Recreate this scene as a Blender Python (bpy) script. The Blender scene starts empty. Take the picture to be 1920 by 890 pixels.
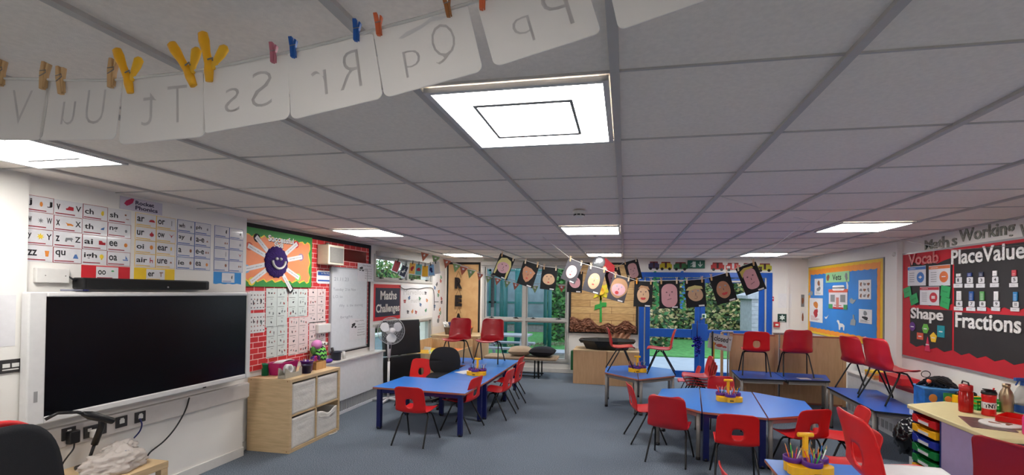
import bpy, bmesh, math, random
from mathutils import noise as mn
from mathutils import Matrix, Vector
R = math.radians
PI = math.pi
rnd = random.Random(7)
scn = bpy.context.scene
COL = scn.collection

# ------------------------------------------------------------------ camera
F_PX, CX, CY = 872.4, 1006.0, 537.9            # focal length and principal point in pixels of 1920x890
YAW, PITCH, ROLL = -.188, .010, .0135
HC = 1.725                                     # eye height
FW = Vector((math.sin(YAW)*math.cos(PITCH), math.cos(YAW)*math.cos(PITCH), math.sin(PITCH)))
_r = Vector((math.cos(YAW), -math.sin(YAW), 0)); _u = _r.cross(FW)
RT = math.cos(ROLL)*_r + math.sin(ROLL)*_u
UP = -math.sin(ROLL)*_r + math.cos(ROLL)*_u
CAMP = Vector((0, 0, HC))
cam = bpy.data.cameras.new('camera'); camo = bpy.data.objects.new('camera', cam); COL.objects.link(camo)
cam.sensor_fit = 'HORIZONTAL'; cam.sensor_width = 36; cam.lens = F_PX/1920*36
cam.shift_x = (960-CX)/1920; cam.shift_y = (CY-445)/1920
cam.clip_start = .05; cam.clip_end = 200
mc = Matrix((RT, UP, -FW)).transposed().to_4x4(); mc.translation = CAMP
camo.matrix_world = mc
scn.camera = camo

# ------------------------------------------------------------------ light, exposure
scn.view_settings.view_transform = 'Standard'
scn.view_settings.look = 'None'
scn.view_settings.gamma = 1
scn.view_settings.use_curve_mapping = False
scn.view_settings.exposure = 1.80
PANEL_W = 7.0                                  # emission of the ceiling panels
SKY_W = 1.0
world = bpy.data.worlds.new('sky'); scn.world = world; world.use_nodes = True
wn = world.node_tree.nodes; wl = world.node_tree.links
bg = wn['Background']; bg.inputs['Strength'].default_value = SKY_W
tcw = wn.new('ShaderNodeTexCoord'); sepw = wn.new('ShaderNodeSeparateXYZ'); rw = wn.new('ShaderNodeValToRGB')
wl.new(tcw.outputs['Generated'], sepw.inputs[0]); wl.new(sepw.outputs['Z'], rw.inputs[0]); wl.new(rw.outputs[0], bg.inputs['Color'])
rw.color_ramp.elements[0].color = (.72, .78, .86, 1); rw.color_ramp.elements[1].color = (.62, .72, .90, 1)
scn.cycles.use_denoising = True
scn.cycles.max_bounces = 10; scn.cycles.diffuse_bounces = 5; scn.cycles.transparent_max_bounces = 12

# ------------------------------------------------------------------ pixel to point on a known plane
def ray(x, y): return FW + RT*((x-CX)/F_PX) - UP*((y-CY)/F_PX)
def onx(x, y, X): d = ray(x, y); return CAMP + d*(X/d.x)
def ony(x, y, Y): d = ray(x, y); return CAMP + d*(Y/d.y)
def onz(x, y, Z): d = ray(x, y); return CAMP + d*((Z-HC)/d.z)
def at(x, y, dist): return CAMP + ray(x, y)*dist

# ------------------------------------------------------------------ materials
def lin(c):
    return tuple(((v/255)/12.92 if v/255 <= .04045 else ((v/255+.055)/1.055)**2.4) for v in c)
MATS = {}
def mat(name, rgb, rough=.6, metal=0, spec=.5, var=0, scale=20, bump=0, bscale=120, emit=0, alpha=1, trans=0, coat=0):
    """principled material with a little procedural colour variation and bump; rgb in sRGB 0-255"""
    if name in MATS: return MATS[name]
    m = bpy.data.materials.new(name); m.use_nodes = True; nt = m.node_tree; n = nt.nodes; b = n['Principled BSDF']
    c = lin(rgb)
    b.inputs['Base Color'].default_value = (*c, 1); b.inputs['Roughness'].default_value = rough
    b.inputs['Metallic'].default_value = metal; b.inputs['Specular IOR Level'].default_value = spec
    b.inputs['Coat Weight'].default_value = coat
    if trans: b.inputs['Transmission Weight'].default_value = trans
    if alpha < 1: b.inputs['Alpha'].default_value = alpha
    tc = n.new('ShaderNodeTexCoord')
    nz = n.new('ShaderNodeTexNoise'); nz.inputs['Scale'].default_value = scale; nz.inputs['Detail'].default_value = 3
    nt.links.new(tc.outputs['Object'], nz.inputs['Vector'])
    rp = n.new('ShaderNodeValToRGB'); v = var or .03
    rp.color_ramp.elements[0].position = .3; rp.color_ramp.elements[1].position = .7
    rp.color_ramp.elements[0].color = (*[x*(1-v) for x in c], 1); rp.color_ramp.elements[1].color = (*[min(1, x*(1+v)) for x in c], 1)
    nt.links.new(nz.outputs['Fac'], rp.inputs[0]); nt.links.new(rp.outputs[0], b.inputs['Base Color'])
    if bump:
        nb = n.new('ShaderNodeTexNoise'); nb.inputs['Scale'].default_value = bscale; nt.links.new(tc.outputs['Object'], nb.inputs['Vector'])
        bp = n.new('ShaderNodeBump'); bp.inputs['Strength'].default_value = bump; bp.inputs['Distance'].default_value = .01
        nt.links.new(nb.outputs['Fac'], bp.inputs['Height']); nt.links.new(bp.outputs['Normal'], b.inputs['Normal'])
    if emit:
        b.inputs['Emission Color'].default_value = (*c, 1); b.inputs['Emission Strength'].default_value = emit
    MATS[name] = m
    return m
def wood(name, a, b_, scale=(1, 1, 12), rough=.45):
    if name in MATS: return MATS[name]
    m = bpy.data.materials.new(name); m.use_nodes = True; nt = m.node_tree; n = nt.nodes; b = n['Principled BSDF']
    tc = n.new('ShaderNodeTexCoord'); mp = n.new('ShaderNodeMapping'); mp.inputs['Scale'].default_value = scale
    nz = n.new('ShaderNodeTexNoise'); nz.inputs['Scale'].default_value = 5; nz.inputs['Detail'].default_value = 6; nz.inputs['Distortion'].default_value = .6
    rp = n.new('ShaderNodeValToRGB'); rp.color_ramp.elements[0].color = (*lin(a), 1); rp.color_ramp.elements[1].color = (*lin(b_), 1)
    rp.color_ramp.elements[0].position = .35; rp.color_ramp.elements[1].position = .65
    L = nt.links.new
    L(tc.outputs['Object'], mp.inputs[0]); L(mp.outputs[0], nz.inputs['Vector']); L(nz.outputs['Fac'], rp.inputs[0]); L(rp.outputs[0], b.inputs['Base Color'])
    b.inputs['Roughness'].default_value = rough
    MATS[name] = m; return m
def carpet():
    m = bpy.data.materials.new('blue_grey_carpet'); m.use_nodes = True; nt = m.node_tree; n = nt.nodes; b = n['Principled BSDF']; L = nt.links.new
    tc = n.new('ShaderNodeTexCoord')
    n1 = n.new('ShaderNodeTexNoise'); n1.inputs['Scale'].default_value = 130; n1.inputs['Detail'].default_value = 3
    n2 = n.new('ShaderNodeTexNoise'); n2.inputs['Scale'].default_value = 1.2; n2.inputs['Detail'].default_value = 3
    r1 = n.new('ShaderNodeValToRGB'); e = r1.color_ramp.elements
    e[0].position = .36; e[0].color = (*lin((70, 82, 96)), 1); e[1].position = .66; e[1].color = (*lin((140, 150, 162)), 1)
    r2 = n.new('ShaderNodeValToRGB'); r2.color_ramp.elements[0].color = (.82, .82, .82, 1); r2.color_ramp.elements[1].color = (1.1, 1.1, 1.1, 1)
    mx = n.new('ShaderNodeMix'); mx.data_type = 'RGBA'; mx.blend_type = 'MULTIPLY'; mx.inputs[0].default_value = 1
    L(tc.outputs['Object'], n1.inputs['Vector']); L(tc.outputs['Object'], n2.inputs['Vector'])
    L(n1.outputs['Fac'], r1.inputs[0]); L(n2.outputs['Fac'], r2.inputs[0]); L(r1.outputs[0], mx.inputs[6]); L(r2.outputs[0], mx.inputs[7]); L(mx.outputs[2], b.inputs['Base Color'])
    bp = n.new('ShaderNodeBump'); bp.inputs['Strength'].default_value = .6; bp.inputs['Distance'].default_value = .006
    L(n1.outputs['Fac'], bp.inputs['Height']); L(bp.outputs['Normal'], b.inputs['Normal'])
    b.inputs['Roughness'].default_value = .95; b.inputs['Specular IOR Level'].default_value = .1
    return m
def brick_paper():
    m = bpy.data.materials.new('red_brick_paper'); m.use_nodes = True; nt = m.node_tree; n = nt.nodes; b = n['Principled BSDF']; L = nt.links.new
    tc = n.new('ShaderNodeTexCoord'); br = n.new('ShaderNodeTexBrick')
    L(tc.outputs['Object'], br.inputs['Vector'])
    br.inputs['Scale'].default_value = 1; br.inputs['Brick Width'].default_value = .148; br.inputs['Row Height'].default_value = .062
    br.inputs['Mortar Size'].default_value = .0045; br.inputs['Mortar Smooth'].default_value = .2
    br.inputs['Color1'].default_value = (*lin((205, 45, 48)), 1); br.inputs['Color2'].default_value = (*lin((186, 36, 42)), 1); br.inputs['Mortar'].default_value = (*lin((238, 190, 185)), 1)
    L(br.outputs['Color'], b.inputs['Base Color']); b.inputs['Roughness'].default_value = .55
    return m
def glass_mat(name='pane_glass', tint=(.93, .97, .96), refl=.07, rough=.0):
    m = bpy.data.materials.new(name); m.use_nodes = True; nt = m.node_tree; n = nt.nodes; L = nt.links.new
    n.remove(n['Principled BSDF'])
    t = n.new('ShaderNodeBsdfTransparent'); t.inputs[0].default_value = (*tint, 1)
    g = n.new('ShaderNodeBsdfGlossy'); g.inputs['Roughness'].default_value = rough
    fr = n.new('ShaderNodeFresnel'); fr.inputs[0].default_value = 1.35
    ge = n.new('ShaderNodeNewGeometry'); sb = n.new('ShaderNodeMath'); sb.operation = 'SUBTRACT'; sb.inputs[0].default_value = 1
    ml = n.new('ShaderNodeMath'); ml.operation = 'MULTIPLY'; L(ge.outputs['Backfacing'], sb.inputs[1]); L(sb.outputs[0], ml.inputs[0]); L(fr.outputs[0], ml.inputs[1])
    mx = n.new('ShaderNodeMixShader'); L(ml.outputs[0], mx.inputs[0]); L(t.outputs[0], mx.inputs[1]); L(g.outputs[0], mx.inputs[2]); L(mx.outputs[0], n['Material Output'].inputs[0])
    return m
def clear_plastic(name, rgb, mixf=.45):
    m = bpy.data.materials.new(name); m.use_nodes = True; nt = m.node_tree; n = nt.nodes; L = nt.links.new; b = n['Principled BSDF']
    b.inputs['Base Color'].default_value = (*lin(rgb), 1); b.inputs['Roughness'].default_value = .15
    t = n.new('ShaderNodeBsdfTransparent'); c = lin(rgb); t.inputs[0].default_value = (*[min(1, x*1.2+.1) for x in c], 1)
    mx = n.new('ShaderNodeMixShader'); mx.inputs[0].default_value = mixf; L(t.outputs[0], mx.inputs[1]); L(b.outputs[0], mx.inputs[2]); L(mx.outputs[0], n['Material Output'].inputs[0])
    return m
def paper_translucent(name, rgb, f):
    m = bpy.data.materials.new(name); m.use_nodes = True; nt = m.node_tree; n = nt.nodes; L = nt.links.new; b = n['Principled BSDF']
    b.inputs['Base Color'].default_value = (*lin(rgb), 1); b.inputs['Roughness'].default_value = .35
    tc = n.new('ShaderNodeTexCoord'); nz = n.new('ShaderNodeTexNoise'); nz.inputs['Scale'].default_value = 8; L(tc.outputs['Object'], nz.inputs['Vector'])
    bp = n.new('ShaderNodeBump'); bp.inputs['Strength'].default_value = .1; bp.inputs['Distance'].default_value = .01; L(nz.outputs['Fac'], bp.inputs['Height']); L(bp.outputs[0], b.inputs['Normal'])
    t = n.new('ShaderNodeBsdfTranslucent'); t.inputs[0].default_value = (*lin(rgb), 1)
    mx = n.new('ShaderNodeMixShader'); mx.inputs[0].default_value = f; L(b.outputs[0], mx.inputs[1]); L(t.outputs[0], mx.inputs[2]); L(mx.outputs[0], n['Material Output'].inputs[0])
    return m
def emis(name, rgb, s):
    m = bpy.data.materials.new(name); m.use_nodes = True; n = m.node_tree.nodes; b = n['Principled BSDF']
    b.inputs['Base Color'].default_value = (*rgb, 1); b.inputs['Emission Color'].default_value = (*rgb, 1); b.inputs['Emission Strength'].default_value = s
    return m

WHITE = mat('white_paint', (230, 227, 222), .55, var=.02, scale=3)
CEIL = mat('ceiling_tile', (240, 231, 221), .9, var=.04, scale=60, bump=.15, bscale=300)
BAR = mat('ceiling_bar', (186, 182, 178), .5)
SKIRT = mat('white_gloss', (216, 214, 210), .35)
CARPET = carpet(); BRICK = brick_paper(); GLASS = glass_mat()
FRAMEG = mat('grey_window_frame', (178, 176, 172), .45)
BLUEF = mat('blue_door_paint', (10, 82, 176), .38)
BLACK = mat('black_paper', (26, 26, 29), .8)
PAPER = mat('white_paper', (226, 225, 226), .6)
LAM = mat('laminated_white', (220, 219, 222), .18, coat=.3)
BLKP = mat('black_plastic', (20, 20, 22), .4)
BLKM = mat('black_metal', (22, 22, 24), .35, metal=.3)
INK = mat('black_ink', (24, 22, 28), .6)
RED = mat('red_paper', (206, 34, 46), .6)
REDP = mat('red_plastic', (208, 26, 28), .36, spec=.45, bump=.03, bscale=400)
DREDP = mat('dark_red_plastic', (184, 24, 38), .3, spec=.6, bump=.03, bscale=400)
BLUET = mat('blue_laminate', (34, 118, 214), .34, spec=.5, var=.02)
DBLUET = mat('dark_blue_laminate', (20, 84, 180), .34, spec=.35, var=.02)
NAVY = mat('navy_metal', (16, 26, 92), .4, metal=.1)
GREYM = mat('grey_metal', (142, 138, 134), .4, metal=.15)
BEECH = wood('beech', (198, 170, 130), (214, 186, 146), (1, 1, 9))
BEECHH = wood('beech_panel', (200, 160, 118), (210, 170, 128), (6, 6, .8))
EDGE = mat('beech_edge', (168, 104, 82), .5)
YEL = mat('yellow_plastic', (250, 186, 20), .35); PUR = mat('purple_plastic', (92, 38, 130), .35)
GREEN = mat('green_paper', (40, 150, 62), .6); YP = mat('yellow_paper', (240, 200, 40), .6)
CANVAS = mat('canvas', (220, 216, 210), .85, var=.05, scale=40, bump=.2, bscale=60)

# ------------------------------------------------------------------ mesh builder
class MB:
    def __init__(s): s.v = []; s.f = []; s.m = []; s.s = []; s.mx = None
    def add(s, vs, fs, mi=0, sm=False, M=None):
        M = M if M is not None else s.mx
        o = len(s.v)
        for p in vs:
            p = Vector(p); s.v.append(M @ p if M is not None else p)
        for f in fs: s.f.append([i+o for i in f]); s.m.append(mi); s.s.append(sm)
        return s
    def box(s, x0, x1, y0, y1, z0, z1, mi=0, M=None):
        vs = [(x, y, z) for x in (x0, x1) for y in (y0, y1) for z in (z0, z1)]
        return s.add(vs, [(0, 1, 3, 2), (4, 6, 7, 5), (0, 4, 5, 1), (2, 3, 7, 6), (0, 2, 6, 4), (1, 5, 7, 3)], mi, False, M)
    def prism(s, pts, z0, z1, mi=0, side=None, M=None, sm=False):
        n = len(pts); vs = [(p[0], p[1], z0) for p in pts]+[(p[0], p[1], z1) for p in pts]
        a = sum(pts[i][0]*pts[(i+1) % n][1]-pts[(i+1) % n][0]*pts[i][1] for i in range(n))
        idx = list(range(n)) if a > 0 else list(range(n))[::-1]
        s.add(vs, [[i for i in idx[::-1]], [i+n for i in idx]], mi, False, M)
        k = len(s.v)-2*n
        for q in range(n):
            i, j = idx[q], idx[(q+1) % n]
            s.f.append([k+i, k+j, k+j+n, k+i+n]); s.m.append(mi if side is None else side); s.s.append(sm)
        return s
    def tube(s, path, r, n=8, mi=0, closed=False, M=None):
        P = [Vector(p) for p in path]; N = len(P); vs = []; fs = []
        rr = r if isinstance(r, (list, tuple)) else [r]*N
        prev = None
        for i, p in enumerate(P):
            a = P[(i-1) % N] if (i > 0 or closed) else p; b = P[(i+1) % N] if (i < N-1 or closed) else p
            t = (b-a).normalized() if (b-a).length > 1e-9 else Vector((0, 0, 1))
            if prev is None: x = t.orthogonal().normalized()
            else:
                x = prev - t*prev.dot(t); x = x.normalized() if x.length > 1e-6 else t.orthogonal().normalized()
            prev = x; y = t.cross(x)
            for k in range(n): an = 2*PI*k/n; vs.append(p+(x*math.cos(an)+y*math.sin(an))*rr[i])
        for i in range(N if closed else N-1):
            for k in range(n): a = i*n+k; b = i*n+(k+1) % n; c = ((i+1) % N)*n+(k+1) % n; d = ((i+1) % N)*n+k; fs.append((a, b, c, d))
        s.add(vs, fs, mi, True, M)
        if not closed: 
            o = len(s.v)-len(vs); s.f.append([o+k for k in range(n)][::-1]); s.m.append(mi); s.s.append(False)
            s.f.append([o+(N-1)*n+k for k in range(n)]); s.m.append(mi); s.s.append(False)
        return s
    def lathe(s, prof, n=20, mi=0, M=None, c=(0, 0)):
        vs = []; fs = []
        for (r, z) in prof:
            for k in range(n): an = 2*PI*k/n; vs.append((c[0]+max(r, 1e-4)*math.cos(an), c[1]+max(r, 1e-4)*math.sin(an), z))
        for i in range(len(prof)-1):
            for k in range(n): fs.append((i*n+k, i*n+(k+1) % n, (i+1)*n+(k+1) % n, (i+1)*n+k))
        return s.add(vs, fs, mi, True, M)
    def ball(s, c, rx, ry=None, rz=None, mi=0, nu=14, nv=9, M=None):
        ry = ry or rx; rz = rz or rx; vs = []; fs = []
        for j in range(nv+1):
            th = PI*j/nv
            for i in range(nu): ph = 2*PI*i/nu; vs.append((c[0]+rx*max(math.sin(th), 1e-3)*math.cos(ph), c[1]+ry*max(math.sin(th), 1e-3)*math.sin(ph), c[2]-rz*math.cos(th)))
        for j in range(nv):
            for i in range(nu): fs.append((j*nu+i, j*nu+(i+1) % nu, (j+1)*nu+(i+1) % nu, (j+1)*nu+i))
        return s.add(vs, fs, mi, True, M)
    def grid(s, fn, nu, nv, mi=0, sm=True, M=None):
        vs = [fn(i/nu, j/nv) for j in range(nv+1) for i in range(nu+1)]
        return s.add(vs, [(j*(nu+1)+i, j*(nu+1)+i+1, (j+1)*(nu+1)+i+1, (j+1)*(nu+1)+i) for j in range(nv) for i in range(nu)], mi, sm, M)
    def mesh(s, name, mats):
        me = bpy.data.meshes.new(name); me.from_pydata([tuple(v) for v in s.v], [], s.f)
        me.polygons.foreach_set('material_index', s.m); me.polygons.foreach_set('use_smooth', s.s)
        for m in (mats if isinstance(mats, (list, tuple)) else [mats]): me.materials.append(m)
        me.update(); return me
    def build(s, name, mats, parent=None, M=None, bevel=0, seg=2, sub=0, solid=0):
        o = bpy.data.objects.new(name, s.mesh(name, mats)); COL.objects.link(o)
        if parent is not None: o.parent = parent
        if M is not None: o.matrix_world = M if parent is None else o.matrix_world; 
        if M is not None and parent is not None: o.matrix_basis = M
        if solid:
            q = o.modifiers.new('solid', 'SOLIDIFY'); q.thickness = solid; q.offset = 0
        if bevel:
            q = o.modifiers.new('bevel', 'BEVEL'); q.width = bevel; q.segments = seg; q.limit_method = 'ANGLE'; q.angle_limit = R(40); q.harden_normals = False
        if sub:
            q = o.modifiers.new('sub', 'SUBSURF'); q.levels = sub; q.render_levels = sub
        return o
def tag(o, label, cat, group=None):
    o['label'] = label; o['category'] = cat
    if group: o['group'] = group
    return o
def struct(o): o['kind'] = 'structure'; return o
def thing(name, label, cat, loc=(0, 0, 0), rz=0, group=None, M=None):
    o = bpy.data.objects.new(name, None); COL.objects.link(o); o.empty_display_size = .05
    o.matrix_world = M if M is not None else Matrix.Translation(loc) @ Matrix.Rotation(rz, 4, 'Z')
    return tag(o, label, cat, group)
def dup(root, M=None, label=None, group=None):
    r = root.copy(); COL.objects.link(r)
    if M is not None: r.matrix_world = M
    if label: r['label'] = label
    if group: r['group'] = group
    for ch in list(root.children):
        c = ch.copy(); COL.objects.link(c); c.parent = r
        for g in list(ch.children):
            d = g.copy(); COL.objects.link(d); d.parent = c
    return r
def TR(x, y, z, rz=0, s=1): return Matrix.Translation((x, y, z)) @ Matrix.Rotation(rz, 4, 'Z') @ Matrix.Scale(s, 4)

# frames on the walls: local x to the right, y up, z out of the wall
WX_TV, WX, WXR, WYB = -3.85, -3.97, 3.5, 9.9
def frameL(a, b, X=WX, off=0): return Matrix(((0, 0, 1, X+off), (1, 0, 0, a), (0, 1, 0, b), (0, 0, 0, 1)))
def frameB(a, b, Y=WYB, off=0): return Matrix(((1, 0, 0, a), (0, 0, -1, Y-off), (0, 1, 0, b), (0, 0, 0, 1)))
def frameR(a, b, X=WXR, off=0): return Matrix(((0, 0, -1, X-off), (-1, 0, 0, a), (0, 1, 0, b), (0, 0, 0, 1)))
def L2(x, y, X=WX): p = onx(x, y, X); return p.y, p.z
def B2(x, y, Y=WYB): p = ony(x, y, Y); return p.x, p.z
def R2(x, y, X=WXR): p = onx(x, y, X); return p.y, p.z

# text as mesh
_tc = {}
def glyphs(txt, bold=0):
    k = (txt, bold)
    if k in _tc: return _tc[k]
    cu = bpy.data.curves.new('t', 'FONT'); cu.body = txt; cu.size = 1; cu.resolution_u = 3; cu.offset = bold
    o = bpy.data.objects.new('t', cu); COL.objects.link(o)
    dg = bpy.context.evaluated_depsgraph_get(); me = bpy.data.meshes.new_from_object(o.evaluated_get(dg))
    vs = [v.co.copy() for v in me.vertices]; fs = [list(p.vertices) for p in me.polygons]
    bpy.data.objects.remove(o); bpy.data.curves.remove(cu); bpy.data.meshes.remove(me)
    if not vs: vs = [Vector((0, 0, 0))]; fs = []
    x0 = min(v.x for v in vs); x1 = max(v.x for v in vs); y0 = min(v.y for v in vs); y1 = max(v.y for v in vs)
    _tc[k] = (vs, fs, x0, x1, y0, y1); return _tc[k]
def put_text(mb, txt, x, y, w, h, z=.001, mi=0, bold=0, depth=0, mirror=False, M=None, rot=0):
    """fits the text into the box (x, y, w, h); y is its lower edge"""
    vs, fs, x0, x1, y0, y1 = glyphs(txt, bold)
    sx = w/max(x1-x0, 1e-6); sy = h/max(y1-y0, 1e-6)
    q = []
    for v in vs:
        px = (v.x-x0)*sx; py = (v.y-y0)*sy
        if mirror: px = w-px
        if rot:
            cx_, cy_ = w/2, h/2; c, s = math.cos(rot), math.sin(rot); px, py = cx_+(px-cx_)*c-(py-cy_)*s, cy_+(px-cx_)*s+(py-cy_)*c
        q.append((x+px, y+py, z))
    n = len(q)
    if depth:
        mb.add([(a, b, c+depth) for a, b, c in q], fs, mi, False, M)
        from collections import Counter
        ed = Counter(); 
        for f in fs:
            for i in range(len(f)): ed[(f[i], f[(i+1) % len(f)])] += 1
        side = [e for e in ed if (e[1], e[0]) not in ed]
        mb.add(q+[(a, b, c+depth) for a, b, c in q], [(a, b, b+n, a+n) for a, b in side], mi, False, M)
    else: mb.add(q, [f[::-1] for f in fs] if mirror else fs, mi, False, M)
def text_part(name, txt, parent, x, y, w, h, m, z=.001, bold=0, depth=0, rot=0):
    mb = MB(); put_text(mb, txt, x, y, w, h, z, 0, bold, depth, rot=rot); return mb.build(name, m, parent)
def ell(cx, cy, rx, ry, n=20, wob=0, seed=0, a0=0, a1=2*PI):
    g = random.Random(seed); ph = [g.uniform(0, 6.28) for _ in range(4)]
    full = abs(a1-a0-2*PI) < 1e-6
    return [(cx+rx*math.cos(t)*(1+wob*(math.sin(2*t+ph[0])+.6*math.sin(3*t+ph[1])+.4*math.sin(5*t+ph[2]))),
             cy+ry*math.sin(t)*(1+wob*(math.sin(2*t+ph[0])+.6*math.sin(3*t+ph[1])+.4*math.sin(5*t+ph[2])))) for t in [a0+(a1-a0)*i/(n if full else n-1) for i in range(n)]]
def rrect(x0, y0, x1, y1, r, n=4):
    p = []
    for cx_, cy_, s in ((x1-r, y0+r, -PI/2), (x1-r, y1-r, 0), (x0+r, y1-r, PI/2), (x0+r, y0+r, PI)):
        for i in range(n+1): t = s+PI/2*i/n; p.append((cx_+r*math.cos(t), cy_+r*math.sin(t)))
    return p
def rect(x0, y0, x1, y1): return [(x0, y0), (x1, y0), (x1, y1), (x0, y1)]
def star(cx, cy, r0, r1, n, a=PI/2): return [(cx+(r0 if i % 2 == 0 else r1)*math.cos(a+PI*i/n), cy+(r0 if i % 2 == 0 else r1)*math.sin(a+PI*i/n)) for i in range(2*n)]

# ================================================================== THE ROOM
CH = 2.4345
GX, GY, TS = -.041, 1.518, .69
Y0, Y1 = -3.2, WYB
mb = MB().box(-4.2, 3.7, Y0-.2, Y1, -.1, 0); struct(mb.build('floor', CARPET))
mb = MB().box(-4.2, 3.7, Y0-.2, Y1+.2, CH+.01, CH+.08)
struct(mb.build('ceiling', CEIL))
# runners and cross bars of the suspended ceiling
mb = MB()
for i in range(-6, 6):
    x = GX+TS*i
    if -3.97 < x < 3.5: mb.box(x-.015, x+.015, Y0, Y1, CH-.004, CH+.012)
for j in range(-7, 13):
    y = GY+TS*j
    if Y0 < y < Y1: mb.box(WX, WXR, y-.0045, y+.0045, CH+.004, CH+.012)
struct(mb.build('trim_1', BAR))
LIGHTCELLS = [(-1, 0), (-5, 0), (-1, 5), (-5, 5), (3, 5), (-1, 10), (-5, 10), (3, 10), (3, 0), (-1, -5), (-5, -5), (3, -5)]
# walls
win_a = (6.85, 9.15, 1.86, 2.30); win_b = (6.85, 9.15, .50, 1.16)
mb = MB()
mb.box(WX-.25, WX_TV, Y0, 4.16, 0, CH+.02)                       # boxed out wall behind the screen
mb.box(WX-.25, WX, 4.16, 6.85, 0, CH+.02)
mb.box(WX-.25, WX, 9.15, Y1+.25, 0, CH+.02)
mb.box(WX-.25, WX, 6.85, 9.15, 0, .50); mb.box(WX-.25, WX, 6.85, 9.15, 1.16, 1.86); mb.box(WX-.25, WX, 6.85, 9.15, 2.30, CH+.02)
mb.box(WX_TV, WX_TV+.05, Y0, 2.34, 0, CH+.02)                    # pilaster at the left edge
struct(mb.build('wall_left', WHITE))
BW = (-3.10, -1.17, .22, 2.31); BD = (.29, 2.85, 0, 2.16)
mb = MB()
mb.box(WX, BW[0], Y1, Y1+.25, 0, CH+.02); mb.box(BW[0], BW[1], Y1, Y1+.25, 0, BW[2]); mb.box(BW[0], BW[1], Y1, Y1+.25, BW[3], CH+.02)
mb.box(BW[1], BD[0], Y1, Y1+.25, 0, CH+.02); mb.box(BD[0], BD[1], Y1, Y1+.25, BD[3], CH+.02); mb.box(BD[1], WXR+.25, Y1, Y1+.25, 0, CH+.02)
mb.box(3.12, 3.16, Y1-.02, Y1, 0, CH)                            # flat conduit strip
struct(mb.build('wall_back', WHITE))
mb = MB().box(WXR, WXR+.25, Y0, Y1, 0, CH+.02)
mb.box(WXR-.07, WXR, 6.74, 7.02, 0, CH+.02)                      # shallow pier between the two boards
struct(mb.build('wall_right', WHITE, bevel=.004))
struct(MB().box(-4.2, 3.7, Y0-.2, Y0, 0, CH+.02).build('wall_front', WHITE))
# skirtings
struct(MB().box(WX_TV, WX_TV+.018, 2.34, 4.16, 0, .09).box(WX, WX+.018, 4.16, Y1, 0, .09).build('baseboard_left', SKIRT, bevel=.003))
struct(MB().box(WX, BD[0], Y1-.018, Y1, 0, .09).box(BD[1], WXR, Y1-.018, Y1, 0, .09).build('baseboard_back', SKIRT, bevel=.003))
struct(MB().box(WXR-.018, WXR, 2.0, 6.7, 0, .09).box(WXR-.018, WXR, 7.05, Y1, 0, .09).build('baseboard_right', SKIRT, bevel=.003))

# ceiling light panels
P_OUT = emis('panel_diffuser', (1, .965, .915), PANEL_W); P_IN = emis('panel_centre', (1, .975, .935), PANEL_W*1.15)
P_RING = mat('panel_ring', (150, 150, 150), .5); P_FR = mat('panel_frame', (205, 205, 205), .4)
where = {(-1, 0): 'largest, closest to the camera above the letter line', (-5, 0): 'at the left edge above the letter cards', (-1, 5): 'in the middle beside the smoke detector',
         (-5, 5): 'above the red brick paper wall', (3, 5): 'on the right before the maths lettering', (-1, 10): 'far row, over the daffodil board', (-5, 10): 'far row, over the left window corner',
         (3, 10): 'far row, at the right back corner', (3, 0): 'behind the right edge', (-1, -5): 'behind the camera in the middle', (-5, -5): 'behind the camera on the left', (3, -5): 'behind the camera on the right'}
def panel_light():
    t = thing('ceiling_light', 'x', 'ceiling light')
    h = TS/2-.02
    mb = MB()
    for a in (rect(-h, -h, h, -h+.02), rect(-h, h-.02, h, h), rect(-h, -h, -h+.02, h), rect(h-.02, -h, h, h)): mb.prism(a, -.012, .006)
    mb.build('frame', P_FR, t)
    g = h-.02
    mb = MB(); q = .19
    for a in (rect(-g, -g, g, -q), rect(-g, q, g, g), rect(-g, -q, -q, q), rect(q, -q, g, q)): mb.prism(a, -.010, -.002)
    mb.build('diffuser', P_OUT, t)
    mb = MB()
    for a in (rect(-q, -q, q, -q+.022), rect(-q, q-.022, q, q), rect(-q, -q+.022, -q+.012, q-.022), rect(q-.012, -q+.022, q, q-.022)): mb.prism(a, -.0115, -.002)
    mb.build('inner_ring', P_RING, t)
    MB().prism(rect(-q+.012, -q+.022, q-.012, q-.022), -.009, -.002).build('centre_panel', P_IN, t)
    return t
pl = panel_light()
for k, (i, j) in enumerate(LIGHTCELLS):
    M = TR(GX+TS*(i+.5), GY+TS*(j+.5), CH)
    lb = 'square white glowing ceiling panel light, ' + where[(i, j)]
    if k == 0: pl.matrix_world = M; pl['label'] = lb
    else: dup(pl, M, lb)
    for o in ([pl] if k == 0 else []): pass
for o in list(COL.objects):
    if o.name.startswith('ceiling_light'): o['group'] = 'ceiling panel lights'
# smoke detector
p = onz(1086, 399, CH-.02)
t = thing('smoke_detector', 'round white smoke detector on the ceiling before the middle panel light', 'smoke detector', (p.x, p.y, CH))
MB().lathe([(.001, 0), (.055, 0), (.055, -.022), (.045, -.03), (.043, -.045), (.03, -.055), (.001, -.057)][::-1], 24).build('housing', SKIRT, t)
mb = MB()
for k in range(8):
    a = 2*PI*k/8; mb.box(-.012, .012, .040, .047, -.044, -.033, M=Matrix.Rotation(a, 4, 'Z'))
mb.build('vent_slot', BLKP, t)
p = onz(1115, 442, CH)
tag(MB().lathe([(.001, -.018), (.012, -.016), (.016, 0), (.001, .0)], 14, M=TR(p.x, p.y, CH+.002)).build('ceiling_sensor', SKIRT), 'tiny white ceiling sensor just behind the middle panel light', 'sensor')

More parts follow.
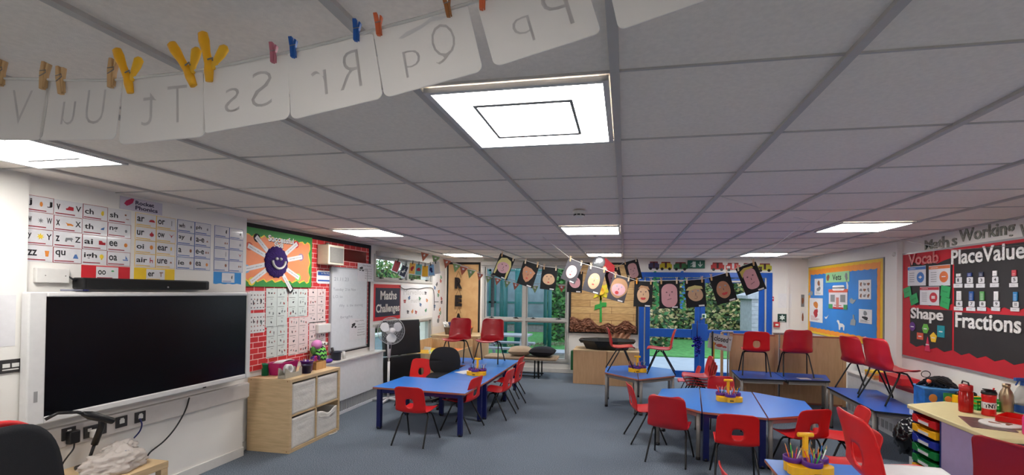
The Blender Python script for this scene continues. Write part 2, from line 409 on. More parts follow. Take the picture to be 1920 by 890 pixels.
# ---- back window
def casement(name, fr, a0, a1, b0, b1, cols, rows, fw=.05, mats=FRAMEG, open_y=0, handles=True):
    """frame in the local frame fr(a, b); cols and rows list the mullion centres"""
    t = bpy.data.objects.new(name, None); COL.objects.link(t); t.matrix_world = fr(a0, b0); struct(t)
    w, h = abs(a1-a0), b1-b0
    mb = MB()
    mb.box(0, w, 0, fw, -.12, .02); mb.box(0, w, h-fw, h, -.12, .02); mb.box(0, fw, fw, h-fw, -.12, .02); mb.box(w-fw, w, fw, h-fw, -.12, .02)
    xs = [fw/2]+[c for c in cols]+[w-fw/2]; ys = [fw/2]+rows+[h-fw/2]
    for c in cols: mb.box(c-fw/2-.008, c+fw/2+.008, fw, h-fw, -.11, .016)
    for r_ in rows: mb.box(fw, w-fw, r_-fw/2, r_+fw/2, -.11, .014)
    mb.build('window_frame', mats, t, bevel=.003)
    s = .028
    for i in range(len(xs)-1):
        for j in range(len(ys)-1):
            x0, x1, y0, y1 = xs[i]+fw/2+.008, xs[i+1]-fw/2-.008, ys[j]+fw/2, ys[j+1]-fw/2
            sb = MB()
            for q in (rect(x0, y0, x1, y0+s), rect(x0, y1-s, x1, y1), rect(x0, y0+s, x0+s, y1-s), rect(x1-s, y0+s, x1, y1-s)): sb.prism(q, -.07, -.02)
            so = sb.build('sash', mats, t, bevel=.002)
            MB().box(x0+s-.004, x1-s+.004, y0+s-.004, y1-s+.004, -.05, -.046).build('pane', GLASS, so)
            if handles and j == len(ys)-2:
                for hx in (x0+(x1-x0)*.18, x0+(x1-x0)*.82):
                    MB().box(hx-.05, hx+.05, y0+.008, y0+.022, -.02, .012).box(hx-.018, hx+.018, y0-.02, y0+.03, -.02, 0).build('handle', BLKP, so)
    return t
w1 = casement('window_1', frameB, BW[0], BW[1], BW[2], BW[3], [.955], [.89])
# ---- left windows
casement('window_2', frameL, 6.85, 9.15, 1.86, 2.30, [1.18], [], fw=.045)
casement('window_3', frameL, 6.85, 9.15, .50, 1.16, [1.18], [], fw=.045)
# blind boxes
t = tag(MB().box(-3.12, -1.0, Y1-.10, Y1, 2.29, 2.38).build('blind_box', FRAMEG, bevel=.006), 'long grey roller blind box above the big back window', 'blind')
t = tag(MB().box(WX, WX+.09, 6.9, 9.1, 2.27, 2.35).build('blind_box', FRAMEG, bevel=.006), 'grey roller blind box above the upper left window', 'blind')

# ---- blue double door
d = bpy.data.objects.new('door_1', None); COL.objects.link(d); d.location = (BD[0], Y1, 0); struct(d)
W = BD[1]-BD[0]
mb = MB().box(0, .10, -.04, .12, 0, 2.16).box(W-.10, W, -.04, .12, 0, 2.16).box(.10, W-.10, -.04, .12, 2.06, 2.16)
mb.build('door_frame', BLUEF, d, bevel=.004)
STRIP = mat('grey_door_seal', (190, 188, 184), .4)
MB().box(.10, .125, .0, .05, 0, 2.06).box(W-.125, W-.10, 0, .05, 0, 2.06).build('door_seal', STRIP, d)
mid = W/2-.07
def leaf(x0, x1, hinge):
    lf = bpy.data.objects.new('door_leaf', None); COL.objects.link(lf); lf.parent = d
    mb = MB(); y0, y1 = .02, .07; s = .095
    mb.box(x0, x0+s, y0, y1, .01, 2.05).box(x1-s, x1, y0, y1, .01, 2.05)
    mb.box(x0+s, x1-s, y0, y1, 1.95, 2.05).box(x0+s, x1-s, y0, y1, .83, 1.0).box(x0+s, x1-s, y0, y1, .01, .15)
    mb.build('door_stile', BLUEF, lf, bevel=.003)
    MB().box(x0+s, x1-s, .043, .047, 1.0, 1.95).build('upper_pane', GLASS, lf)
    MB().box(x0+s, x1-s, .043, .047, .15, .83).build('lower_pane', GLASS, lf)
    return lf
leaf(.13, mid, 0); leaf(mid+.006, W-.13, 1)
MB().box(mid-.15, mid+.15, -.005, .02, .78, 1.12).build('lock_plate', BLUEF, d, bevel=.004)
MB().lathe([(.001, .03), (.02, .03), (.022, 0)], 14, M=Matrix.Translation((mid+.03, .02, 1.22)) @ Matrix.Rotation(PI/2, 4, 'X')).build('lock_cylinder', GREYM, d)
# closer arms
MB().box(.25, 1.12, -.015, .02, 1.965, 2.0).tube([(1.1, -.01, 1.99), (1.2, -.06, 1.93), (1.12, -.01, 1.84)], .008, 6).build('door_closer', FRAMEG, d)
MB().box(1.4, 2.2, -.015, .02, 1.965, 2.0).tube([(1.45, -.01, 1.99), (1.36, -.06, 1.93), (1.42, -.01, 1.86)], .008, 6).build('door_closer', FRAMEG, d)

# ================================================================== LEFT WALL
TVX = -3.72
def panel(name, label, cat, fr, a, b, w, h, t, m, group=None, pts=None, off=0, bevel=0):
    """a thing flat on a wall; local x right, y up, origin at its lower left corner"""
    th_ = thing(name, label, cat, M=fr(a, b), group=group)
    MB().prism(pts or rect(0, 0, w, h), off, off+t).build(BODY.get(name, 'sheet'), m, th_, bevel=bevel)
    return th_
BODY = {}
def part(name, m, parent, pts=None, z0=0, z1=.001, polys=None):
    mb = MB()
    for p in (polys or [pts]): mb.prism(p, z0, z1)
    return mb.build(name, m, parent)
# interactive screen
t = thing('interactive_screen', 'large black wall screen in a white frame under the phonics cards', 'screen', M=frameL(2.30, .82, WX_TV))
MB().box(.05, 1.70, .06, .80, 0, .09).build('back_box', BLKP, t)
mb = MB(); w_, h_ = 1.79, .86
mb.box(0, .095, 0, h_, .07, .135).box(w_-.05, w_, 0, h_, .07, .135).box(.095, w_-.05, 0, .045, .07, .135).box(.095, w_-.05, h_-.032, h_, .07, .135)
mb.build('frame', mat('screen_frame', (214, 213, 212), .3), t, bevel=.008)
SCR = mat('screen_glass', (7, 8, 12), .22, spec=.25)
MB().box(.09, w_-.045, .04, h_-.028, .09, .125).build('display', SCR, t)
MB().box(.035, .055, .15, .22, .134, .137).build('side_port', mat('port_grey', (150, 150, 150), .4), t)
MB().box(1.26, 1.29, -.002, .008, .115, .137).build('sensor', BLKP, t)
# stylus on its top
p = at(112, 543, 2.6)
tag(MB().tube([(WX_TV+.10, 2.49, 1.692), (WX_TV+.13, 2.60, 1.692)], .006, 8).tube([(WX_TV+.13, 2.60, 1.692), (WX_TV+.137, 2.63, 1.692)], .006, 8, 1).build('stylus', [mat('stylus_grey', (120, 122, 140), .4), NAVY]), 'thin grey and blue stylus lying on the top edge of the screen', 'pen')
# sound bar
t = thing('sound_bar', 'long black sound bar above the screen', 'speaker', M=frameL(2.62, 1.70, WX_TV))
MB().box(0, 1.02, 0, .082, 0, .10).build('body', BLKP, t, bevel=.012)
MB().box(.02, .98, .01, .07, .10, .103).build('grille', mat('grille_cloth', (14, 14, 16), .9), t)
MB().ball((.62, .02, .103), .008).build('badge', mat('badge_grey', (130, 130, 132), .3, metal=.5), t)
# receiver box with cable
t = thing('junction_box', 'flat white wall box left of the sound bar', 'box', M=frameL(2.40, 1.74, WX_TV))
MB().box(0, .19, 0, .10, 0, .03).build('cover', SKIRT, t, bevel=.006)
MB().ball((.05, .05, .03), .004).ball((.165, .05, .03), .004).build('screw', GREYM, t)
t2 = tag(MB().tube([(WX_TV+.02, 2.585, 1.79), (WX_TV+.04, 2.60, 1.77), (WX_TV+.04, 2.63, 1.755)], .006, 6).build('cable', BLKP), 'short black cable from the white box to the sound bar', 'cable')

# phonics cards
RB = mat('card_red', (150, 24, 44), .5); YB = mat('card_yellow', (226, 184, 74), .5); BB = mat('card_blue', (38, 84, 160), .5); SRED = mat('soft_red', (196, 56, 48), .6)
ORG = mat('picture_orange', (226, 140, 60), .6); PGR = mat('picture_grey', (130, 132, 136), .6); PYL = mat('picture_yellow', (238, 206, 60), .6); PBL = mat('picture_blue', (80, 120, 180), .6); PRED = mat('picture_red', (178, 38, 50), .6); PGN = mat('picture_green', (60, 150, 90), .6); PBR = mat('picture_brown', (140, 86, 56), .6)
PX = {'pot': (ORG, [ell(.5, .45, .16, .3)], 'an orange pot'), 'van': (PRED, [[(.15, .2), (.9, .2), (.9, .65), (.45, .7), (.3, .45), (.12, .4)]], 'a red van'),
      'chick': (PYL, [ell(.5, .45, .2, .3, wob=.1)], 'a yellow chick'), 'shush': (PBR, [ell(.4, .7, .12, .12), rect(.45, .1, .85, .18)], 'a small brown drawing'),
      'web': (PGR, [star(.5, .45, .35, .12, 8)], 'a grey web'), 'fox': (ORG, [[(.1, .6), (.35, .5), (.7, .5), (.95, .3), (.85, .2), (.6, .25), (.3, .2), (.25, .4)]], 'an orange fox'),
      'thumb': (PBL, [[(.3, .2), (.7, .2), (.8, .6), (.4, .4)]], 'a blue drawing'), 'ring': (PGR, [ell(.5, .4, .15, .22)], 'a grey ring'),
      'splat': (PYL, [star(.5, .5, .42, .2, 7)], 'a yellow splash'), 'zebra': (PGR, [[(.1, .2), (.2, .65), (.8, .7), (.95, .5), (.8, .45), (.8, .15), (.65, .4), (.35, .35), (.25, .1)]], 'a grey zebra'),
      'truck': (PRED, [[(.1, .15), (.95, .15), (.95, .5), (.6, .5), (.5, .7), (.1, .7)]], 'a red train'), 'bee': (ORG, [ell(.5, .4, .22, .28)], 'an orange bee'),
      'cup': (ORG, [[(.35, .1), (.65, .1), (.75, .8), (.25, .8)]], 'an orange cup'), 'queen': (PBL, [[(.2, .05), (.8, .05), (.6, .6), (.4, .6)]], 'a queen in a blue gown'),
      'bulb': (PYL, [ell(.5, .55, .25, .3), rect(.42, .1, .58, .28)], 'a yellow bulb'), 'boat': (PBL, [[(.2, .2), (.8, .2), (.9, .35), (.1, .35)], [(.5, .4), (.5, .9), (.8, .4)]], 'a blue boat'),
      'car': (PRED, [[(.05, .25), (.95, .25), (.9, .45), (.7, .6), (.3, .6), (.1, .42)]], 'a dark red car'), 'fork': (PGR, [rect(.45, .1, .55, .9)], 'a thin grey fork'),
      'purse': (PRED, [ell(.5, .35, .32, .28), ell(.5, .7, .08, .1)], 'a red purse'), 'wings': (PRED, [[(.05, .85), (.4, .5), (.5, .2), (.6, .5), (.95, .85), (.6, .6), (.5, .55)]], 'a red bird'),
      'coin': (ORG, [ell(.5, .45, .25, .32)], 'an orange coin'), 'ear': (YB, [ell(.5, .5, .12, .3)], 'a small ear'), 'chair': (PRED, [[(.3, .1), (.4, .1), (.4, .4), (.65, .4), (.65, .1), (.75, .1), (.75, .55), (.4, .55), (.4, .9), (.3, .9)]], 'a red chair'),
      'hill': (PBR, [[(.3, .25), (.7, .25), (.5, .55)]], 'a small brown hill'), 'dark': (INK, [ell(.5, .5, .14, .3, wob=.2)], 'a small dark drawing'), 'face': (PBR, [ell(.5, .5, .2, .28)], 'a brown face'),
      'pair': (PBR, [ell(.3, .45, .12, .2), ell(.72, .45, .1, .18)], 'two small brown drawings'), 'hammer': (PBR, [rect(.45, .1, .55, .8), rect(.25, .75, .85, .9)], 'a hammer'), 'cherry': (PGN, [ell(.35, .75, .2, .12), ], 'a green leaf')}
def card(name, word, pic, fr, a, b, w, h, bar, label, cap='', X=WX_TV, back=LAM, border=None):
    t = thing('phonics_card', label, 'phonics card', M=fr(a, b, X))
    MB().prism(rect(.001, .001, w-.001, h-.001), 0, .0022).build('sheet', border or back, t)
    if border: MB().prism(rect(.004, .004, w-.004, h-.004), .0022, .003).build('inner_sheet', back, t)
    z = .0032
    part('bar', bar, t, rect(w*.05, h*.10, w*.72, h*.16), 0, z+.0005)
    if word:
        n = len(word); ws = min(.13*n, .5) if cap else min(.17*n, .55)
        text_part('word', word, t, w*.08, h*.36, w*ws, h*(.36 if word not in 'igh qu j' else .44), INK, z, .02)
    if cap: text_part('capital', cap, t, w*.74, h*.38, w*.2, h*.36, INK, z, .02)
    m, polys, _ = PX[pic]
    x0, ww = (.36, .34) if cap else (.62, .32)
    part('picture', m, t, None, 0, z+.0004, [[(w*(x0+ww*x), h*(.3+.5*y)) for x, y in p] for p in polys])
    return t
REDG = [[('j', 'pot', 'J'), ('v', 'van', 'V'), ('ch', 'chick', ''), ('sh', 'shush', '')], [('w', 'web', 'W'), ('x', 'fox', 'X'), ('th', 'thumb', ''), ('ng', 'ring', '')],
        [('y', 'splat', 'Y'), ('z', 'zebra', 'Z'), ('ai', 'truck', ''), ('ee', 'bee', '')], [('zz', 'cup', ''), ('qu', 'queen', ''), ('igh', 'bulb', ''), ('oa', 'boat', '')]]
YELG = [[('ar', 'car'), ('or', 'fork')], [('ur', 'purse'), ('ow', 'wings')], [('oi', 'coin'), ('ear', 'ear')], [('air', 'chair'), ('ure', 'hill')]]
BLUG = [[('wh', 'ring'), ('ph', 'ring')], [('ay', 'dark'), ('a-e', 'hill')], [('a', 'face'), ('e-e', 'pair')], [('ie', 'face'), ('ea', 'bee')]]
BL2 = [[('', 'dark'), ('', 'ring')], [('', 'pair'), ('', 'web')], [('', 'fork'), ('', 'wings')], [('', 'face'), ('', 'pair')]]
xs = [2.355]+[L2(px, py, WX_TV)[0] for px, py in ((101, 374), (155, 384), (202, 391), (246, 398))]
ht = .1095
for r_, row in enumerate(REDG):
    for c, (wd, pc, cp) in enumerate(row):
        card('c', wd, pc, frameL, xs[c], 2.318-ht*(r_+1), xs[c+1]-xs[c], ht, RB, "white phonics card with red bar reading '%s' beside %s" % (wd+(' '+cp if cp else ''), PX[pc][2]), cp, border=RB if (r_+c) % 2 == 0 else None)
for grp, a0, a1, bar, cn, blk in ((YELG, 3.045, 3.385, YB, 'yellow', 'yellow'), (BLUG, 3.40, 3.735, BB, 'blue', 'blue'), (BL2, 3.775, 4.115, BB, 'blue', 'blue')):
    for r_, row in enumerate(grp):
        for c, (wd, pc) in enumerate(row):
            cw = (a1-a0)/2
            lb = "phonics card with %s border reading '%s' beside %s" % (cn, wd, PX[pc][2]) if wd else "blue phonics card in the rightmost block, %s row, %s column, showing %s" % (['top', 'second', 'third', 'bottom'][r_], ['left', 'right'][c], PX[pc][2])
            card('c', wd, pc, frameL, a0+c*cw, 2.318-ht*(r_+1), cw, ht, bar, lb, border=bar)
# backing strips below with one card each
for (a0, a1, m, cn, wd, pc, bar) in ((2.88, 3.03, RED, 'red', 'oo', 'cherry', RB), (3.045, 3.385, YP, 'yellow', 'er', 'hammer', YB), (3.775, 4.10, mat('sky_blue_paper', (30, 140, 214), .6), 'sky blue', '', 'dark', BB)):
    if cn == 'red': a0 = xs[2]; a1 = xs[4]
    h = .115; t = thing('backing_paper', '%s backing paper strip stuck below the phonics cards' % cn, 'paper', M=frameL(a0, 1.88-h-.004, WX_TV))
    w = a1-a0; n = 12
    pts = [(w*i/n, -.004*math.sin(i*1.7)) for i in range(n+1)]+[(w, h), (0, h)]
    MB().prism(pts, 0, .001).build('sheet', m, t)
    c = card('c', wd, pc, lambda a, b, X: frameL(a, b, X, .0015), a0+w*.28, 1.885-h+.004, w*.46, h-.02, bar, "white card %s on the %s backing strip" % ("reading '%s'" % wd if wd else 'without a word', cn))
p = L2(222, 369, WX_TV); q = L2(296, 401, WX_TV)
t = thing('phonics_sign', "pale sign reading 'Rocket Phonics' with a pink rocket, above the cards", 'sign', M=frameL(2.925, 2.325, WX_TV, .004))
MB().prism(rect(0, 0, .335, .10), 0, .002).build('sheet', mat('pale_lilac', (206, 200, 214), .2, coat=.3), t)
text_part('lettering', 'Rocket', t, .115, .052, .15, .032, mat('deep_purple_ink', (40, 28, 66), .5), .0025, .03)
text_part('lettering', 'Phonics', t, .115, .012, .18, .032, MATS['deep_purple_ink'], .0025, .03)
part('rocket', mat('rocket_pink', (186, 36, 84), .5), t, [(.03, .045), (.045, .07), (.085, .095), (.105, .092), (.095, .06), (.07, .04), (.05, .03)], 0, .0028)

# dado trunking with sockets
t = thing('dado_trunking', 'white dado trunking running along the wall below the screen', 'trunking', M=frameL(2.34, .60, WX_TV))
MB().prism([(0, 0), (.0, .15)]+[(1.84, .15), (1.84, 0)], 0, .055).build('channel', mat('trunking_white', (196, 190, 186), .4), t, bevel=.01)
MB().prism(rect(0, -.012, 1.84, 0), 0, .03).build('lip', SKIRT, t)
def socket(px, py, w, kind, lbl, X=WX_TV+.055, h=.085):
    a, b = L2(px, py, X)
    t = thing('wall_socket', lbl, 'socket', M=frameL(a-w/2, b-h/2, X))
    MB().box(0, w, 0, h, 0, .008).build('plate', mat('charcoal_plate', (50, 48, 48), .35), t, bevel=.003)
    if kind == 'double':
        MB().box(.02, .045, .045, .068, .008, .014).box(w-.045, w-.02, .045, .068, .008, .014).build('rocker', SKIRT, t, bevel=.001)
        MB().box(.055, .085, .02, .028, .008, .0095).box(.055, .061, .035, .05, .008, .0095).box(.079, .085, .035, .05, .008, .0095).build('pin_hole', BLKP, t)
    elif kind == 'data':
        MB().box(w*.3, w*.7, .03, .06, .008, .012).box(w*.36, w*.64, .06, .07, .008, .011).build('module', SKIRT, t)
    elif kind == 'switch':
        MB().box(.03, .065, .035, .06, .008, .013).box(.075, .11, .035, .06, .008, .013).build('rocker', SKIRT, t, bevel=.001)
        MB().box(.03, .11, .018, .026, .008, .009).build('label_strip', SKIRT, t)
    return t
socket(128, 812, .085, 'data', 'dark wall plate half behind the black office chair with adaptors')
socket(178, 806, .15, 'double', 'charcoal double socket with a white plug below the screen')
socket(227, 790, .085, 'data', 'charcoal wall plate with white module, second from the right')
socket(262, 781, .085, 'data', 'charcoal network plate with a cable, rightmost under the screen')
socket(18, 686, .14, 'switch', 'charcoal switch plate on the pilaster at the left edge', X=-3.80)
# plugs and cables
X0 = WX_TV+.06
a, b = L2(172, 812, X0)
tag(MB().box(X0, X0+.035, a-.02, a+.05, b-.03, b+.03).build('plug', SKIRT, bevel=.012, seg=3), 'white plug in the double socket below the screen', 'plug')
a, b = L2(133, 818, X0)
tag(MB().box(X0, X0+.045, a-.035, a+.03, b-.045, b+.045).build('power_adaptor', BLKP, bevel=.008), 'black power adaptor plugged in beside the black office chair', 'adaptor')
def cable(pts, r, lbl, m=BLKP):
    P = [Vector(p) for p in pts]; out = []
    for i in range(len(P)-1):
        p0 = P[max(i-1, 0)]; p1 = P[i]; p2 = P[i+1]; p3 = P[min(i+2, len(P)-1)]
        for k in range(6):
            t = k/6; out.append(.5*((2*p1)+(-p0+p2)*t+(2*p0-5*p1+4*p2-p3)*t*t+(-p0+3*p1-3*p2+p3)*t**3))
    out.append(P[-1])
    return tag(MB().tube(out, r, 6).build('cable', m), lbl, 'cable')
Lp = lambda px, py, X=WX_TV+.03: onx(px, py, X)
cable([Lp(355, 745, WX_TV+.07), Lp(348, 768, WX_TV+.06), Lp(330, 800, WX_TV+.04), Lp(308, 826, WX_TV+.03), Lp(283, 846, WX_TV+.03), Lp(276, 856, WX_TV+.02)], .006, 'long black cable hanging from the screen down the white panel')
cable([Lp(262, 784, WX_TV+.07), Lp(266, 795, WX_TV+.09), Lp(262, 808, WX_TV+.07), Lp(251, 821, WX_TV+.05)], .005, 'short dark blue cable hanging from the network plate', NAVY)
cable([Lp(139, 825, WX_TV+.09), Lp(138, 840, WX_TV+.09), Lp(127, 855, WX_TV+.09), Lp(118, 868, WX_TV+.08), Lp(114, 880, WX_TV+.09)], .005, 'black cable hanging from the black adaptor')
cable([onx(47, 765, -3.78), onx(44, 780, -3.78), onx(36, 795, -3.78), onx(26, 802, -3.78)], .004, 'thin dark cable at the left edge beside the screen')
# sheet on the pilaster
a, b = L2(0, 650, -3.80); a1, b1 = L2(30, 551, -3.80)
tag(MB().prism(rect(-.1, 0, a1-a, 1.66-b), 0, .002).build('paper_sheet', LAM, M=frameL(a, b+.0, -3.80)), 'blank white sheet on the pilaster at the left edge', 'paper')

# ---- brick paper display
t = thing('display_board', 'red brick patterned display board with black border behind the whiteboard', 'display board', M=frameL(4.17, .82, WX))
w_, h_ = 2.56, 1.60
MB().prism(rect(0, 0, w_, h_), 0, .012).build('brick_paper', BRICK, t)
part('border', BLACK, t, None, .012, .02, [rect(0, h_-.055, w_, h_), rect(w_-.05, 0, w_, h_-.055), rect(1.6, 0, w_-.05, .055)])
# green and orange skill board
t = thing('skill_board', "green and orange board titled 'Successful Skill' around a purple smiling pompom", 'display board', M=frameL(4.19, 1.74, WX, .021))
w_, h_ = 1.12, .635
MB().prism(rect(0, 0, w_, h_), 0, .006).build('green_paper', mat('grass_green_paper', (52, 142, 62), .6), t)
pts = []
for i in range(25): x = .02+(w_-.08)*i/24; pts.append((x, .075+.018*math.sin(i*2.1)))
for i in range(9): pts.append((w_-.06+.02*math.sin(i*1.9), .09+(h_-.2)*i/8))
for i in range(25): x = w_-.06-(w_-.08)*i/24; pts.append((x, h_-.09+.018*math.sin(i*2.3)))
part('orange_paper', mat('salmon_orange_paper', (240, 142, 92), .6), t, pts, .006, .008)
part('wavy_trim', PYL, t, [(x+(.012 if x > .5 else -.01), y+(.012 if y > .3 else -.012)) for x, y in pts], .006, .0072)
cx_, cy_ = .50, .285
ppm = mat('purple_wool', (50, 22, 98), .95, var=.3, scale=90, bump=1.0, bscale=90)
mb = MB(); g = random.Random(3)
vs = []; 
def pom(u, v):
    th = v*PI/2; ph = u*2*PI; r = .180*(1+.03*math.sin(17*ph)+.02*math.sin(31*ph)); return (cx_+r*math.cos(th)*math.cos(ph), cy_+r*math.cos(th)*math.sin(ph), .011+.035*math.sin(th))
mb.grid(pom, 70, 8)
pp = mb.build('pompom_face', ppm, t)
mb = MB(); mb.tube([(cx_+.10*math.cos(a), cy_+.02+.095*math.sin(a), .048) for a in [PI*1.02+PI*.96*i/14 for i in range(15)]], .013, 8); mb.build('smile', SKIRT, pp)
MB().ball((cx_-.04, cy_+.035, .050), .018).ball((cx_+.022, cy_+.035, .050), .018).build('eye', SKIRT, pp)
arms = [(140, .36, BLACK), (160, .40, mat('rust', (206, 84, 50), .6)), (193, .42, mat('light_blue_paper', (130, 180, 214), .6)), (213, .40, PYL), (36, .38, RED), (12, .40, mat('mauve_paper', (150, 120, 150), .6)), (-24, .38, mat('lime_paper', (130, 220, 90), .6)), (-52, .37, BLACK)]
for an, ln, m in arms:
    Mx = Matrix.Translation((cx_, cy_, 0)) @ Matrix.Rotation(R(an), 4, 'Z')
    mb = MB(); mb.prism(ell(ln+.02, 0, .05, .045, 16), .008, .0095, M=Mx); mb.build('circle', m, t)
    mb = MB(); mb.prism(rect(.18, -.026, ln+.04, .026), .0095, .011, M=Mx); st = mb.build('strip', PAPER, t)
    mb = MB(); put_text(mb, 'aim high and keep', .22, -.007, ln-.2, .015, .0113, M=Mx); mb.build('wording', INK, st)
text_part('title', 'Successful', t, .37, .515, .41, .07, SKIRT, .010, .03); text_part('title_shadow', 'Successful', t, .376, .508, .41, .07, INK, .0092, .05)
text_part('title', 'Skill', t, .46, .452, .14, .06, SKIRT, .012, .03); text_part('title_shadow', 'Skill', t, .465, .446, .14, .06, INK, .0115, .05)

# phoneme sheets on the bricks
def grid_sheet(label, px0, py0, px1, py1, cols, rows, tintm, seed, dots=1, lines=True):
    a0, b1 = L2(px0, py0); a1, b0 = L2(px1, py1)
    t = thing('picture_chart', label, 'chart', M=frameL(a0, b0, WX, .013))
    w, h = a1-a0, b1-b0
    MB().prism(rect(0, 0, w, h), 0, .002).build('sheet', tintm, t)
    g = random.Random(seed); ln = MB(); dk = {0: MB(), 1: MB(), 2: MB()}
    for i in range(1, cols): ln.prism(rect(w*i/cols-.0015, 0, w*i/cols+.0015, h), .002, .0026)
    for j in range(rows):
        y = h*j/rows
        for i in range(cols):
            x = w*i/cols; cw = w/cols; ch_ = h/rows
            if lines:
                ln.prism(rect(x+cw*.08, y+ch_*.06, x+cw*.7, y+ch_*.10), .002, .0026)
                ln.prism(rect(x+cw*.4, y+ch_*.86, x+cw*.62, y+ch_*.89), .002, .0026)
            k = g.choice([1, 2, 3]) if dots == 1 else 3
            for q in range(k):
                cx_, cy_ = x+cw*(q+1)/(k+1), y+ch_*g.uniform(.35, .6)
                dk[g.choice([0, 0, 1, 2])].prism(ell(cx_, cy_, cw*g.uniform(.03, .09), ch_*g.uniform(.08, .16), 8, .25, g.random()), .002, .0027)
    if dots == 2:
        for q in range(20): dk[g.choice([0, 1])].prism(ell(w*(.12+.2*(q % 5)), h*(.12+.22*(q//5)), .008, .008, 7, .3, q), .002, .0027)
    if ln.v: ln.build('ruling', mat('rule_dark', (60, 70, 66), .6), t)
    for k, m in ((0, mat('print_dark', (56, 52, 58), .6)), (1, mat('print_red', (150, 78, 72), .6)), (2, mat('print_grey', (120, 130, 128), .6))):
        if dk[k].v: dk[k].build('picture', m, t)
MINT = mat('sheet_mint', (204, 212, 208), .35); PINKS = mat('sheet_pink', (222, 204, 202), .35); PLAIN = mat('sheet_plain', (216, 216, 214), .35)
grid_sheet('white sheet of tiny pictures, upper one beside the screen', 466, 545, 494, 580, 1, 1, PLAIN, 1, 2, False)
grid_sheet('white sheet of tiny pictures, lower one beside the screen', 466, 587, 494, 622, 1, 1, PLAIN, 2, 2, False)
grid_sheet('pale green eight picture chart at the upper left of the brick paper', 497, 540, 536, 610, 2, 4, MINT, 3)
grid_sheet('pale green six picture chart low on the brick paper, above the pink tub', 498, 613, 536, 665, 2, 3, MINT, 4)
grid_sheet('pale green six picture chart under the middle of the smiling board', 539, 541, 574, 592, 2, 3, MINT, 5)
grid_sheet('pale pink tall picture chart in the middle column, above the scissors', 540, 596, 575, 660, 2, 4, PINKS, 6)
grid_sheet('pale pink eight picture chart at the upper right by the bricks', 577, 541, 608, 603, 2, 4, PINKS, 7)
grid_sheet('pale pink six picture chart above the green and purple soft toy', 578, 604, 608, 652, 2, 3, PINKS, 8)
a0, b1 = L2(579, 652); a1, b0 = L2(596, 668)
tag(MB().prism(rect(0, 0, a1-a0, b1-b0), 0, .002).build('paper_card', mat('tan_card', (214, 168, 120), .7), M=frameL(a0, b0, WX, .013)), 'plain tan card below the pink chart behind the soft toy', 'paper')
# speaker
t = thing('wall_speaker', 'cream boxed wall speaker with a grey grille above the whiteboard', 'speaker', M=frameL(5.42, 2.045, WX, .02))
CRM = mat('cream_plastic', (206, 198, 178), .45)
MB().box(0, .34, 0, .26, 0, .17).build('cabinet', CRM, t, bevel=.012)
MB().box(.03, .31, .03, .23, .17, .178).build('grille', mat('speaker_mesh', (118, 116, 112), .8, var=.2, scale=200), t)
MB().box(.15, .19, .26, .30, .02, .05).build('bracket', GREYM, t)
# laminated strip
a0, b1 = L2(640, 455); 
t = thing('laminated_strip', 'empty glossy laminated strip on the bricks above the whiteboard', 'plastic wallet', M=frameL(5.82, 2.13, WX, .014))
MB().prism(rect(0, 0, .78, .17), 0, .002).build('sheet', clear_plastic('clear_laminate', (150, 60, 56), .35), t)
# round cornered sign
a0, b1 = L2(592, 506); a1, b0 = L2(624, 532)
t = thing('wall_sign', 'small white sign with two blue bands and curved top left of the whiteboard', 'sign', M=frameL(a0, b0, WX, .014)); w, h = a1-a0, b1-b0
MB().prism(rrect(0, 0, w, h, .035), 0, .004).build('sheet', PAPER, t)
part('band', BB, t, None, .004, .005, [rect(.02, .03, w-.02, .05), rrect(.02, h*.62, w-.02, h-.02, .012)])
text_part('lettering', 'In The Box', t, w*.25, h*.72, w*.5, h*.12, SKIRT, .0055, .02)
# whiteboard
a0, b1 = 5.72, 2.02; a1, b0 = 6.60, .86
t = thing('whiteboard', 'tall whiteboard with faint handwriting in a thin grey frame', 'whiteboard', M=frameL(a0, b0, WX, .014)); w, h = a1-a0, b1-b0
MB().prism(rect(0, 0, w, h), 0, .016).build('board', mat('whiteboard_white', (214, 218, 222), .15, coat=.4), t)
mb = MB()
for q in (rect(-.015, -.015, w+.015, 0), rect(-.015, h, w+.015, h+.015), rect(-.03, 0, 0, h), rect(w, 0, w+.015, h)): mb.prism(q, 0, .024)
mb.build('frame', mat('aluminium', (170, 172, 176), .35, metal=.4), t)
MK = mat('marker_grey', (140, 146, 156), .6)
wr = MB()
for s, x, y, ww, hh in (('21.11.23', .06, .98, .34, .05), ('Tuesday  21st Nov', .04, .83, .55, .05), ('L.O. to', .04, .74, .22, .04), ('Why   is  the  morning', .18, .60, .6, .05), ('bright', .22, .44, .3, .045)): put_text(wr, s, x, y, ww, hh, .0165)
wr.build('handwriting', MK, t)
for (px0, py0, px1, py1, lb, s1) in ((667, 492, 697, 528, 'white notice with a small black picture on the top right of the whiteboard', 'Our Rules'), (652, 598, 684, 632, "white sheet of printed words low on the whiteboard, titled 'Magic Words'", 'Magic Words')):
    a0, b1 = L2(px0, py0); a1, b0 = L2(px1, py1); w, h = a1-a0, b1-b0
    t = thing('notice_sheet', lb, 'notice', M=frameL(a0, b0, WX, .031))
    MB().prism(rect(0, 0, w, h), 0, .002).build('sheet', LAM, t)
    part('picture', INK, t, None, .002, .0028, [ell(w*.22, h*.72, w*.09, h*.09, 10, .2, 1), ell(w*.15, h*.62, w*.06, h*.05, 8), ell(w*.32, h*.6, w*.06, h*.05, 8)])
    mb = MB(); put_text(mb, s1, w*.3, h*.84, w*.5, h*.07, .0025)
    for k in range(5): put_text(mb, ['one of us', 'please', 'thank you', 'listen', 'kind'][k], w*.45, h*(.68-.13*k), w*.4, h*.05, .0025)
    mb.build('print', INK, t)
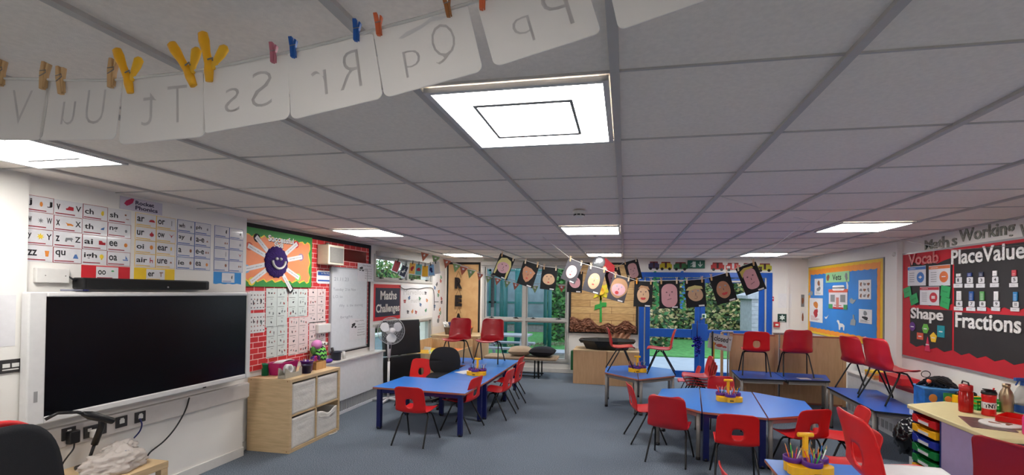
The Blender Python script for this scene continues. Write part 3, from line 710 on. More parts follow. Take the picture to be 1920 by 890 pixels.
# socket box on the bricks
a0, b1 = L2(611, 592)
t = thing('junction_box', 'small white surface socket box left of the whiteboard edge', 'box', M=frameL(5.42, 1.14, WX, .013))
MB().box(0, .26, 0, .12, 0, .05).build('cover', SKIRT, t, bevel=.01)
# radiator casing
t = thing('radiator_cover', 'long white boxed radiator cover with a slotted grille along its foot', 'radiator', (WX, 5.25, 0))
MB().box(.001, .16, 0, 1.66, .19, .73).box(.001, .15, 0, 1.66, .0, .045).box(.001, .12, 0, 1.66, .045, .19).build('casing', mat('radiator_white', (220, 222, 226), .4), t, bevel=.004)
MB().box(.001, .19, -.01, 1.68, .73, .755).build('top_shelf', SKIRT, t, bevel=.004)
mb = MB()
for k in range(40): mb.box(.12, .15, .02+k*.041, .034+k*.041, .045, .19)
mb.build('grille', mat('grille_grey', (170, 172, 176), .4), t)

# ---- maths challenges
t = thing('maths_banner', "red edged navy paper banner reading 'Maths Challenges' between the left windows", 'banner', M=frameL(6.86, 1.215, WX, .002))
w, h = .90, .60
MB().prism(rect(0, 0, w, h), 0, .003).build('red_border', RED, t)
part('navy_paper', mat('navy_paper', (36, 40, 64), .7), t, rect(.05, .06, w-.02, h-.06), .003, .005)
text_part('lettering', 'Maths', t, .20, .34, .56, .15, SKIRT, .006, .03); text_part('lettering', 'Challenges', t, .07, .09, .80, .18, SKIRT, .006, .03)
t = thing('butterfly_chart', 'white panel with paper butterflies and faint writing under the upper left window', 'chart', M=frameL(7.78, 1.215, WX, .002))
w, h = 1.2, .60
MB().prism(rect(0, 0, w, h), 0, .003).build('sheet', PAPER, t)
mb = MB(); put_text(mb, 'Marvellous', .1, .42, .95, .10, .0035); put_text(mb, 'maths', .4, .27, .4, .08, .0035); mb.build('faint_lettering', mat('faint_grey_ink', (190, 188, 186), .6), t)
BUT = [mat('butterfly_red', (176, 62, 58), .6), mat('butterfly_blue', (60, 104, 150), .6), mat('butterfly_green', (80, 150, 110), .6), mat('butterfly_black', (50, 50, 60), .6), ORG]
def butterfly(x, y, s, a):
    o = []
    for sx in (-1, 1):
        for (u, v, ru, rv) in ((.5, .35, .45, .4), (.4, -.35, .32, .3)):
            o.append([(x+s*((sx*u+ru*math.cos(q))*math.cos(a)-(v+rv*math.sin(q))*math.sin(a)), y+s*((sx*u+ru*math.cos(q))*math.sin(a)+(v+rv*math.sin(q))*math.cos(a))) for q in [2*PI*i/8 for i in range(8)]])
    return o
for k, (x, y) in enumerate([(.15, .30), (.33, .36), (.78, .34), (.28, .10), (.47, .10), (.62, .08), (.82, .22), (1.08, .10), (1.05, .45), (1.12, .3)]):
    part('butterfly', BUT[k % 5], t, None, .004, .007, butterfly(x, y, .045, .5*math.sin(k*2)))
t = thing('music_chart', 'narrow white strip with small butterflies at the corner beside the tan panel', 'chart', M=frameL(9.2, .95, WX, .002))
w, h = .62, 1.2
MB().prism(rect(0, 0, w, h), 0, .003).build('sheet', PAPER, t)
g = random.Random(5)
for k in range(12): part('butterfly', BUT[(k*2) % 5], t, None, .004, .007, butterfly(.08+.42*g.random(), .2+.078*k, .05, g.uniform(-.8, .8)))
mb = MB().prism(ell(.3, .12, .06, .05, 14), .004, .006).prism(rect(.1, .52, .3, .54), .004, .006); mb.build('drawing', PGR, t)
cable([(WX+.02, 7.7, 1.79), (WX+.02, 7.9, 1.74), (WX+.02, 8.2, 1.76), (WX+.02, 8.5, 1.75), (WX+.02, 8.9, 1.78), (WX+.02, 9.2, 1.72), (WX+.02, 9.25, 1.3)], .006, 'thin dark cord looped over the butterfly panel')
# small string of seven cards by the left window
S0 = [(738, 480), (758, 488), (775, 500), (800, 508), (822, 500)]
cols7 = [mat('card_crimson', (168, 42, 52), .5), mat('card_navy', (34, 38, 60), .5), mat('card_amber', (238, 184, 84), .5), mat('card_teal', (98, 180, 176), .5), mat('card_gold', (240, 184, 40), .5), mat('card_sky', (130, 180, 220), .5), mat('card_white', (226, 224, 214), .5)]
names7 = ['dark red', 'navy with a white bird', 'amber', 'teal', 'golden yellow', 'sky blue', 'plain white']
cen = [(743, 499, -20), (757, 508, -22), (773, 503, -6), (785, 505, -4), (797, 508, 0), (808.5, 506, 5), (818, 502, 8)]
def back_frame(p, tilt): return Matrix.Translation(p) @ Matrix(((1, 0, 0, 0), (0, 0, -1, 0), (0, 1, 0, 0), (0, 0, 0, 1))) @ Matrix.Rotation(tilt, 4, 'Z')
PEGW = wood('peg_wood', (206, 166, 116), (222, 184, 134), (1, 1, 20))
def peg_small(M, m, label, cat='clothes peg', group=None, s=1, wide=False):
    t = thing('clothes_peg', label, cat, M=M @ Matrix.Scale(s, 4), group=group)
    for sx in (-1, 1):
        MB().prism([(-.0, -.035), (.007, -.035), (.008, -.005), (.007, .02), (.010, .037), (.004, .037), (.001, .0)] if sx > 0 else [(-.0, -.035), (-.007, -.035), (-.008, -.005), (-.007, .02), (-.014, .037), (-.008, .037), (-.001, .0)], -.005, .005).build('prong', m, t, bevel=.001)
    MB().tube([(-.010, .004, .006), (.010, .004, .006), (.010, -.004, .006), (-.010, -.004, -.006), (-.010, .004, -.006), (.010, .004, -.006)], .0012, 5).build('spring', GREYM, t)
    return t
for k, (px, py, tl) in enumerate(cen):
    p = at(px, py, 8.0); hh = .21; ww = .13
    t = thing('hanging_card', 'small %s card on the short line before the upper left window' % names7[k], 'card', M=back_frame(p, R(tl)))
    MB().prism(rect(-ww/2, -hh/2, ww/2, hh/2), -.001, .001).build('sheet', PAPER, t)
    part('picture', cols7[k], t, rect(-ww/2+.012, -hh/2+.014, ww/2-.012, hh/2-.014), .001, .002)
    if k == 1: part('bird', SKIRT, t, [(-.04, -.02), (-.005, .01), (.01, .05), (.02, .01), (.045, 0), (.01, -.01), (0, -.04)], .002, .003)
    if k in (2, 3, 5): part('figure', PRED if k != 5 else NAVY, t, ell(0, 0, .03, .04, 10, .25, k), .002, .003)
    q = p + Vector((0, -.006, 0)) + Vector((-math.sin(R(tl)), 0, math.cos(R(tl))))*hh/2
    peg_small(back_frame(q, R(tl)), mat('dark_peg', (60, 50, 44), .5), 'small dark peg holding the %s card at the left window' % names7[k])
tag(MB().tube([at(730, 468, 8.0), at(743, 488, 8), at(757, 495, 8), at(773, 490, 8), at(785, 492, 8), at(800, 494, 8), at(812, 491, 8), at(824, 486, 8), at(845, 470, 8.05)], .003, 5).build('string_line', SKIRT), 'short white string holding the seven small cards by the left window', 'string')
# bunting
bp = [(783, 470), (800, 474), (822, 480), (840, 486), (860, 495), (880, 501), (897, 509), (915, 514), (935, 518), (955, 523), (968, 527), (985, 531), (1003, 532), (1030, 531), (1052, 533), (1068, 532)]
tag(MB().tube([at(770, 466, 8.35)]+[at(x, y, 8.35) for x, y in bp]+[at(1080, 531, 8.35)], .004, 5).build('string_line', mat('bunting_tape', (206, 190, 180), .7)), 'thin cord of the bunting sagging across to the daffodil board', 'cord')
TERR = mat('terracotta_felt', (190, 108, 86), .8, var=.15); SAGE = mat('sage_felt', (140, 172, 118), .8, var=.15)
for k, (x, y) in enumerate([(797, 473), (818, 479), (839, 486), (857, 494), (870, 499), (884, 505), (901, 512), (917, 517), (934, 521), (952, 526), (968, 530), (1003, 535), (1053, 534)]):
    p = at(x, y, 8.35); s = .068 if k > 5 else .085
    side = 'green' if k % 2 else 'terracotta'
    t = thing('bunting_flag', '%s triangular bunting flag, %s from the left' % (side, ['first', 'second', 'third', 'fourth', 'fifth', 'sixth', 'seventh', 'eighth', 'ninth', 'tenth', 'eleventh', 'twelfth', 'last'][k]), 'bunting flag', M=back_frame(p, R(-14 if k < 11 else 0)))
    MB().prism([(-s, 0), (0, -s*2), (s, 0)], -.001, .001).build('flag', SAGE if k % 2 else TERR, t)
    part('motif', PAPER, t, None, .001, .002, [ell(0, -s*.6, .02, .02, 8, .2, k), rect(-s, -.012, s, 0)])

# ================================================================== BACK WALL
CORK = wood('kraft_paper', (192, 150, 100), (204, 164, 114), (1, 1, 1), .75)
# reading area panel
t = thing('reading_panel', 'tall tan paper panel with black border in the left back corner', 'display board', M=frameB(-3.93, .66))
MB().prism(rect(0, 0, .78, 1.70), 0, .015).build('paper', CORK, t)
part('border', BLACK, t, None, .015, .022, [rect(0, 0, .035, 1.70), rect(.74, 0, .78, 1.70), rect(.035, 1.65, .74, 1.70), rect(.035, 0, .74, .03)])
FELT = mat('black_felt', (30, 22, 22), .95, bump=.5, bscale=150)
for ch, py0, py1, pw in (('R', 520, 541, 13), ('E', 553, 574, 12), ('A', 587, 606, 12)):
    x0, z1 = B2(860-pw/2, py0, 9.84); x1, z0 = B2(860+pw/2, py1, 9.84)
    t = thing('hanging_letter', 'black padded hanging letter %s on the tan panel' % ch, 'letter', M=frameB(x0, z0, 9.84), group='hanging letters on the tan panel')
    mb = MB(); put_text(mb, ch, 0, 0, x1-x0, z1-z0, 0, 0, .06, .03); mb.build('letter', FELT, t)
    MB().tube([(.02, z1-z0, .012), ((x1-x0)/2, z1-z0+.14, .012), (x1-x0-.02, z1-z0, .012)], .004, 5).build('string', FELT, t)
# daffodil board
a0, b1 = B2(1068, 492); a1, b0 = B2(1196, 627)
PLANK = None
def plank_mat():
    m = bpy.data.materials.new('plank_print_paper'); m.use_nodes = True; nt = m.node_tree; n = nt.nodes; b = n['Principled BSDF']; L = nt.links.new
    tc = n.new('ShaderNodeTexCoord'); mp = n.new('ShaderNodeMapping'); mp.inputs['Scale'].default_value = (1, 1, 1)
    br = n.new('ShaderNodeTexBrick'); br.inputs['Scale'].default_value = 1; br.inputs['Brick Width'].default_value = .9; br.inputs['Row Height'].default_value = .14; br.inputs['Mortar Size'].default_value = .004
    br.inputs['Color1'].default_value = (*lin((206, 172, 118)), 1); br.inputs['Color2'].default_value = (*lin((190, 152, 98)), 1); br.inputs['Mortar'].default_value = (*lin((120, 84, 50)), 1)
    mp2 = n.new('ShaderNodeMapping'); mp2.inputs['Scale'].default_value = (3, 22, 1)
    nz = n.new('ShaderNodeTexNoise'); nz.inputs['Scale'].default_value = 2.4; nz.inputs['Detail'].default_value = 5
    mx = n.new('ShaderNodeMix'); mx.data_type = 'RGBA'; mx.blend_type = 'MULTIPLY'; mx.inputs[0].default_value = .5
    L(tc.outputs['Object'], br.inputs['Vector']); L(tc.outputs['Object'], mp2.inputs[0]); L(mp2.outputs[0], nz.inputs['Vector']); L(br.outputs['Color'], mx.inputs[6]); 
    rp = n.new('ShaderNodeValToRGB'); rp.color_ramp.elements[0].position = .3; rp.color_ramp.elements[0].color = (.45, .35, .25, 1); rp.color_ramp.elements[1].position = .6; rp.color_ramp.elements[1].color = (1.1, 1.1, 1.1, 1)
    L(nz.outputs['Fac'], rp.inputs[0]); L(rp.outputs[0], mx.inputs[7]); L(mx.outputs[2], b.inputs['Base Color']); b.inputs['Roughness'].default_value = .6
    return m
t = thing('daffodil_board', 'wood print display board with a yellow paper daffodil and crumpled brown paper soil', 'display board', M=frameB(a0, b0)); w, h = a1-a0, b1-b0
MB().prism(rect(0, 0, w, h), 0, .02).build('backing', plank_mat(), t)
part('border', BLACK, t, None, .02, .03, [rect(0, 0, .045, h), rect(w-.045, 0, w, h), rect(.045, 0, w-.045, .045), rect(.045, h-.045, w-.045, h)])
fx, fy = w*.465, h*.60
DAFF = mat('daffodil_yellow', (222, 206, 40), .6)
fl = part('flower', DAFF, t, None, .025, .04, [star(fx, fy, .23, .12, 8)])
MB().lathe([(.03, .035), (.07, .09), (.085, .10), (.075, .085), (.001, .045)], 16, c=(fx, fy)).build('trumpet', mat('trumpet_orange', (240, 190, 60), .6), fl)
stem = part('stem', GREEN, t, [(fx-.02, .24), (fx+.03, .24), (fx+.02, fy-.1), (fx-.02, fy-.1)], .025, .04)
part('leaf', GREEN, t, None, .026, .042, [[(fx, h*.36), (fx-.13, h*.33), (fx-.12, h*.40), (fx-.02, h*.42)], [(fx, h*.38), (fx+.12, h*.38), (fx+.12, h*.44), (fx+.03, h*.44)]])
g = random.Random(11)
def soil(u, v):
    x = .03+(w-.06)*u; top = .26+.05*math.sin(u*9)+.04*math.sin(u*23+1)-.10*u
    y = .03+top*v - (.0 if v else .0)
    return (x, y+.012*mn.noise(Vector((u*30, v*6, 3))), .03+(.05*abs(mn.noise(Vector((u*16, v*5, 0))))+.06*abs(mn.noise(Vector((u*34+v*9, v*12, 7)))))*2.2*(.5+.5*math.sin(PI*min(1, v+.15))))
MB().grid(soil, 110, 26).build('soil_paper', mat('brown_tissue', (134, 88, 66), .7, var=.2, scale=12), t)
def drape(u, v): return (w*(.58+.34*u-.1*v*(u-.5)), .05-.22*v*(1-.6*abs(u-.45)), .05+.03*math.sin(u*22+v*6))
MB().grid(drape, 26, 8).build('hanging_paper', mat('tan_tissue', (186, 140, 112), .7, var=.15, scale=12), t)
# exit sign
a0, b1 = B2(1289, 488); a1, b0 = B2(1321, 503)
EXG = mat('exit_green', (14, 96, 74), .4)
def running_man(x, y, s):
    L_ = []
    L_.append(ell(x+.52*s, y+.86*s, .09*s, .09*s, 10))
    L_.append([(x+.35*s, y+.75*s), (x+.5*s, y+.74*s), (x+.58*s, y+.45*s), (x+.42*s, y+.42*s)])
    L_.append([(x+.5*s, y+.74*s), (x+.75*s, y+.6*s), (x+.72*s, y+.53*s), (x+.5*s, y+.62*s)])
    L_.append([(x+.38*s, y+.75*s), (x+.14*s, y+.62*s), (x+.16*s, y+.45*s), (x+.23*s, y+.46*s), (x+.23*s, y+.58*s), (x+.42*s, y+.64*s)])
    L_.append([(x+.44*s, y+.48*s), (x+.57*s, y+.48*s), (x+.76*s, y+.3*s), (x+.68*s, y+.08*s), (x+.6*s, y+.1*s), (x+.64*s, y+.27*s)])
    L_.append([(x+.42*s, y+.48*s), (x+.52*s, y+.42*s), (x+.36*s, y+.16*s), (x+.1*s, y+.14*s), (x+.1*s, y+.22*s), (x+.3*s, y+.24*s)])
    return L_
t = thing('exit_sign', 'green exit sign box with a white running man and a down arrow above the door', 'sign', M=frameB(a0, b0)); w, h = a1-a0, b1-b0
MB().box(0, w, 0, h, 0, .05).build('housing', EXG, t, bevel=.004)
SG = mat('sign_white', (224, 236, 228), .4)
part('door_symbol', SG, t, rect(w*.28, h*.14, w*.46, h*.84), .05, .0515)
part('running_man', SG, t, None, .05, .0525, running_man(w*.12, h*.1, h*.8))
part('arrow', SG, t, None, .05, .052, [rect(w*.70, h*.35, w*.75, h*.85), [(w*.60, h*.45), (w*.725, h*.15), (w*.85, h*.45), (w*.85, h*.58), (w*.725, h*.30), (w*.60, h*.58)]])
# paper train carriages over the door
TRN = [(1216, 1236, 'navy'), (1237, 1260, 'yellow'), (1263, 1289, 'green'), (1333, 1358, 'red'), (1361, 1388, 'red and white'), (1391, 1418, 'green and white'), (1421, 1447, 'yellow and green')]
TC = {'navy': (66, 60, 96), 'yellow': (206, 190, 48), 'green': (58, 120, 74), 'red': (190, 56, 56), 'red and white': (206, 70, 66), 'green and white': (90, 140, 100), 'yellow and green': (186, 186, 60)}
for k, (x0, x1, nm) in enumerate(TRN):
    a0, b1 = B2(x0, 490+k*.6); a1, b0 = B2(x1, 506+k*.6)
    t = thing('paper_train_carriage', '%s paper train carriage stuck above the door, %s the exit sign' % (nm, 'left of' if x0 < 1300 else 'right of'), 'paper train', M=frameB(a0, b0)); w, h = a1-a0, b1-b0
    MB().prism([(0, .03), (w, .03), (w, h*.72), (w*.9, h*.72), (w*.86, h), (w*.14, h), (w*.1, h*.72), (0, h*.72)], 0, .003).build('body', mat('train_'+nm.replace(' ', '_'), TC[nm], .6), t)
    part('wheel', BLKP, t, None, .003, .005, [ell(w*.2, .03, .03, .03, 12), ell(w*.8, .03, .03, .03, 12)]); part('window', mat('train_dark', (70, 40, 40), .6) if k != 4 else PAPER, t, None, .003, .005, [rect(w*.42, h*.3, w*.58, h*.95)]+([rect(w*.05, h*.35, w*.3, h*.62)] if k > 3 else []))
    part('stripe', mat('train_roof', (140, 60, 60), .6), t, rect(w*.14, h*.86, w*.86, h), .003, .0045)
# small signs right of the door
def wsign(px0, py0, px1, py1, name, lb, cat, m, th=.006):
    a0, b1 = B2(px0, py0); a1, b0 = B2(px1, py1); t = thing(name, lb, cat, M=frameB(a0, b0)); MB().box(0, a1-a0, 0, b1-b0, 0, th).build('plate', m, t, bevel=.001); return t, a1-a0, b1-b0
t, w, h = wsign(1443, 556, 1451, 564, 'fire_point_sign', 'small red and white sign beside the top right of the door', 'sign', RED)
part('symbol', PAPER, t, None, .006, .007, [rect(.01, .02, w*.45, h-.02), rect(w*.55, h*.4, w-.01, h-.02)])
t, w, h = wsign(1458, 588, 1475, 604, 'safety_sign', 'dark green sign with a white starburst right of the door', 'sign', mat('dark_green_sign', (24, 60, 50), .4))
part('symbol', SG, t, None, .006, .007, [star(w/2, h/2+.01, h*.36, h*.2, 6)]+[rect(w*.2, .01, w*.8, .02)])
t, w, h = wsign(1450, 603, 1461, 613, 'fire_alarm_point', 'red fire alarm call point beside the door', 'fire alarm', mat('alarm_red', (190, 52, 56), .4), .04)
part('face', SG, t, rect(w*.25, h*.3, w*.75, h*.65), .04, .042)
t, w, h = wsign(1459, 550, 1484, 577, 'notice_sheet', 'plain pale notice sheet on the back wall above the green sign', 'notice', PAPER, .002)
t, w, h = wsign(1502, 583, 1508, 606, 'small_picture', 'narrow dark figure picture in the right back corner', 'picture', PAPER, .003); part('figure', PBR, t, ell(w/2, h/2, w*.25, h*.4, 10, .15, 3), .003, .004)
t, w, h = wsign(1502, 552, 1508, 575, 'small_picture', 'narrow grey photograph in the right back corner, above the dark figure', 'picture', PGR, .003); part('figure', PBR, t, ell(w/2, h/2, w*.3, h*.3, 10, .15, 4), .003, .004)
# things on the door
t, w, h = wsign(1316, 588, 1324, 596, 'door_sticker', 'small green and white sticker on the right door pane', 'sticker', SG, .002); part('symbol', EXG, t, rect(.01, .01, w*.7, h-.02), .002, .003)
# blue ornament hanging at the handle
p = ony(1307, 640, 9.84)
t = thing('hanging_ornament', 'dark blue tinsel bunch hanging on the door lock', 'ornament', (p.x, p.y, p.z))
g = random.Random(9); mb = MB()
for k in range(46): mb.ball((g.gauss(0, .045), g.gauss(0, .02), -.05+g.gauss(0, .10)), g.uniform(.018, .034), mi=0, nu=6, nv=4)
mb.build('tinsel', mat('blue_tinsel', (16, 20, 130), .25, metal=.5), t); MB().tube([(0, 0, .0), (0, 0, .42)], .014, 6).build('ribbon', NAVY, t)

# ================================================================== RIGHT WALL
a0, b1 = 10.0-.15, 2.25
vy0, vy1, vz0, vz1 = 9.80, 7.17, 1.02, 2.25     # far, near, bottom, top
t = thing('vets_board', "blue paper display board with yellow and orange border, headed 'Vets'", 'display board', M=frameR(vy0, vz0)); w, h = vy0-vy1, vz1-vz0
MB().prism(rect(-.015, -.015, w+.015, h+.015), 0, .02).build('frame', GREYM, t)
def wavy(x0, y0, x1, y1, amp, n):
    p = []
    for (ax, ay, bx, by, nx, ny) in ((x0, y0, x1, y0, 0, 1), (x1, y0, x1, y1, -1, 0), (x1, y1, x0, y1, 0, -1), (x0, y1, x0, y0, 1, 0)):
        m_ = n if ax != bx else max(4, n//2)
        for i in range(m_): s = i/m_; o = amp*abs(math.sin(PI*s*m_/3)); p.append((ax+(bx-ax)*s+nx*o, ay+(by-ay)*s+ny*o))
    return p
part('yellow_border', mat('border_yellow', (240, 196, 30), .6), t, rect(0, 0, w, h), .02, .023)
part('orange_border', mat('border_orange', (244, 150, 40), .6), t, wavy(.04, .03, w-.05, h-.04, .01, 40), .023, .026)
part('blue_paper', mat('royal_paper', (44, 130, 212), .6, var=.06, scale=3), t, wavy(.11, .10, w-.13, h-.13, .012, 40), .026, .029)
def R6(x, y): return R2(1440+x/3.4214, 440+y/3.4214)
def vsheet(x0, y0, x1, y1, name, lb, cat, m, th=.003, off=.031):
    a0, b1 = R6(x0, y0); a1, b0 = R6(x1, y1); t = thing(name, lb, cat, M=frameR(a0, b0, WXR, off)); W_, H_ = a0-a1, b1-b0
    if m: MB().prism(rect(0, 0, W_, H_), 0, th).build('sheet', m, t)
    return t, W_, H_
t, w, h = vsheet(385, 245, 537, 300, 'vets_sign', "green sign reading 'Vets' with a brown owl, at the top of the blue board", 'sign', mat('mint_card', (150, 204, 150), .6))
text_part('lettering', 'Vets', t, w*.30, h*.2, w*.38, h*.58, INK, .0035, .02); part('owl', PBR, t, None, .003, .004, [ell(w*.1, h*.5, w*.07, h*.32, 12, .1, 2)]); part('dog', PGR, t, None, .003, .004, [ell(w*.88, h*.5, w*.06, h*.3, 12, .2, 5)])
for (x0, y0, x1, y1, lb, cols) in ((312, 283, 366, 388, 'white sheet with a standing figure, top left of the blue board', (PBR, PGR)), (279, 405, 363, 566, 'tall white sheet with orange drawings at the left of the blue board', (ORG, PRED)),
                                (597, 291, 677, 414, 'white sheet of small animal pictures, top right of the blue board', (PGR, PBR)), (599, 475, 683, 574, 'white sheet with a dark drawing, lower right of the blue board', (PGR, INK))):
    t, w, h = vsheet(x0, y0, x1, y1, 'animal_sheet', lb, 'sheet', PAPER)
    g = random.Random(x0); a, b = MB(), MB()
    a.prism(ell(w*.5, h*.72, w*.16, h*.15, 12, .15, x0), .003, .004); b.prism(ell(w*.5, h*.38, w*.2, h*.14, 12, .25, x1), .003, .004)
    for k in range(4): b.prism(rect(w*.12, h*(.08+.05*k), w*g.uniform(.5, .85), h*(.095+.05*k)), .003, .004)
    if x0 == 597:
        a = MB(); b = MB()
        for k in range(9): (a if k % 2 else b).prism(ell(w*(.2+.3*(k % 3)), h*(.18+.3*(k//3)), w*.09, h*.09, 9, .3, k), .003, .004)
    a.build('drawing', cols[0], t); b.build('print', cols[1], t)
t, w, h = vsheet(405, 330, 524, 480, 'paper_house', 'paper vet surgery building with red roof in the middle of the blue board', 'paper model', None)
MB().prism(rect(0, 0, w, h*.82), 0, .004).build('front', mat('house_paper', (214, 206, 212), .6), t)
part('roof', mat('house_roof', (206, 90, 66), .6), t, rect(-.01, h*.72, w+.01, h*.86), .004, .006)
part('sign_arch', PAPER, t, rrect(w*.2, h*.8, w*.86, h*1.03, .05), .003, .007); part('door', mat('house_door', (196, 120, 110), .6), t, rect(w*.42, .02, w*.56, h*.5), .004, .006)
part('window', PGR, t, None, .004, .006, [rect(w*.1, h*.3, w*.34, h*.62), rect(w*.64, h*.3, w*.9, h*.62)]); part('bush', PGN, t, None, .004, .008, [rect(0, 0, w*.22, h*.2), rect(w*.82, 0, w, h*.2)]); part('brickwork', PRED, t, None, .004, .0055, [rect(w*.24, .0, w*.8, h*.08), rect(w*.3, h*.14, w*.7, h*.17)])
t, w, h = vsheet(455, 545, 505, 615, 'paper_animal', 'white paper dog silhouette low in the middle of the blue board', 'paper animal', None)
dog = [(.1, 1), (.3, .95), (.38, .7), (.75, .68), (1, .5), (.95, .0), (.85, 0), (.8, .35), (.5, .3), (.45, 0), (.3, 0), (.25, .5), (.12, .75), (0, .85)]
MB().prism([(x*w, y*h) for x, y in dog], 0, .003).build('body', PAPER, t)
GRP = mat('grey_card', (150, 158, 164), .7)
t, w, h = vsheet(540, 510, 578, 583, 'paper_animal', 'grey paper rabbit silhouette low right of the blue board', 'paper animal', None)
MB().prism([(x*w, y*h) for x, y in [(.05, 0), (.9, 0), (1, .45), (.75, .6), (.7, 1), (.5, 1), (.5, .6), (.2, .5)]], 0, .003).build('body', GRP, t)
t, w, h = vsheet(538, 404, 580, 445, 'paper_animal', 'grey paper bird silhouette right of the paper building', 'paper animal', None)
MB().prism([(x*w, y*h) for x, y in [(0, .7), (.3, 1), (.6, .7), (1, .75), (.85, .45), (.5, 0), (.1, .2)]], 0, .003).build('body', GRP, t)
t, w, h = vsheet(270, 358, 300, 388, 'paper_animal', 'small grey paper cat silhouette at the left edge of the blue board', 'paper animal', None)
MB().prism([(x*w, y*h) for x, y in [(0, 0), (.9, 0), (1, .6), (.7, 1), (.5, .7), (.2, .6)]], 0, .003).build('body', GRP, t)
t, w, h = vsheet(376, 510, 402, 540, 'paper_animal', 'tiny white paper tick shape left of the white dog', 'paper animal', None)
MB().prism([(x*w, y*h) for x, y in [(0, .5), (.35, .3), (1, 1), (.5, 0), (.2, 0)]], 0, .003).build('body', PAPER, t)
t, w, h = vsheet(508, 250, 530, 360, 'paper_animal', 'white paper giraffe neck shape hanging beside the green sign', 'paper animal', None)
MB().prism([(x*w, y*h) for x, y in [(.1, 1), (.6, 1), (.6, .6), (1, .3), (.9, 0), (.6, 0), (.4, .5)]], 0, .003).build('body', PAPER, t)

# maths working wall
my0, my1, mz0, mz1 = 6.70, 3.60, .99, 2.255
t = thing('maths_board', 'large red and black display board filling the right wall with place value and fractions headings', 'display board', M=frameR(my0, mz0)); w, h = my0-my1, mz1-mz0
MB().prism(rect(-.02, -.02, w+.02, h+.02), 0, .018).build('frame', mat('aluminium', (170, 172, 176)), t)
REDB = mat('board_red', (188, 28, 44), .65, var=.08, scale=4); BLKB = mat('board_black', (40, 38, 40), .7, var=.15, scale=5)
part('red_paper', REDB, t, rect(0, 0, w, h), .018, .021)
def R7(x, y): return R2(1660+x/2.9653, 400+y/2.9653)
ax = lambda x: my0-R7(x, 500)[0]
xs0, xs1, xs2 = ax(150), ax(385), w
def zig(x0, x1, y0, y1, top=False, n=9):
    p = [(x0, y1)]
    k = max(3, int((x1-x0)/.11))
    for i in range(k+1): p.append((x0+(x1-x0)*i/k, y0+(.0 if i % 2 else .035)))
    p.append((x1, y1))
    if top:
        for i in range(1, k): p.append((x1+(x0-x1)*i/k, y1-(.02 if i % 2 else .05)))
    return p
yv1 = R7(150, 290)[1]-mz0; yv0 = R7(150, 515)[1]-mz0+.01; ys1 = R7(150, 535)[1]-mz0; ys0 = R7(150, 755)[1]-mz0
part('black_paper', BLKB, t, None, .021, .024, [zig(xs0, xs1, yv0, h-.10, True), zig(xs0, xs1, .13, yv0-.035), zig(xs1+.03, w-.02, yv0-.015, h-.03), zig(xs1+.03, w-.02, .13, yv0-.05)])
WOB = mat('letter_white', (222, 220, 218), .5, var=.2, scale=60)
def mtext(txt, x0, yt, yb, x1, m, name='letter', cat='lettering', lb='', depth=.006, off=.026, bold=.02, X=WXR):
    a0, b1 = R7(x0, yt); _, b0 = R7(x0, yb); a1, _ = R7(x1, 500)
    t = thing('paper_lettering', lb, cat, M=frameR(a0, b0, X, off))
    mb = MB(); put_text(mb, txt, 0, 0, a0-a1, b1-b0, 0, 0, bold, depth); mb.build('letters', m, t); return t
mtext('Vocab', 143, 228, 290, 312, mat('letter_glitter', (196, 90, 90), .4, var=.4, scale=80), lb="pinkish cut out word 'Vocab' at the top left of the red board")
mtext('Shape', 157, 522, 600, 338, WOB, lb="white patterned cut out word 'Shape' under the vocabulary cards")
mtext('PlaceValue', 385, 205, 285, 800, WOB, lb="white cut out words 'PlaceValue' along the top of the red board")
mtext('Fractions', 408, 548, 632, 778, WOB, lb="white cut out word 'Fractions' low on the red board")
CAM = mat('letter_camo', (140, 142, 130), .5, var=.5, scale=30)
mtext('Mat', 222, 150, 203, 318, CAM, lb="camouflage cut out letters 'Mat' on the wall above the board", off=.002)
t = mtext('h', 318, 128, 198, 356, CAM, lb="tilted camouflage cut out letter 'h' slipping above the board", off=.002)
mtext('s', 373, 138, 180, 400, CAM, lb="small camouflage cut out letter 's' above the board", off=.002)
mtext('Working', 413, 92, 180, 724, CAM, lb="camouflage cut out word 'Working' on the wall above the board", off=.002)
mtext('Wall', 752, 62, 140, 900, CAM, lb="camouflage cut out word 'Wall' at the right edge above the board", off=.002)
# vocab cards
for (x0, y0, x1, y1, m, sg, lb) in ((140, 298, 240, 400, mat('sum_blue', (36, 104, 180), .5), '+', 'white card with blue bar and plus sign under Vocab'), (258, 292, 377, 400, mat('sum_orange', (214, 110, 54), .5), '-', 'white card with orange bar and minus sign right of the plus card'),
                                (208, 408, 315, 512, mat('sum_red', (186, 40, 56), .5), '=', 'white card with red bar and equals sign below the plus card')):
    a0, b1 = R7(x0, y0); a1, b0 = R7(x1, y1); t = thing('sum_card', lb, 'card', M=frameR(a0, b0, WXR, .027)); w_, h_ = a0-a1, b1-b0
    MB().prism(rect(0, 0, w_, h_), 0, .003).build('sheet', LAM, t); part('bar', m, t, rect(0, h_*.82, w_, h_*.97), .003, .004); part('disc', m, t, ell(w_*.72, h_*.42, w_*.2, h_*.27, 20), .003, .004)
    text_part('sign', sg, t, w_*.63, h_*(.36 if sg != '-' else .41), w_*.18, h_*(.14 if sg != '-' else .04), PAPER, .005, .04)
    part('print', PGR, t, None, .003, .004, [rect(w_*.1, h_*(.2+.11*k), w_*.38, h_*(.23+.11*k)) for k in range(5)])
    text_part('heading', {'+': 'addition', '-': 'subtraction', '=': 'equals'}[sg], t, w_*.1, h_*.86, w_*.35, h_*.07, PAPER, .005)
GN = mat('note_green', (44, 160, 92), .6)
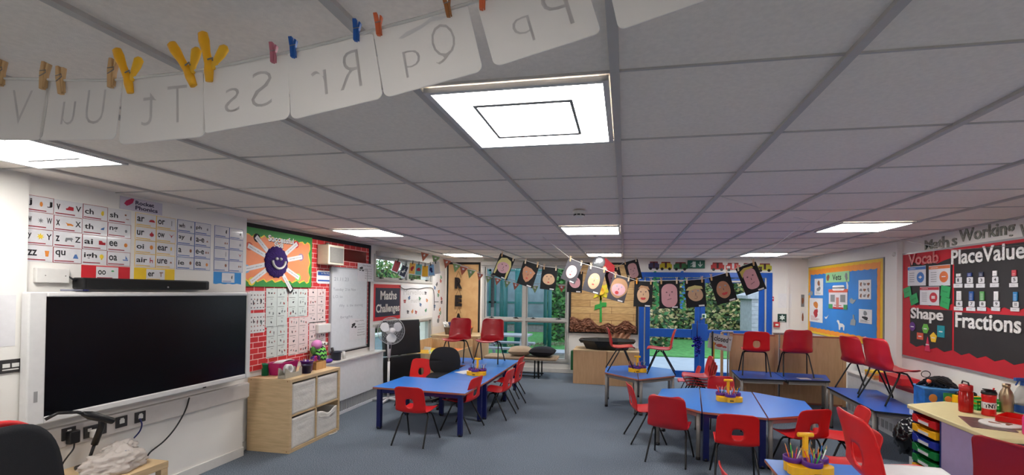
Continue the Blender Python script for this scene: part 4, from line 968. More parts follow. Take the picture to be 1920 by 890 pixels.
for (x, y, rr, wd, lb) in ((138, 437, 14, 'altogether', 'green note tilted at the left edge under the plus card'), (175, 477, 18, 'more', 'green note tilted left of the equals card'), (352, 433, -9, 'fewer', 'green note right of the equals card, upper one'), (350, 495, -14, 'take away', 'green note right of the equals card, lower one')):
    a0, b0 = R7(x, y); M = frameR(a0, b0, WXR, .030) @ Matrix.Rotation(R(rr), 4, 'Z')
    t = thing('green_note', lb, 'note', M=M); MB().prism(rect(-.075, -.06, .075, .06), 0, .003).build('sheet', GN, t); text_part('wording', wd, t, -.045, -.012, .09, .022, mat('note_ink', (20, 90, 50), .6), .0035)
SH = [('circle', 165, 628, ell(0, 0, .055, .055, 20), (94, 52, 130)), ('hexagon', 238, 640, ell(0, 0, .062, .062, 6), (104, 178, 70)), ('rectangle', 208, 682, rect(-.06, -.04, .06, .04), (214, 92, 66)), ('square', 325, 656, rect(-.06, -.065, .06, .065), (20, 138, 152)), ('pentagon', 283, 690, ell(0, 0, .062, .062, 5, a0=PI/2, a1=2.5*PI), (232, 190, 50)), ('triangle', 250, 728, [(-.05, -.08), (.05, -.08), (0, .09)], (206, 50, 90))]
for nm, x, y, pts, c in SH:
    a0, b0 = R7(x, y); t = thing('paper_shape', '%s paper %s under the word Shape' % ({'circle': 'purple', 'hexagon': 'green', 'rectangle': 'orange', 'square': 'teal', 'pentagon': 'yellow', 'triangle': 'pink'}[nm], nm), 'shape', M=frameR(a0, b0, WXR, .026))
    MB().prism(pts, 0, .004).build('sheet', mat('shape_'+nm, c, .6), t); part('label_strip', PAPER, t, rect(-.03, -.008, .03, .004), .004, .005)
# number cards
NC = [(1, 425, 355, 0), (2, 487, 355, 0), (3, 552, 355, 0), (4, 630, 352, 0), (5, 738, 352, 0), (6, 427, 485, 1), (7, 497, 487, 1), (8, 558, 487, 1), (9, 637, 487, 1), (10, 745, 490, 1)]
CUBE = [PAPER, mat('cube_navy', (34, 60, 130), .5), mat('cube_black', (50, 60, 90), .5), PAPER, mat('cube_red', (206, 70, 80), .5), PAPER, mat('cube_navy2', (30, 80, 150), .5), mat('cube_green', (90, 160, 90), .5), PAPER, mat('cube_blue', (40, 130, 190), .5)]
for n_, x, y, row in NC:
    a0, b1 = R7(x-16, y); a1, b0 = R7(x+18, y+32); w_ = a0-a1; h_ = b1-b0
    t = thing('number_card', 'white number card %s with a counting strip above it' % ['', 'one', 'two', 'three', 'four', 'five', 'six', 'seven', 'eight', 'nine', 'ten'][n_], 'number card', M=frameR(a0, b0, WXR, .027))
    MB().prism(rrect(0, 0, w_, h_, .01), 0, .003).build('sheet', LAM, t); text_part('numeral', str(n_), t, w_*.3, h_*.25, w_*(.22 if n_ == 1 else .4), h_*.55, INK, .0035, .02)
    part('word_strip', LAM, t, rect(-w_*.35, -h_*.75, w_*1.1, -h_*.08), 0, .004); text_part('word', ['', 'one', 'two', 'three', 'four', 'five', 'six', 'seven', 'eight', 'nine', 'ten'][n_], t, 0, -h_*.5, w_*.6, h_*.2, PGR, .0045)
    st = MB().prism(rect(w_*.15, h_*1.12, w_*.85, h_*(1.12+(.35+.13*min(n_, 5)) if not row else 2.75)), 0, .008).build('cube_strip', CUBE[n_-1], t)
    part('cube_line', PGR if CUBE[n_-1] is PAPER else PAPER, t, None, .008, .009, [rect(w_*.3, h_*(1.25+.25*k), w_*.7, h_*(1.30+.25*k)) for k in range(2 if not row else 5)])
# bright round lamp sensor on the pier
p = R2(1667, 478, WXR-.07)
tag(MB().ball((WXR-.075, p[0]-.12, p[1]), .02, .035, .03).build('motion_sensor', SKIRT), 'small white sensor high on the pier between the two right boards', 'sensor')

# ================================================================== FURNITURE
TH = .52
def table(label, poly, top, edge, legm, legs, lr=.022, sq=False, th=.024, H=TH, seam=None, group=None):
    cx_ = sum(p[0] for p in poly)/len(poly); cy_ = sum(p[1] for p in poly)/len(poly)
    t = thing('classroom_table', label, 'table', (cx_, cy_, 0), group=group)
    P = [(x-cx_, y-cy_) for x, y in poly]
    MB().prism(P, H-th, H, 0, 1).build('table_top', [top, edge], t, bevel=.004)
    def inset(k): return [(x*k, y*k) for x, y in P]
    a, b = inset(.90), inset(.84); mb = MB(); n = len(P)
    for i in range(n):
        j = (i+1) % n; mb.prism([a[i], a[j], b[j], b[i]], H-th-.05, H-th)
    mb.build('apron', legm, t)
    for i in legs:
        x, y = inset(.88)[i]
        mb = MB()
        if sq: mb.box(x-lr, x+lr, y-lr, y+lr, .012, H-th)
        else: mb.tube([(x, y, .012), (x, y, H-th)], lr, 14)
        lg = mb.build('leg', legm, t)
        MB().tube([(x, y, 0), (x, y, .03)], lr*1.12, 12).build('foot_cap', BLKP, lg)
    return t
BE = mat('table_black_edge', (26, 28, 36), .45)
# L of three blue tables on the left, navy legs
table('blue table with brown edge and navy legs, nearest of the left group', [(-3.06, 5.30), (-1.83, 5.22), (-1.80, 5.98), (-3.02, 6.06)], BLUET, EDGE, NAVY, [0, 1, 2, 3], .026, True)
table('blue table with navy legs in the middle of the left group under the caddy', [(-2.52, 6.03), (-1.80, 5.985), (-1.80, 7.18), (-2.52, 7.22)], BLUET, EDGE, NAVY, [0, 1, 2, 3], .026, True)
table('blue table with navy legs at the back of the left group under two raised chairs', [(-3.0, 7.23), (-1.80, 7.185), (-1.80, 7.98), (-3.0, 8.02)], BLUET, EDGE, NAVY, [0, 1, 2, 3], .026, True)
# octagon in the middle back
table('blue trapezoid table with grey legs, left half before the beige tub cabinets', [(.195, 6.68), (.195, 8.02), (-.29, 7.72), (-.29, 7.14)], BLUET, EDGE, GREYM, [0, 1, 2, 3])
table('blue trapezoid table with grey legs, right half before the blue door', [(.205, 6.68), (.74, 7.12), (.74, 7.72), (.205, 8.02)], BLUET, EDGE, GREYM, [0, 1, 2, 3])
# middle group
table('blue trapezoid table with grey legs, left end of the middle right group', [(.35, 5.46), (.785, 5.02), (.95, 6.28), (.47, 6.10)], BLUET, EDGE, GREYM, [0, 1, 2, 3])
table('blue rectangular table with navy legs in the centre of the middle right group', [(.795, 5.015), (1.385, 4.915), (1.555, 6.18), (.96, 6.28)], BLUET, EDGE, NAVY, [0, 1, 2, 3], .028, True)
table('blue trapezoid table with grey legs, right end of the middle right group', [(1.395, 4.915), (1.93, 5.18), (2.03, 5.80), (1.565, 6.175)], BLUET, EDGE, GREYM, [0, 1, 2, 3])
# against the wooden divider
table('dark blue table with black edge against the wooden divider, left one', [(1.64, 7.16), (2.27, 7.19), (2.30, 7.86), (1.68, 7.90)], DBLUET, BE, GREYM, [0, 3])
table('dark blue table with black edge against the wooden divider, right one', [(2.28, 7.19), (2.87, 7.26), (3.02, 7.80), (2.31, 7.86)], DBLUET, BE, GREYM, [1, 2])
# right wall
table('dark blue trapezoid table with black edge by the right wall under two raised chairs', [(2.64, 6.80), (2.60, 5.50), (3.04, 5.36), (3.20, 6.72)], DBLUET, BE, GREYM, [0, 1, 3], .022)
# front
table('pale blue table at the bottom of the picture under the big pencil caddy', [(1.02, 3.11), (2.10, 3.15), (2.10, 3.71), (1.02, 3.69)], BLUET, EDGE, GREYM, [0, 1, 2, 3])
table('pale blue table in front of the bottom one, carrying the nearest raised red chair', [(.95, 2.15), (2.10, 2.15), (2.10, 3.14), (1.02, 3.10)], BLUET, EDGE, GREYM, [0, 1, 2, 3])

# chairs
def shell(W=.36, hole=True, SH_=.365, BH=.30, flare=.02, lean=.05, curl=.03, deep=.36, wtop=.94, wrap=0):
    hb = BH
    prof = [(deep*.55, SH_-.024), (deep*.53, SH_-.006), (deep*.42, SH_+.001), (deep*.2, SH_-.006), (0, SH_-.013), (-deep*.2, SH_-.014), (-deep*.34, SH_-.010), (-deep*.43, SH_+.004), (-deep*.48-wrap*.4, SH_+.030),
            (-deep*.50-wrap, SH_+.065), (-deep*.50-wrap*1.1-lean*.22, SH_+.065+(hb-.065)*.33), (-deep*.50-wrap*.5-lean*.55, SH_+.065+(hb-.065)*.66), (-deep*.50-lean*.92, SH_+hb-.015), (-deep*.50-lean*1.05, SH_+hb)]
    D = [0]
    for i in range(1, len(prof)): D.append(D[-1]+math.hypot(prof[i][0]-prof[i-1][0], prof[i][1]-prof[i-1][1]))
    Lt = D[-1]; sb = D[8]
    def pt(s):
        s = min(max(s, 0), Lt-1e-6)
        for i in range(len(D)-1):
            if D[i] <= s <= D[i+1]:
                f = (s-D[i])/(D[i+1]-D[i]); return prof[i][0]+(prof[i+1][0]-prof[i][0])*f, prof[i][1]+(prof[i+1][1]-prof[i][1])*f
    NU, NV = 26, 48
    hc_s = D[8]+.076; hr_u, hr_s = .049, .052
    bm = bmesh.new(); G = []; Q = []
    for j in range(NV+1):
        row = []; qr = []
        for i in range(NU+1):
            u = -1+2*i/NU; s = Lt*j/NV
            e = min(s, Lt-s); rr_ = .060
            f = max(0, (s-sb)/(Lt-sb))
            wid = W/2*(1+flare*(1-abs(s-sb)/(Lt*.5)) if s < sb else (1+flare)*(1-(1-wtop)*f))
            k = wid-(rr_-math.sqrt(max(0, rr_*rr_-(rr_-min(e, rr_))**2)) if e < rr_ else 0)
            x = u*k; q = 9
            if hole:
                du, ds = x/hr_u, (s-hc_s)/hr_s; q = (abs(du)**2.8+abs(ds)**2.8)**(1/2.8)
                if .74 < q < 1.26: x, s = x/q, hc_s+(s-hc_s)/q; q = 1.0
            qr.append(q)
            y, z = pt(s)
            a = min(1, max(0, (s-sb*.86)/(sb*.25)))
            z += (1-a)*(.014*abs(u)**3)-(1-a)*.006*(1-u*u)
            y += a*curl*(1-.45*f)*abs(u)**2.2
            row.append(bm.verts.new((x, y, z)))
        G.append(row); Q.append(qr)
    for j in range(NV):
        for i in range(NU):
            if hole and max(Q[j][i], Q[j][i+1], Q[j+1][i+1], Q[j+1][i]) <= 1.0001: continue
            try: bm.faces.new([G[j][i], G[j][i+1], G[j+1][i+1], G[j+1][i]])
            except ValueError: pass
    bmesh.ops.delete(bm, geom=[v for v in bm.verts if not v.link_faces], context='VERTS')
    bmesh.ops.remove_doubles(bm, verts=bm.verts, dist=.0003)
    bmesh.ops.recalc_face_normals(bm, faces=bm.faces)
    bmesh.ops.solidify(bm, geom=list(bm.faces), thickness=.007)
    for f in bm.faces: f.smooth = True
    me = bpy.data.meshes.new('seat_shell'); bm.to_mesh(me); bm.free(); return me
def make_chair(W=.36, hole=True, m=REDP, SH_=.365, BH=.30, **kw):
    t = thing('classroom_chair', 'x', 'chair')
    me = shell(W, hole, SH_, BH, **kw); me.materials.append(m)
    o = bpy.data.objects.new('seat_shell', me); COL.objects.link(o); o.parent = t
    w = W/2-.035; r = .0095; zt = SH_-.028
    for sx in (-1, 1):
        MB().tube([(sx*(w-.02), .02, zt), (sx*(w+.008), .045, zt-.008), (sx*(w+.02), .06, zt-.035), (sx*(w+.055), .185, .012), (sx*(w+.056), .187, 0)], r, 8).build('leg', BLKM, t)
        MB().tube([(sx*(w-.02), -.01, zt), (sx*(w+.008), -.035, zt-.008), (sx*(w+.02), -.05, zt-.035), (sx*(w+.05), -.215, .012), (sx*(w+.05), -.217, 0)], r, 8).build('leg', BLKM, t)
    MB().tube([(-w+.01, .02, zt), (w-.01, .02, zt)], r, 8).tube([(-w+.01, -.01, zt), (w-.01, -.01, zt)], r, 8).build('cross_bar', BLKM, t)
    return t
protoA = make_chair(.355, True, flare=.05, BH=.295); protoB = make_chair(.37, False, DREDP, .365, .33, curl=.085, flare=.08, lean=.055, deep=.36, wtop=.90, wrap=.022)
usedp = set()
def put_chair(proto, x, y, face, label, z=0, group=None, s=1, tilt=0):
    """face: the heading the sitter looks to, degrees, 0 = +Y (away), 90 = -X"""
    M = Matrix.Translation((x, y, z)) @ Matrix.Rotation(R(face), 4, 'Z') @ Matrix.Rotation(R(tilt), 4, 'X') @ Matrix.Scale(s, 4)
    if id(proto) not in usedp:
        usedp.add(id(proto)); proto.matrix_world = M; proto['label'] = label
        if group: proto['group'] = group
        return proto
    return dup(proto, M, label, group)
GL = 'red plastic chairs'
A, B = protoA, protoB
put_chair(A, -2.32, 4.99, -3, 'red chair with hand hole, seen from behind before the nearest left table', group=GL)
put_chair(A, -2.0, 5.60, 82, 'red chair with a hand hole pushed under the right end of the nearest left table', group=GL)
put_chair(A, -1.73, 6.25, 84, 'red chair side on at the right of the left group, nearer of the tucked pair', group=GL)
put_chair(A, -1.72, 6.88, 86, 'red chair side on at the right of the left group, further of the tucked pair', group=GL)
put_chair(A, -1.86, 7.50, 88, 'red chair at the right back corner of the left group, only its back showing', group=GL)
put_chair(A, -3.12, 6.58, 170, 'bright red chair with a round hole facing us beside the black office chair', group=GL)
put_chair(B, -2.84, 7.62, 176, 'dark red chair standing on the back left table, left one facing us', z=TH, group=GL, s=1.04)
put_chair(B, -2.25, 7.62, 178, 'dark red chair standing on the back left table, right one facing us', z=TH, group=GL, s=1.04)
put_chair(A, -.05, 7.42, -84, 'red chair side on standing on the left half of the hexagonal table', z=TH, group=GL)
put_chair(A, .54, 7.34, 86, 'red chair side on standing on the right half of the hexagonal table before the door', z=TH, group=GL)
for k in range(4):
    put_chair(A, 1.14-.022*k, 7.38, 90, ['bottom red chair of the stack of four by the door', 'second red chair from the bottom of the stack by the door', 'third red chair up in the stack by the door', 'top red chair of the stack of four by the door'][k], z=.0+.042*k, group='stacked red chairs')
put_chair(A, 1.04, 7.98, 92, 'small red chair half hidden behind the stack by the door', group=GL, s=.82)
put_chair(B, 1.27, 6.42, 180, 'red chair behind the middle right tables, back showing over the caddy', group=GL, s=.9)
put_chair(A, .26, 5.66, -78, 'red chair side on at the left end of the middle right group', group=GL)
put_chair(B, .48, 5.05, -18, 'shiny dark red chair without a hole at the near left of the middle right group', group=GL, s=1.0)
put_chair(A, 1.02, 4.62, -5, 'red chair with a hand hole in front of the navy legged centre table', group=GL)
put_chair(A, 1.70, 4.98, 22, 'red chair with a hand hole at the near right of the middle right group', group=GL)
put_chair(A, 1.95, 7.60, -6, 'red chair with a hand hole seen from behind on the divider table', z=TH, group=GL, s=1.0)
put_chair(B, 2.54, 7.66, -6, 'red chair without a hole seen from behind on the divider table', z=TH, group=GL, s=1.0)
put_chair(B, 2.99, 6.62, -76, 'shiny red chair on the right wall table, further one', z=TH, group=GL, s=1.0)
put_chair(B, 3.0, 6.0, -78, 'shiny red chair on the right wall table, nearer one', z=TH, group=GL, s=1.05)
put_chair(A, 2.06, 5.0, 84, 'red chair with a hand hole behind the nearest raised chair', group=GL)
put_chair(A, 1.74, 4.16, 92, 'red chair mostly hidden behind the nearest raised chair, only its seat corner showing', group=GL)
put_chair(A, .82, 3.05, -90, 'red chair edge at the bottom left of the front table', group=GL)
put_chair(A, 1.255, 2.42, -91, 'nearest red chair with a large hand hole standing on the front table', z=TH, group=GL, s=1.0)
# big red chair at the right bottom corner
bigc = make_chair(.54, False, mat('red_textured_plastic', (172, 24, 30), .5, var=.08, scale=300, bump=.25, bscale=500), .46, .40, curl=.05, flare=.03, lean=.08, deep=.46, wtop=.82)
bigc.matrix_world = TR(2.53, 3.36, .0, R(-64), 1.01); bigc['label'] = 'large dark red textured chair cut off by the lower right corner'; bigc['group'] = GL

# black office chair at left group
OF = mat('black_fabric', (30, 31, 36), .95, bump=.3, bscale=400)
def office_chair(M, label, bw=.21, bh=.23, rim=None, zb=.62, sz=.40):
    t = thing('office_chair', label, 'chair', M=M)
    def bk(u, v):
        a = u*2*PI; r = v; ex = (abs(math.cos(a))**.62)*(1 if math.cos(a) > 0 else -1); ey = (abs(math.sin(a))**.62)*(1 if math.sin(a) > 0 else -1)
        x = bw*ex*r*(1-.12*max(0, ey*r)); return (x, -.20+.035*(1-r*r)*1+.05*(x/bw)**2, zb+bh*ey*r)
    MB().grid(bk, 40, 10).build('backrest', OF, t, solid=.05)
    if rim: 
        pth = [bk(i/40, 1.0) for i in range(40)]
        MB().tube([(p[0], p[1]-.045, p[2]+.006) for p in pth], .016, 8, closed=True).build('rim', rim, t)
    MB().prism(rrect(-.21, -.17, .21, .24, .09, 5), sz-.03, sz+.03).build('seat', OF, t, bevel=.02, seg=3)
    MB().tube([(0, -.05, sz-.03), (0, -.24, sz), (0, -.26, zb-.1), (0, -.225, zb)], .018, 8).build('back_post', BLKP, t)
    MB().tube([(0, 0, .10), (0, 0, sz-.03)], .024, 10).build('gas_column', BLKM, t)
    mb = MB()
    for k in range(5):
        a = 2*PI*k/5+.3; mb.tube([(0, 0, .11), (.27*math.cos(a), .27*math.sin(a), .07)], [.026, .016], 8)
    mb.build('star_base', BLKP, t)
    for k in range(5):
        a = 2*PI*k/5+.3; MB().tube([(.27*math.cos(a)-.02*math.sin(a), .27*math.sin(a)+.02*math.cos(a), .028), (.27*math.cos(a)+.02*math.sin(a), .27*math.sin(a)-.02*math.cos(a), .028)], .028, 10).build('castor', BLKP, t)
    return t
office_chair(TR(-2.68, 6.62, 0, R(190), 1.0), 'black fabric office chair between the left tables, facing us', .235, .20, zb=.65, sz=.44)
office_chair(TR(-2.60, 1.66, 0, R(-72), 1.0), 'large black office chair with red rim cut off by the lower left corner', .30, .33, mat('red_rim', (204, 40, 44), .4), .74, .46)

# low wooden table with bag
t = thing('side_table', 'small low beech side table under the sockets at the lower left', 'table', (-3.55, 2.45, 0))
MB().box(-.26, .27, -.45, .42, .40, .45).build('table_top', BEECH, t, bevel=.003)
for sx, sy in ((-.235, -.42), (.245, -.42), (-.235, .39), (.245, .39)): MB().box(sx-.025, sx+.025, sy-.025, sy+.025, 0, .40).build('leg', BEECH, t)
BAG = paper_translucent('thin_white_plastic', (226, 218, 212), .45)
g = random.Random(4)
from mathutils import noise as mn
def crumple(cx_, cy_, z0, rx, ry, rz, seed, amp=.35, flat=.55):
    def fn(u, v):
        ph = 2*PI*u; th = PI*v
        d = Vector((math.sin(th)*math.cos(ph), math.sin(th)*math.sin(ph), -math.cos(th)))
        n = mn.fractal(d*2.3+Vector((seed, 0, 0)), 1, 2, 4)+.6*abs(mn.noise(d*5+Vector((0, seed, 0))))
        k = 1+amp*n
        return (cx_+rx*d.x*k, cy_+ry*d.y*k, max(z0+.002, z0+rz*flat+rz*d.z*k))
    return fn
t = thing('carrier_bag', 'crumpled thin white plastic carrier bag on the low beech table', 'bag')
MB().grid(crumple(-3.47, 2.64, .45, .13, .17, .085, 2.0, .35), 60, 36).build('bag_body', BAG, t)
MB().grid(crumple(-3.55, 2.74, .53, .07, .09, .045, 7.3, .6), 40, 24).build('crumpled_top', BAG, t)
part_ = MB().grid(lambda u, v: (-3.365+.01*math.sin(6*u), 2.60+.07*u, .50+.012*v+.012*math.sin(7*u)), 10, 2).build('red_print', RED, t)
MB().grid(lambda u, v: (-3.42+.02*math.sin(5*u), 2.66+.06*u, .565+.015*v), 8, 2).build('blue_print', BB, t)
t = thing('tape_dispenser', 'flat bright blue plastic case at the bottom edge beside the black office chair', 'case', M=TR(-3.36, 2.24, .45, R(20)))
MB().prism(rrect(-.09, -.07, .09, .07, .04, 5), 0, .035).build('body', mat('bright_blue_plastic', (26, 60, 190), .3), t, bevel=.01)
tag(MB().grid(lambda u, v: (-3.42+.20*u, 2.30+.16*v, .4525+.008*math.sin(5*u)*v), 8, 6).build('paper_sheet', PAPER, solid=.002), 'white sheet on the low table beside the blue case', 'paper')
# headset / visualiser arm above the black chair
t = thing('document_camera', 'black angled document camera arm behind the black office chair', 'document camera')
q0, q1, q2, q3 = onx(85, 786, -3.62), onx(120, 773, -3.60), onx(160, 776, -3.60), onx(212, 789, -3.58)
MB().tube([q0, q0*.35+q1*.65+Vector((0, 0, .012)), q1*.4+q2*.6+Vector((0, 0, .01)), q2], .011, 8).build('arm', BLKP, t)
d_ = (q3-q2).normalized()
MB().tube([q2-d_*.02, q2+d_*.03, q3], [.014, .028, .022], 10).build('camera_head', BLKP, t, bevel=.003)
q4 = onx(190, 800, -3.62)
MB().tube([q2*.4+q3*.6, q4, q4+Vector((-.03, -.02, -.12))], .020, 8).build('hinge_joint', BLKP, t)
MB().tube([q4+Vector((-.03, -.02, -.12)), (-3.70, q4.y-.03, .455)], .010, 8).build('stand_post', BLKP, t)
MB().prism(ell(-3.70, q4.y-.03, .07, .06, 16), .45, .462).build('base', BLKP, t)

# cube storage shelf
t = thing('cube_shelf', 'light beech two by two cube shelf with four fabric bins, by the red brick wall', 'shelf', (-3.675, 4.735, 0))
hx, hy, H_ = .255, .435, .77; th2 = .035
MB().box(-hx, hx, -hy, -hy+th2, 0, H_).build('side_panel', BEECH, t, bevel=.002)
MB().box(-hx, hx, hy-th2, hy, 0, H_).build('side_panel', BEECH, t, bevel=.002)
MB().box(-hx, hx, -hy+th2, hy-th2, H_-th2, H_).build('top_panel', BEECH, t, bevel=.002)
MB().box(-hx, hx, -hy+th2, hy-th2, 0, th2).build('bottom_panel', BEECH, t, bevel=.002)
MB().box(-hx+.01, hx-.003, -.009, .009, th2, H_-th2).build('divider', BEECH, t)
MB().box(-hx+.01, hx-.003, -hy+th2, hy-th2, H_/2-.009, H_/2+.009).build('middle_shelf', BEECH, t)
for (y, z) in ((-hy+.018, H_-.02), (-hy+.018, .03)): pass
mb = MB()
for (x, z) in ((hx-.03, H_-.018), (hx-.03, .02), (-hx+.04, H_-.018)): mb.lathe([(.001, .001), (.006, .0)], 8, M=Matrix.Translation((x, -hy-.0005, z)) @ Matrix.Rotation(PI/2, 4, 'X'))
mb.build('screw_cap', PBR, t)
def bin_(y0, y1, z0, z1, label, open_=False):
    b = thing('fabric_bin', label, 'storage bin', (-3.675, 4.735+(y0+y1)/2, z0), group=None)
    w = (y1-y0)/2; h = z1-z0
    def fn(u, v):   # sides of the box, slightly wrinkled
        s = u*4; k = int(min(3, s)); f = s-k; c = [(-.23, -w), (.243, -w), (.243, w), (-.23, w), (-.23, -w)]
        x = c[k][0]+(c[k+1][0]-c[k][0])*f; y = c[k][1]+(c[k+1][1]-c[k][1])*f
        n = .006*mn.noise(Vector((x*9, y*9+y0*30, v*7)))
        zz = h*v
        if open_ and v > .7: zz -= (.055*math.exp(-((f-.55)/.25)**2) if k == 1 else .01)
        return (x*(1-.0)+(n if k == 1 else 0)+( .004 if (k == 1 and v > .8) else 0), y*(.985+.01*math.sin(v*5)), zz)
    MB().grid(fn, 48, 14).build('fabric_sides', CANVAS, b, solid=.005)
    MB().box(-.22, .235, -w+.01, w-.01, .004, .012).build('bin_base', CANVAS, b)
    hm = MB().box(.2465, .2495, -w+.008, w-.008, h*.80, h*.805) if not open_ else MB().tube([(.246, -w*.8, h*.78), (.25, 0, h*.66), (.246, w*.8, h*.78)], .006, 6)
    hm.build('hem', CANVAS, b)
c0 = th2+.003; mdl = H_/2
bin_(-hy+th2+.004, -.012, mdl+.011, H_-th2-.02, 'beige fabric bin in the upper left cube of the shelf')
bin_(.012, hy-th2-.004, mdl+.011, H_-th2-.02, 'beige fabric bin in the upper right cube of the shelf')
bin_(-hy+th2+.004, -.012, c0, mdl-.03, 'beige fabric bin in the lower left cube of the shelf')
bin_(.012, hy-th2-.004, c0, mdl-.06, 'sagging half open fabric bin in the lower right cube of the shelf', True)
tag(MB().tube([(-3.41, 4.95, .008), (-3.385, 5.0, .008), (-3.39, 5.08, .008), (-3.42, 5.12, .008)], .006, 6).build('cable', SKIRT), 'short white cable end on the carpet at the foot of the shelf', 'cable')
# items on the shelf (top at .77)
Zs = H_
def onS(px, py, z=Zs): p = onz(px, py, z); return p.x, p.y
t = thing('tape_dispenser', 'grey desk tape dispenser with a white roll at the near end of the cube shelf', 'tape dispenser', M=TR(-3.55, 4.46, Zs, R(90)))
sidep = [(-.13, 0), (.13, 0), (.13, .09), (.105, .10), (.085, .055), (.03, .045), (-.05, .06), (-.10, .105), (-.125, .11)]
mb = MB()
for yy in (-.045, .035): mb.prism(sidep, 0, .01, M=Matrix.Translation((0, yy+.01, 0)) @ Matrix.Rotation(PI/2, 4, 'X'))
mb.box(-.13, .13, -.035, .035, 0, .03); mb.build('body', mat('dispenser_grey', (168, 164, 152), .4), t, bevel=.003)
MB().lathe([(.03, -.022), (.055, -.022), (.055, .022), (.03, .022), (.03, -.022)], 24, M=Matrix.Translation((-.03, 0, .085)) @ Matrix.Rotation(PI/2, 4, 'X')).build('tape_roll', PAPER, t)
def tub(x, y, r0, r1, h, m, label, name='pencil_pot', cat='pot', seg=20, fill=None, z=Zs, rim=True):
    t = thing(name, label, cat, (x, y, z))
    MB().lathe([(.001, .002), (r0, .0), (r1, h), (r1+.004, h), (r1+.004, h-.008), (r1-.004, h-.002), (r0-.004, .006), (.001, .006)], seg).build('body', m, t)
    if rim: MB().lathe([(r1, h-.012), (r1+.006, h-.012), (r1+.006, h+.001), (r1-.002, h+.001)], seg).build('rim', m, t)
    return t
PCOL = [(220, 60, 50), (250, 190, 40), (40, 120, 200), (60, 170, 80), (90, 50, 130), (20, 20, 24), (240, 240, 236), (230, 120, 40)]
PMAT = [mat('pencil_%d' % i if False else 'pencil_colour_'+str(i), c, .4) for i, c in enumerate(PCOL)]
def make_pencil(mi, L_=.16, r=.0042):
    t = thing('pencil', 'x', 'pencil')
    MB().tube([(0, 0, 0), (0, 0, L_*.86)], r, 6).build('barrel', PMAT[mi], t)
    MB().tube([(0, 0, L_*.86), (0, 0, L_)], [r, .0008], 6).build('tip', PEGW, t)
    return t
PENC = [make_pencil(i) for i in range(8)]; pused = [False]*8
def pencil(mi, x, y, z, dx, dy, label, group, s=1):
    v = Vector((dx, dy, 1)).normalized(); M = Matrix.Translation((x, y, z)) @ v.to_track_quat('Z', 'Y').to_matrix().to_4x4() @ Matrix.Scale(s, 4)
    if not pused[mi]: pused[mi] = True; PENC[mi].matrix_world = M; PENC[mi]['label'] = label; PENC[mi]['group'] = group
    else: dup(PENC[mi], M, label, group)
CN = ['red', 'yellow', 'blue', 'green', 'purple', 'black', 'white', 'orange']
def fill_pot(x, y, z, r, n, where_, seed, s=1, h=.0):
    g = random.Random(seed)
    for k in range(n):
        a = 2*PI*k/n+g.uniform(-.3, .3); mi = g.randrange(8)
        pencil(mi, x+r*.3*math.cos(a), y+r*.3*math.sin(a), z, .32*math.cos(a), .32*math.sin(a), '%s pencil standing in %s' % (CN[mi], where_), 'pencils in '+where_, s*g.uniform(.8, 1.05))
PINK = mat('magenta_plastic', (182, 32, 110), .35)
t = thing('plastic_tub', 'magenta rectangular plastic tub on the cube shelf', 'tub', M=TR(-3.77, 4.62, Zs, R(90)))
mb = MB(); a_, b_ = rrect(-.13, -.07, .13, .07, .02), rrect(-.16, -.085, .16, .085, .025)
vs = [(x, y, 0) for x, y in a_]+[(x, y, .13) for x, y in b_]; n = len(a_)
mb.add(vs, [[i, (i+1) % n, (i+1) % n+n, i+n] for i in range(n)]+[list(range(n))[::-1]], 0, False)
mb.build('body', PINK, t, solid=.004); 
MB().tube([(x, y, .13) for x, y in b_], .005, 6, closed=True).build('rim', PINK, t)
tag(MB().grid(lambda u, v: (-3.78+.12*(v-.5), 4.54+.2*u, Zs+.115+.02*math.sin(3*u)+.015*v), 6, 5).build('paper_stack', PAPER, solid=.01), 'white papers lying in the magenta tub', 'paper')
tub(-3.86, 4.46, .035, .035, .13, mat('green_tin', (20, 130, 90), .4), 'tall green pot with yellow foot at the left of the cube shelf'); fill_pot(-3.86, 4.46, Zs+.01, .03, 4, 'the tall green pot', 2, .95)
tub(-3.60, 4.80, .052, .068, .125, PUR, 'purple pot of pencils on the cube shelf'); fill_pot(-3.60, 4.80, Zs+.012, .05, 10, 'the purple pot', 3, .95)
tub(-3.53, 4.70, .045, .05, .095, mat('navy_plastic', (26, 26, 64), .4), 'small navy pot beside the tape dispenser')
t = thing('wooden_box', 'small open wooden box of scissors on the cube shelf', 'box', (-3.62, 4.98, Zs))
MB().box(-.075, .075, -.09, -.082, 0, .09).box(-.075, .075, .082, .09, 0, .09).box(-.075, -.067, -.082, .082, 0, .09).box(.067, .075, -.082, .082, 0, .09).box(-.067, .067, -.082, .082, 0, .008).build('body', wood('box_wood', (186, 140, 84), (204, 158, 100), (6, 6, 1)), t)
for k in range(5):
    M = TR(-3.62+.02*(k % 2), 4.92+.03*k, Zs+.01, R(80+20*k))
    t = thing('scissors', 'pair of %s handled scissors standing in the wooden box' % ['dark blue', 'pink', 'red', 'purple', 'black'][k], 'scissors', M=M, group='scissors in the wooden box')
    MB().prism([(-.006, 0), (.006, 0), (.004, .09), (-.004, .09)], -.001, .001, M=Matrix.Rotation(PI/2, 4, 'X')).build('blade', GREYM, t)
    for sx in (-1, 1): MB().tube([(sx*.017+.014*math.cos(a), 0, .115+.026*math.sin(a)) for a in [2*PI*i/12 for i in range(12)]], .004, 6, closed=True).build('handle', [NAVY, PINK, RED, PUR, BLKP][k], t)
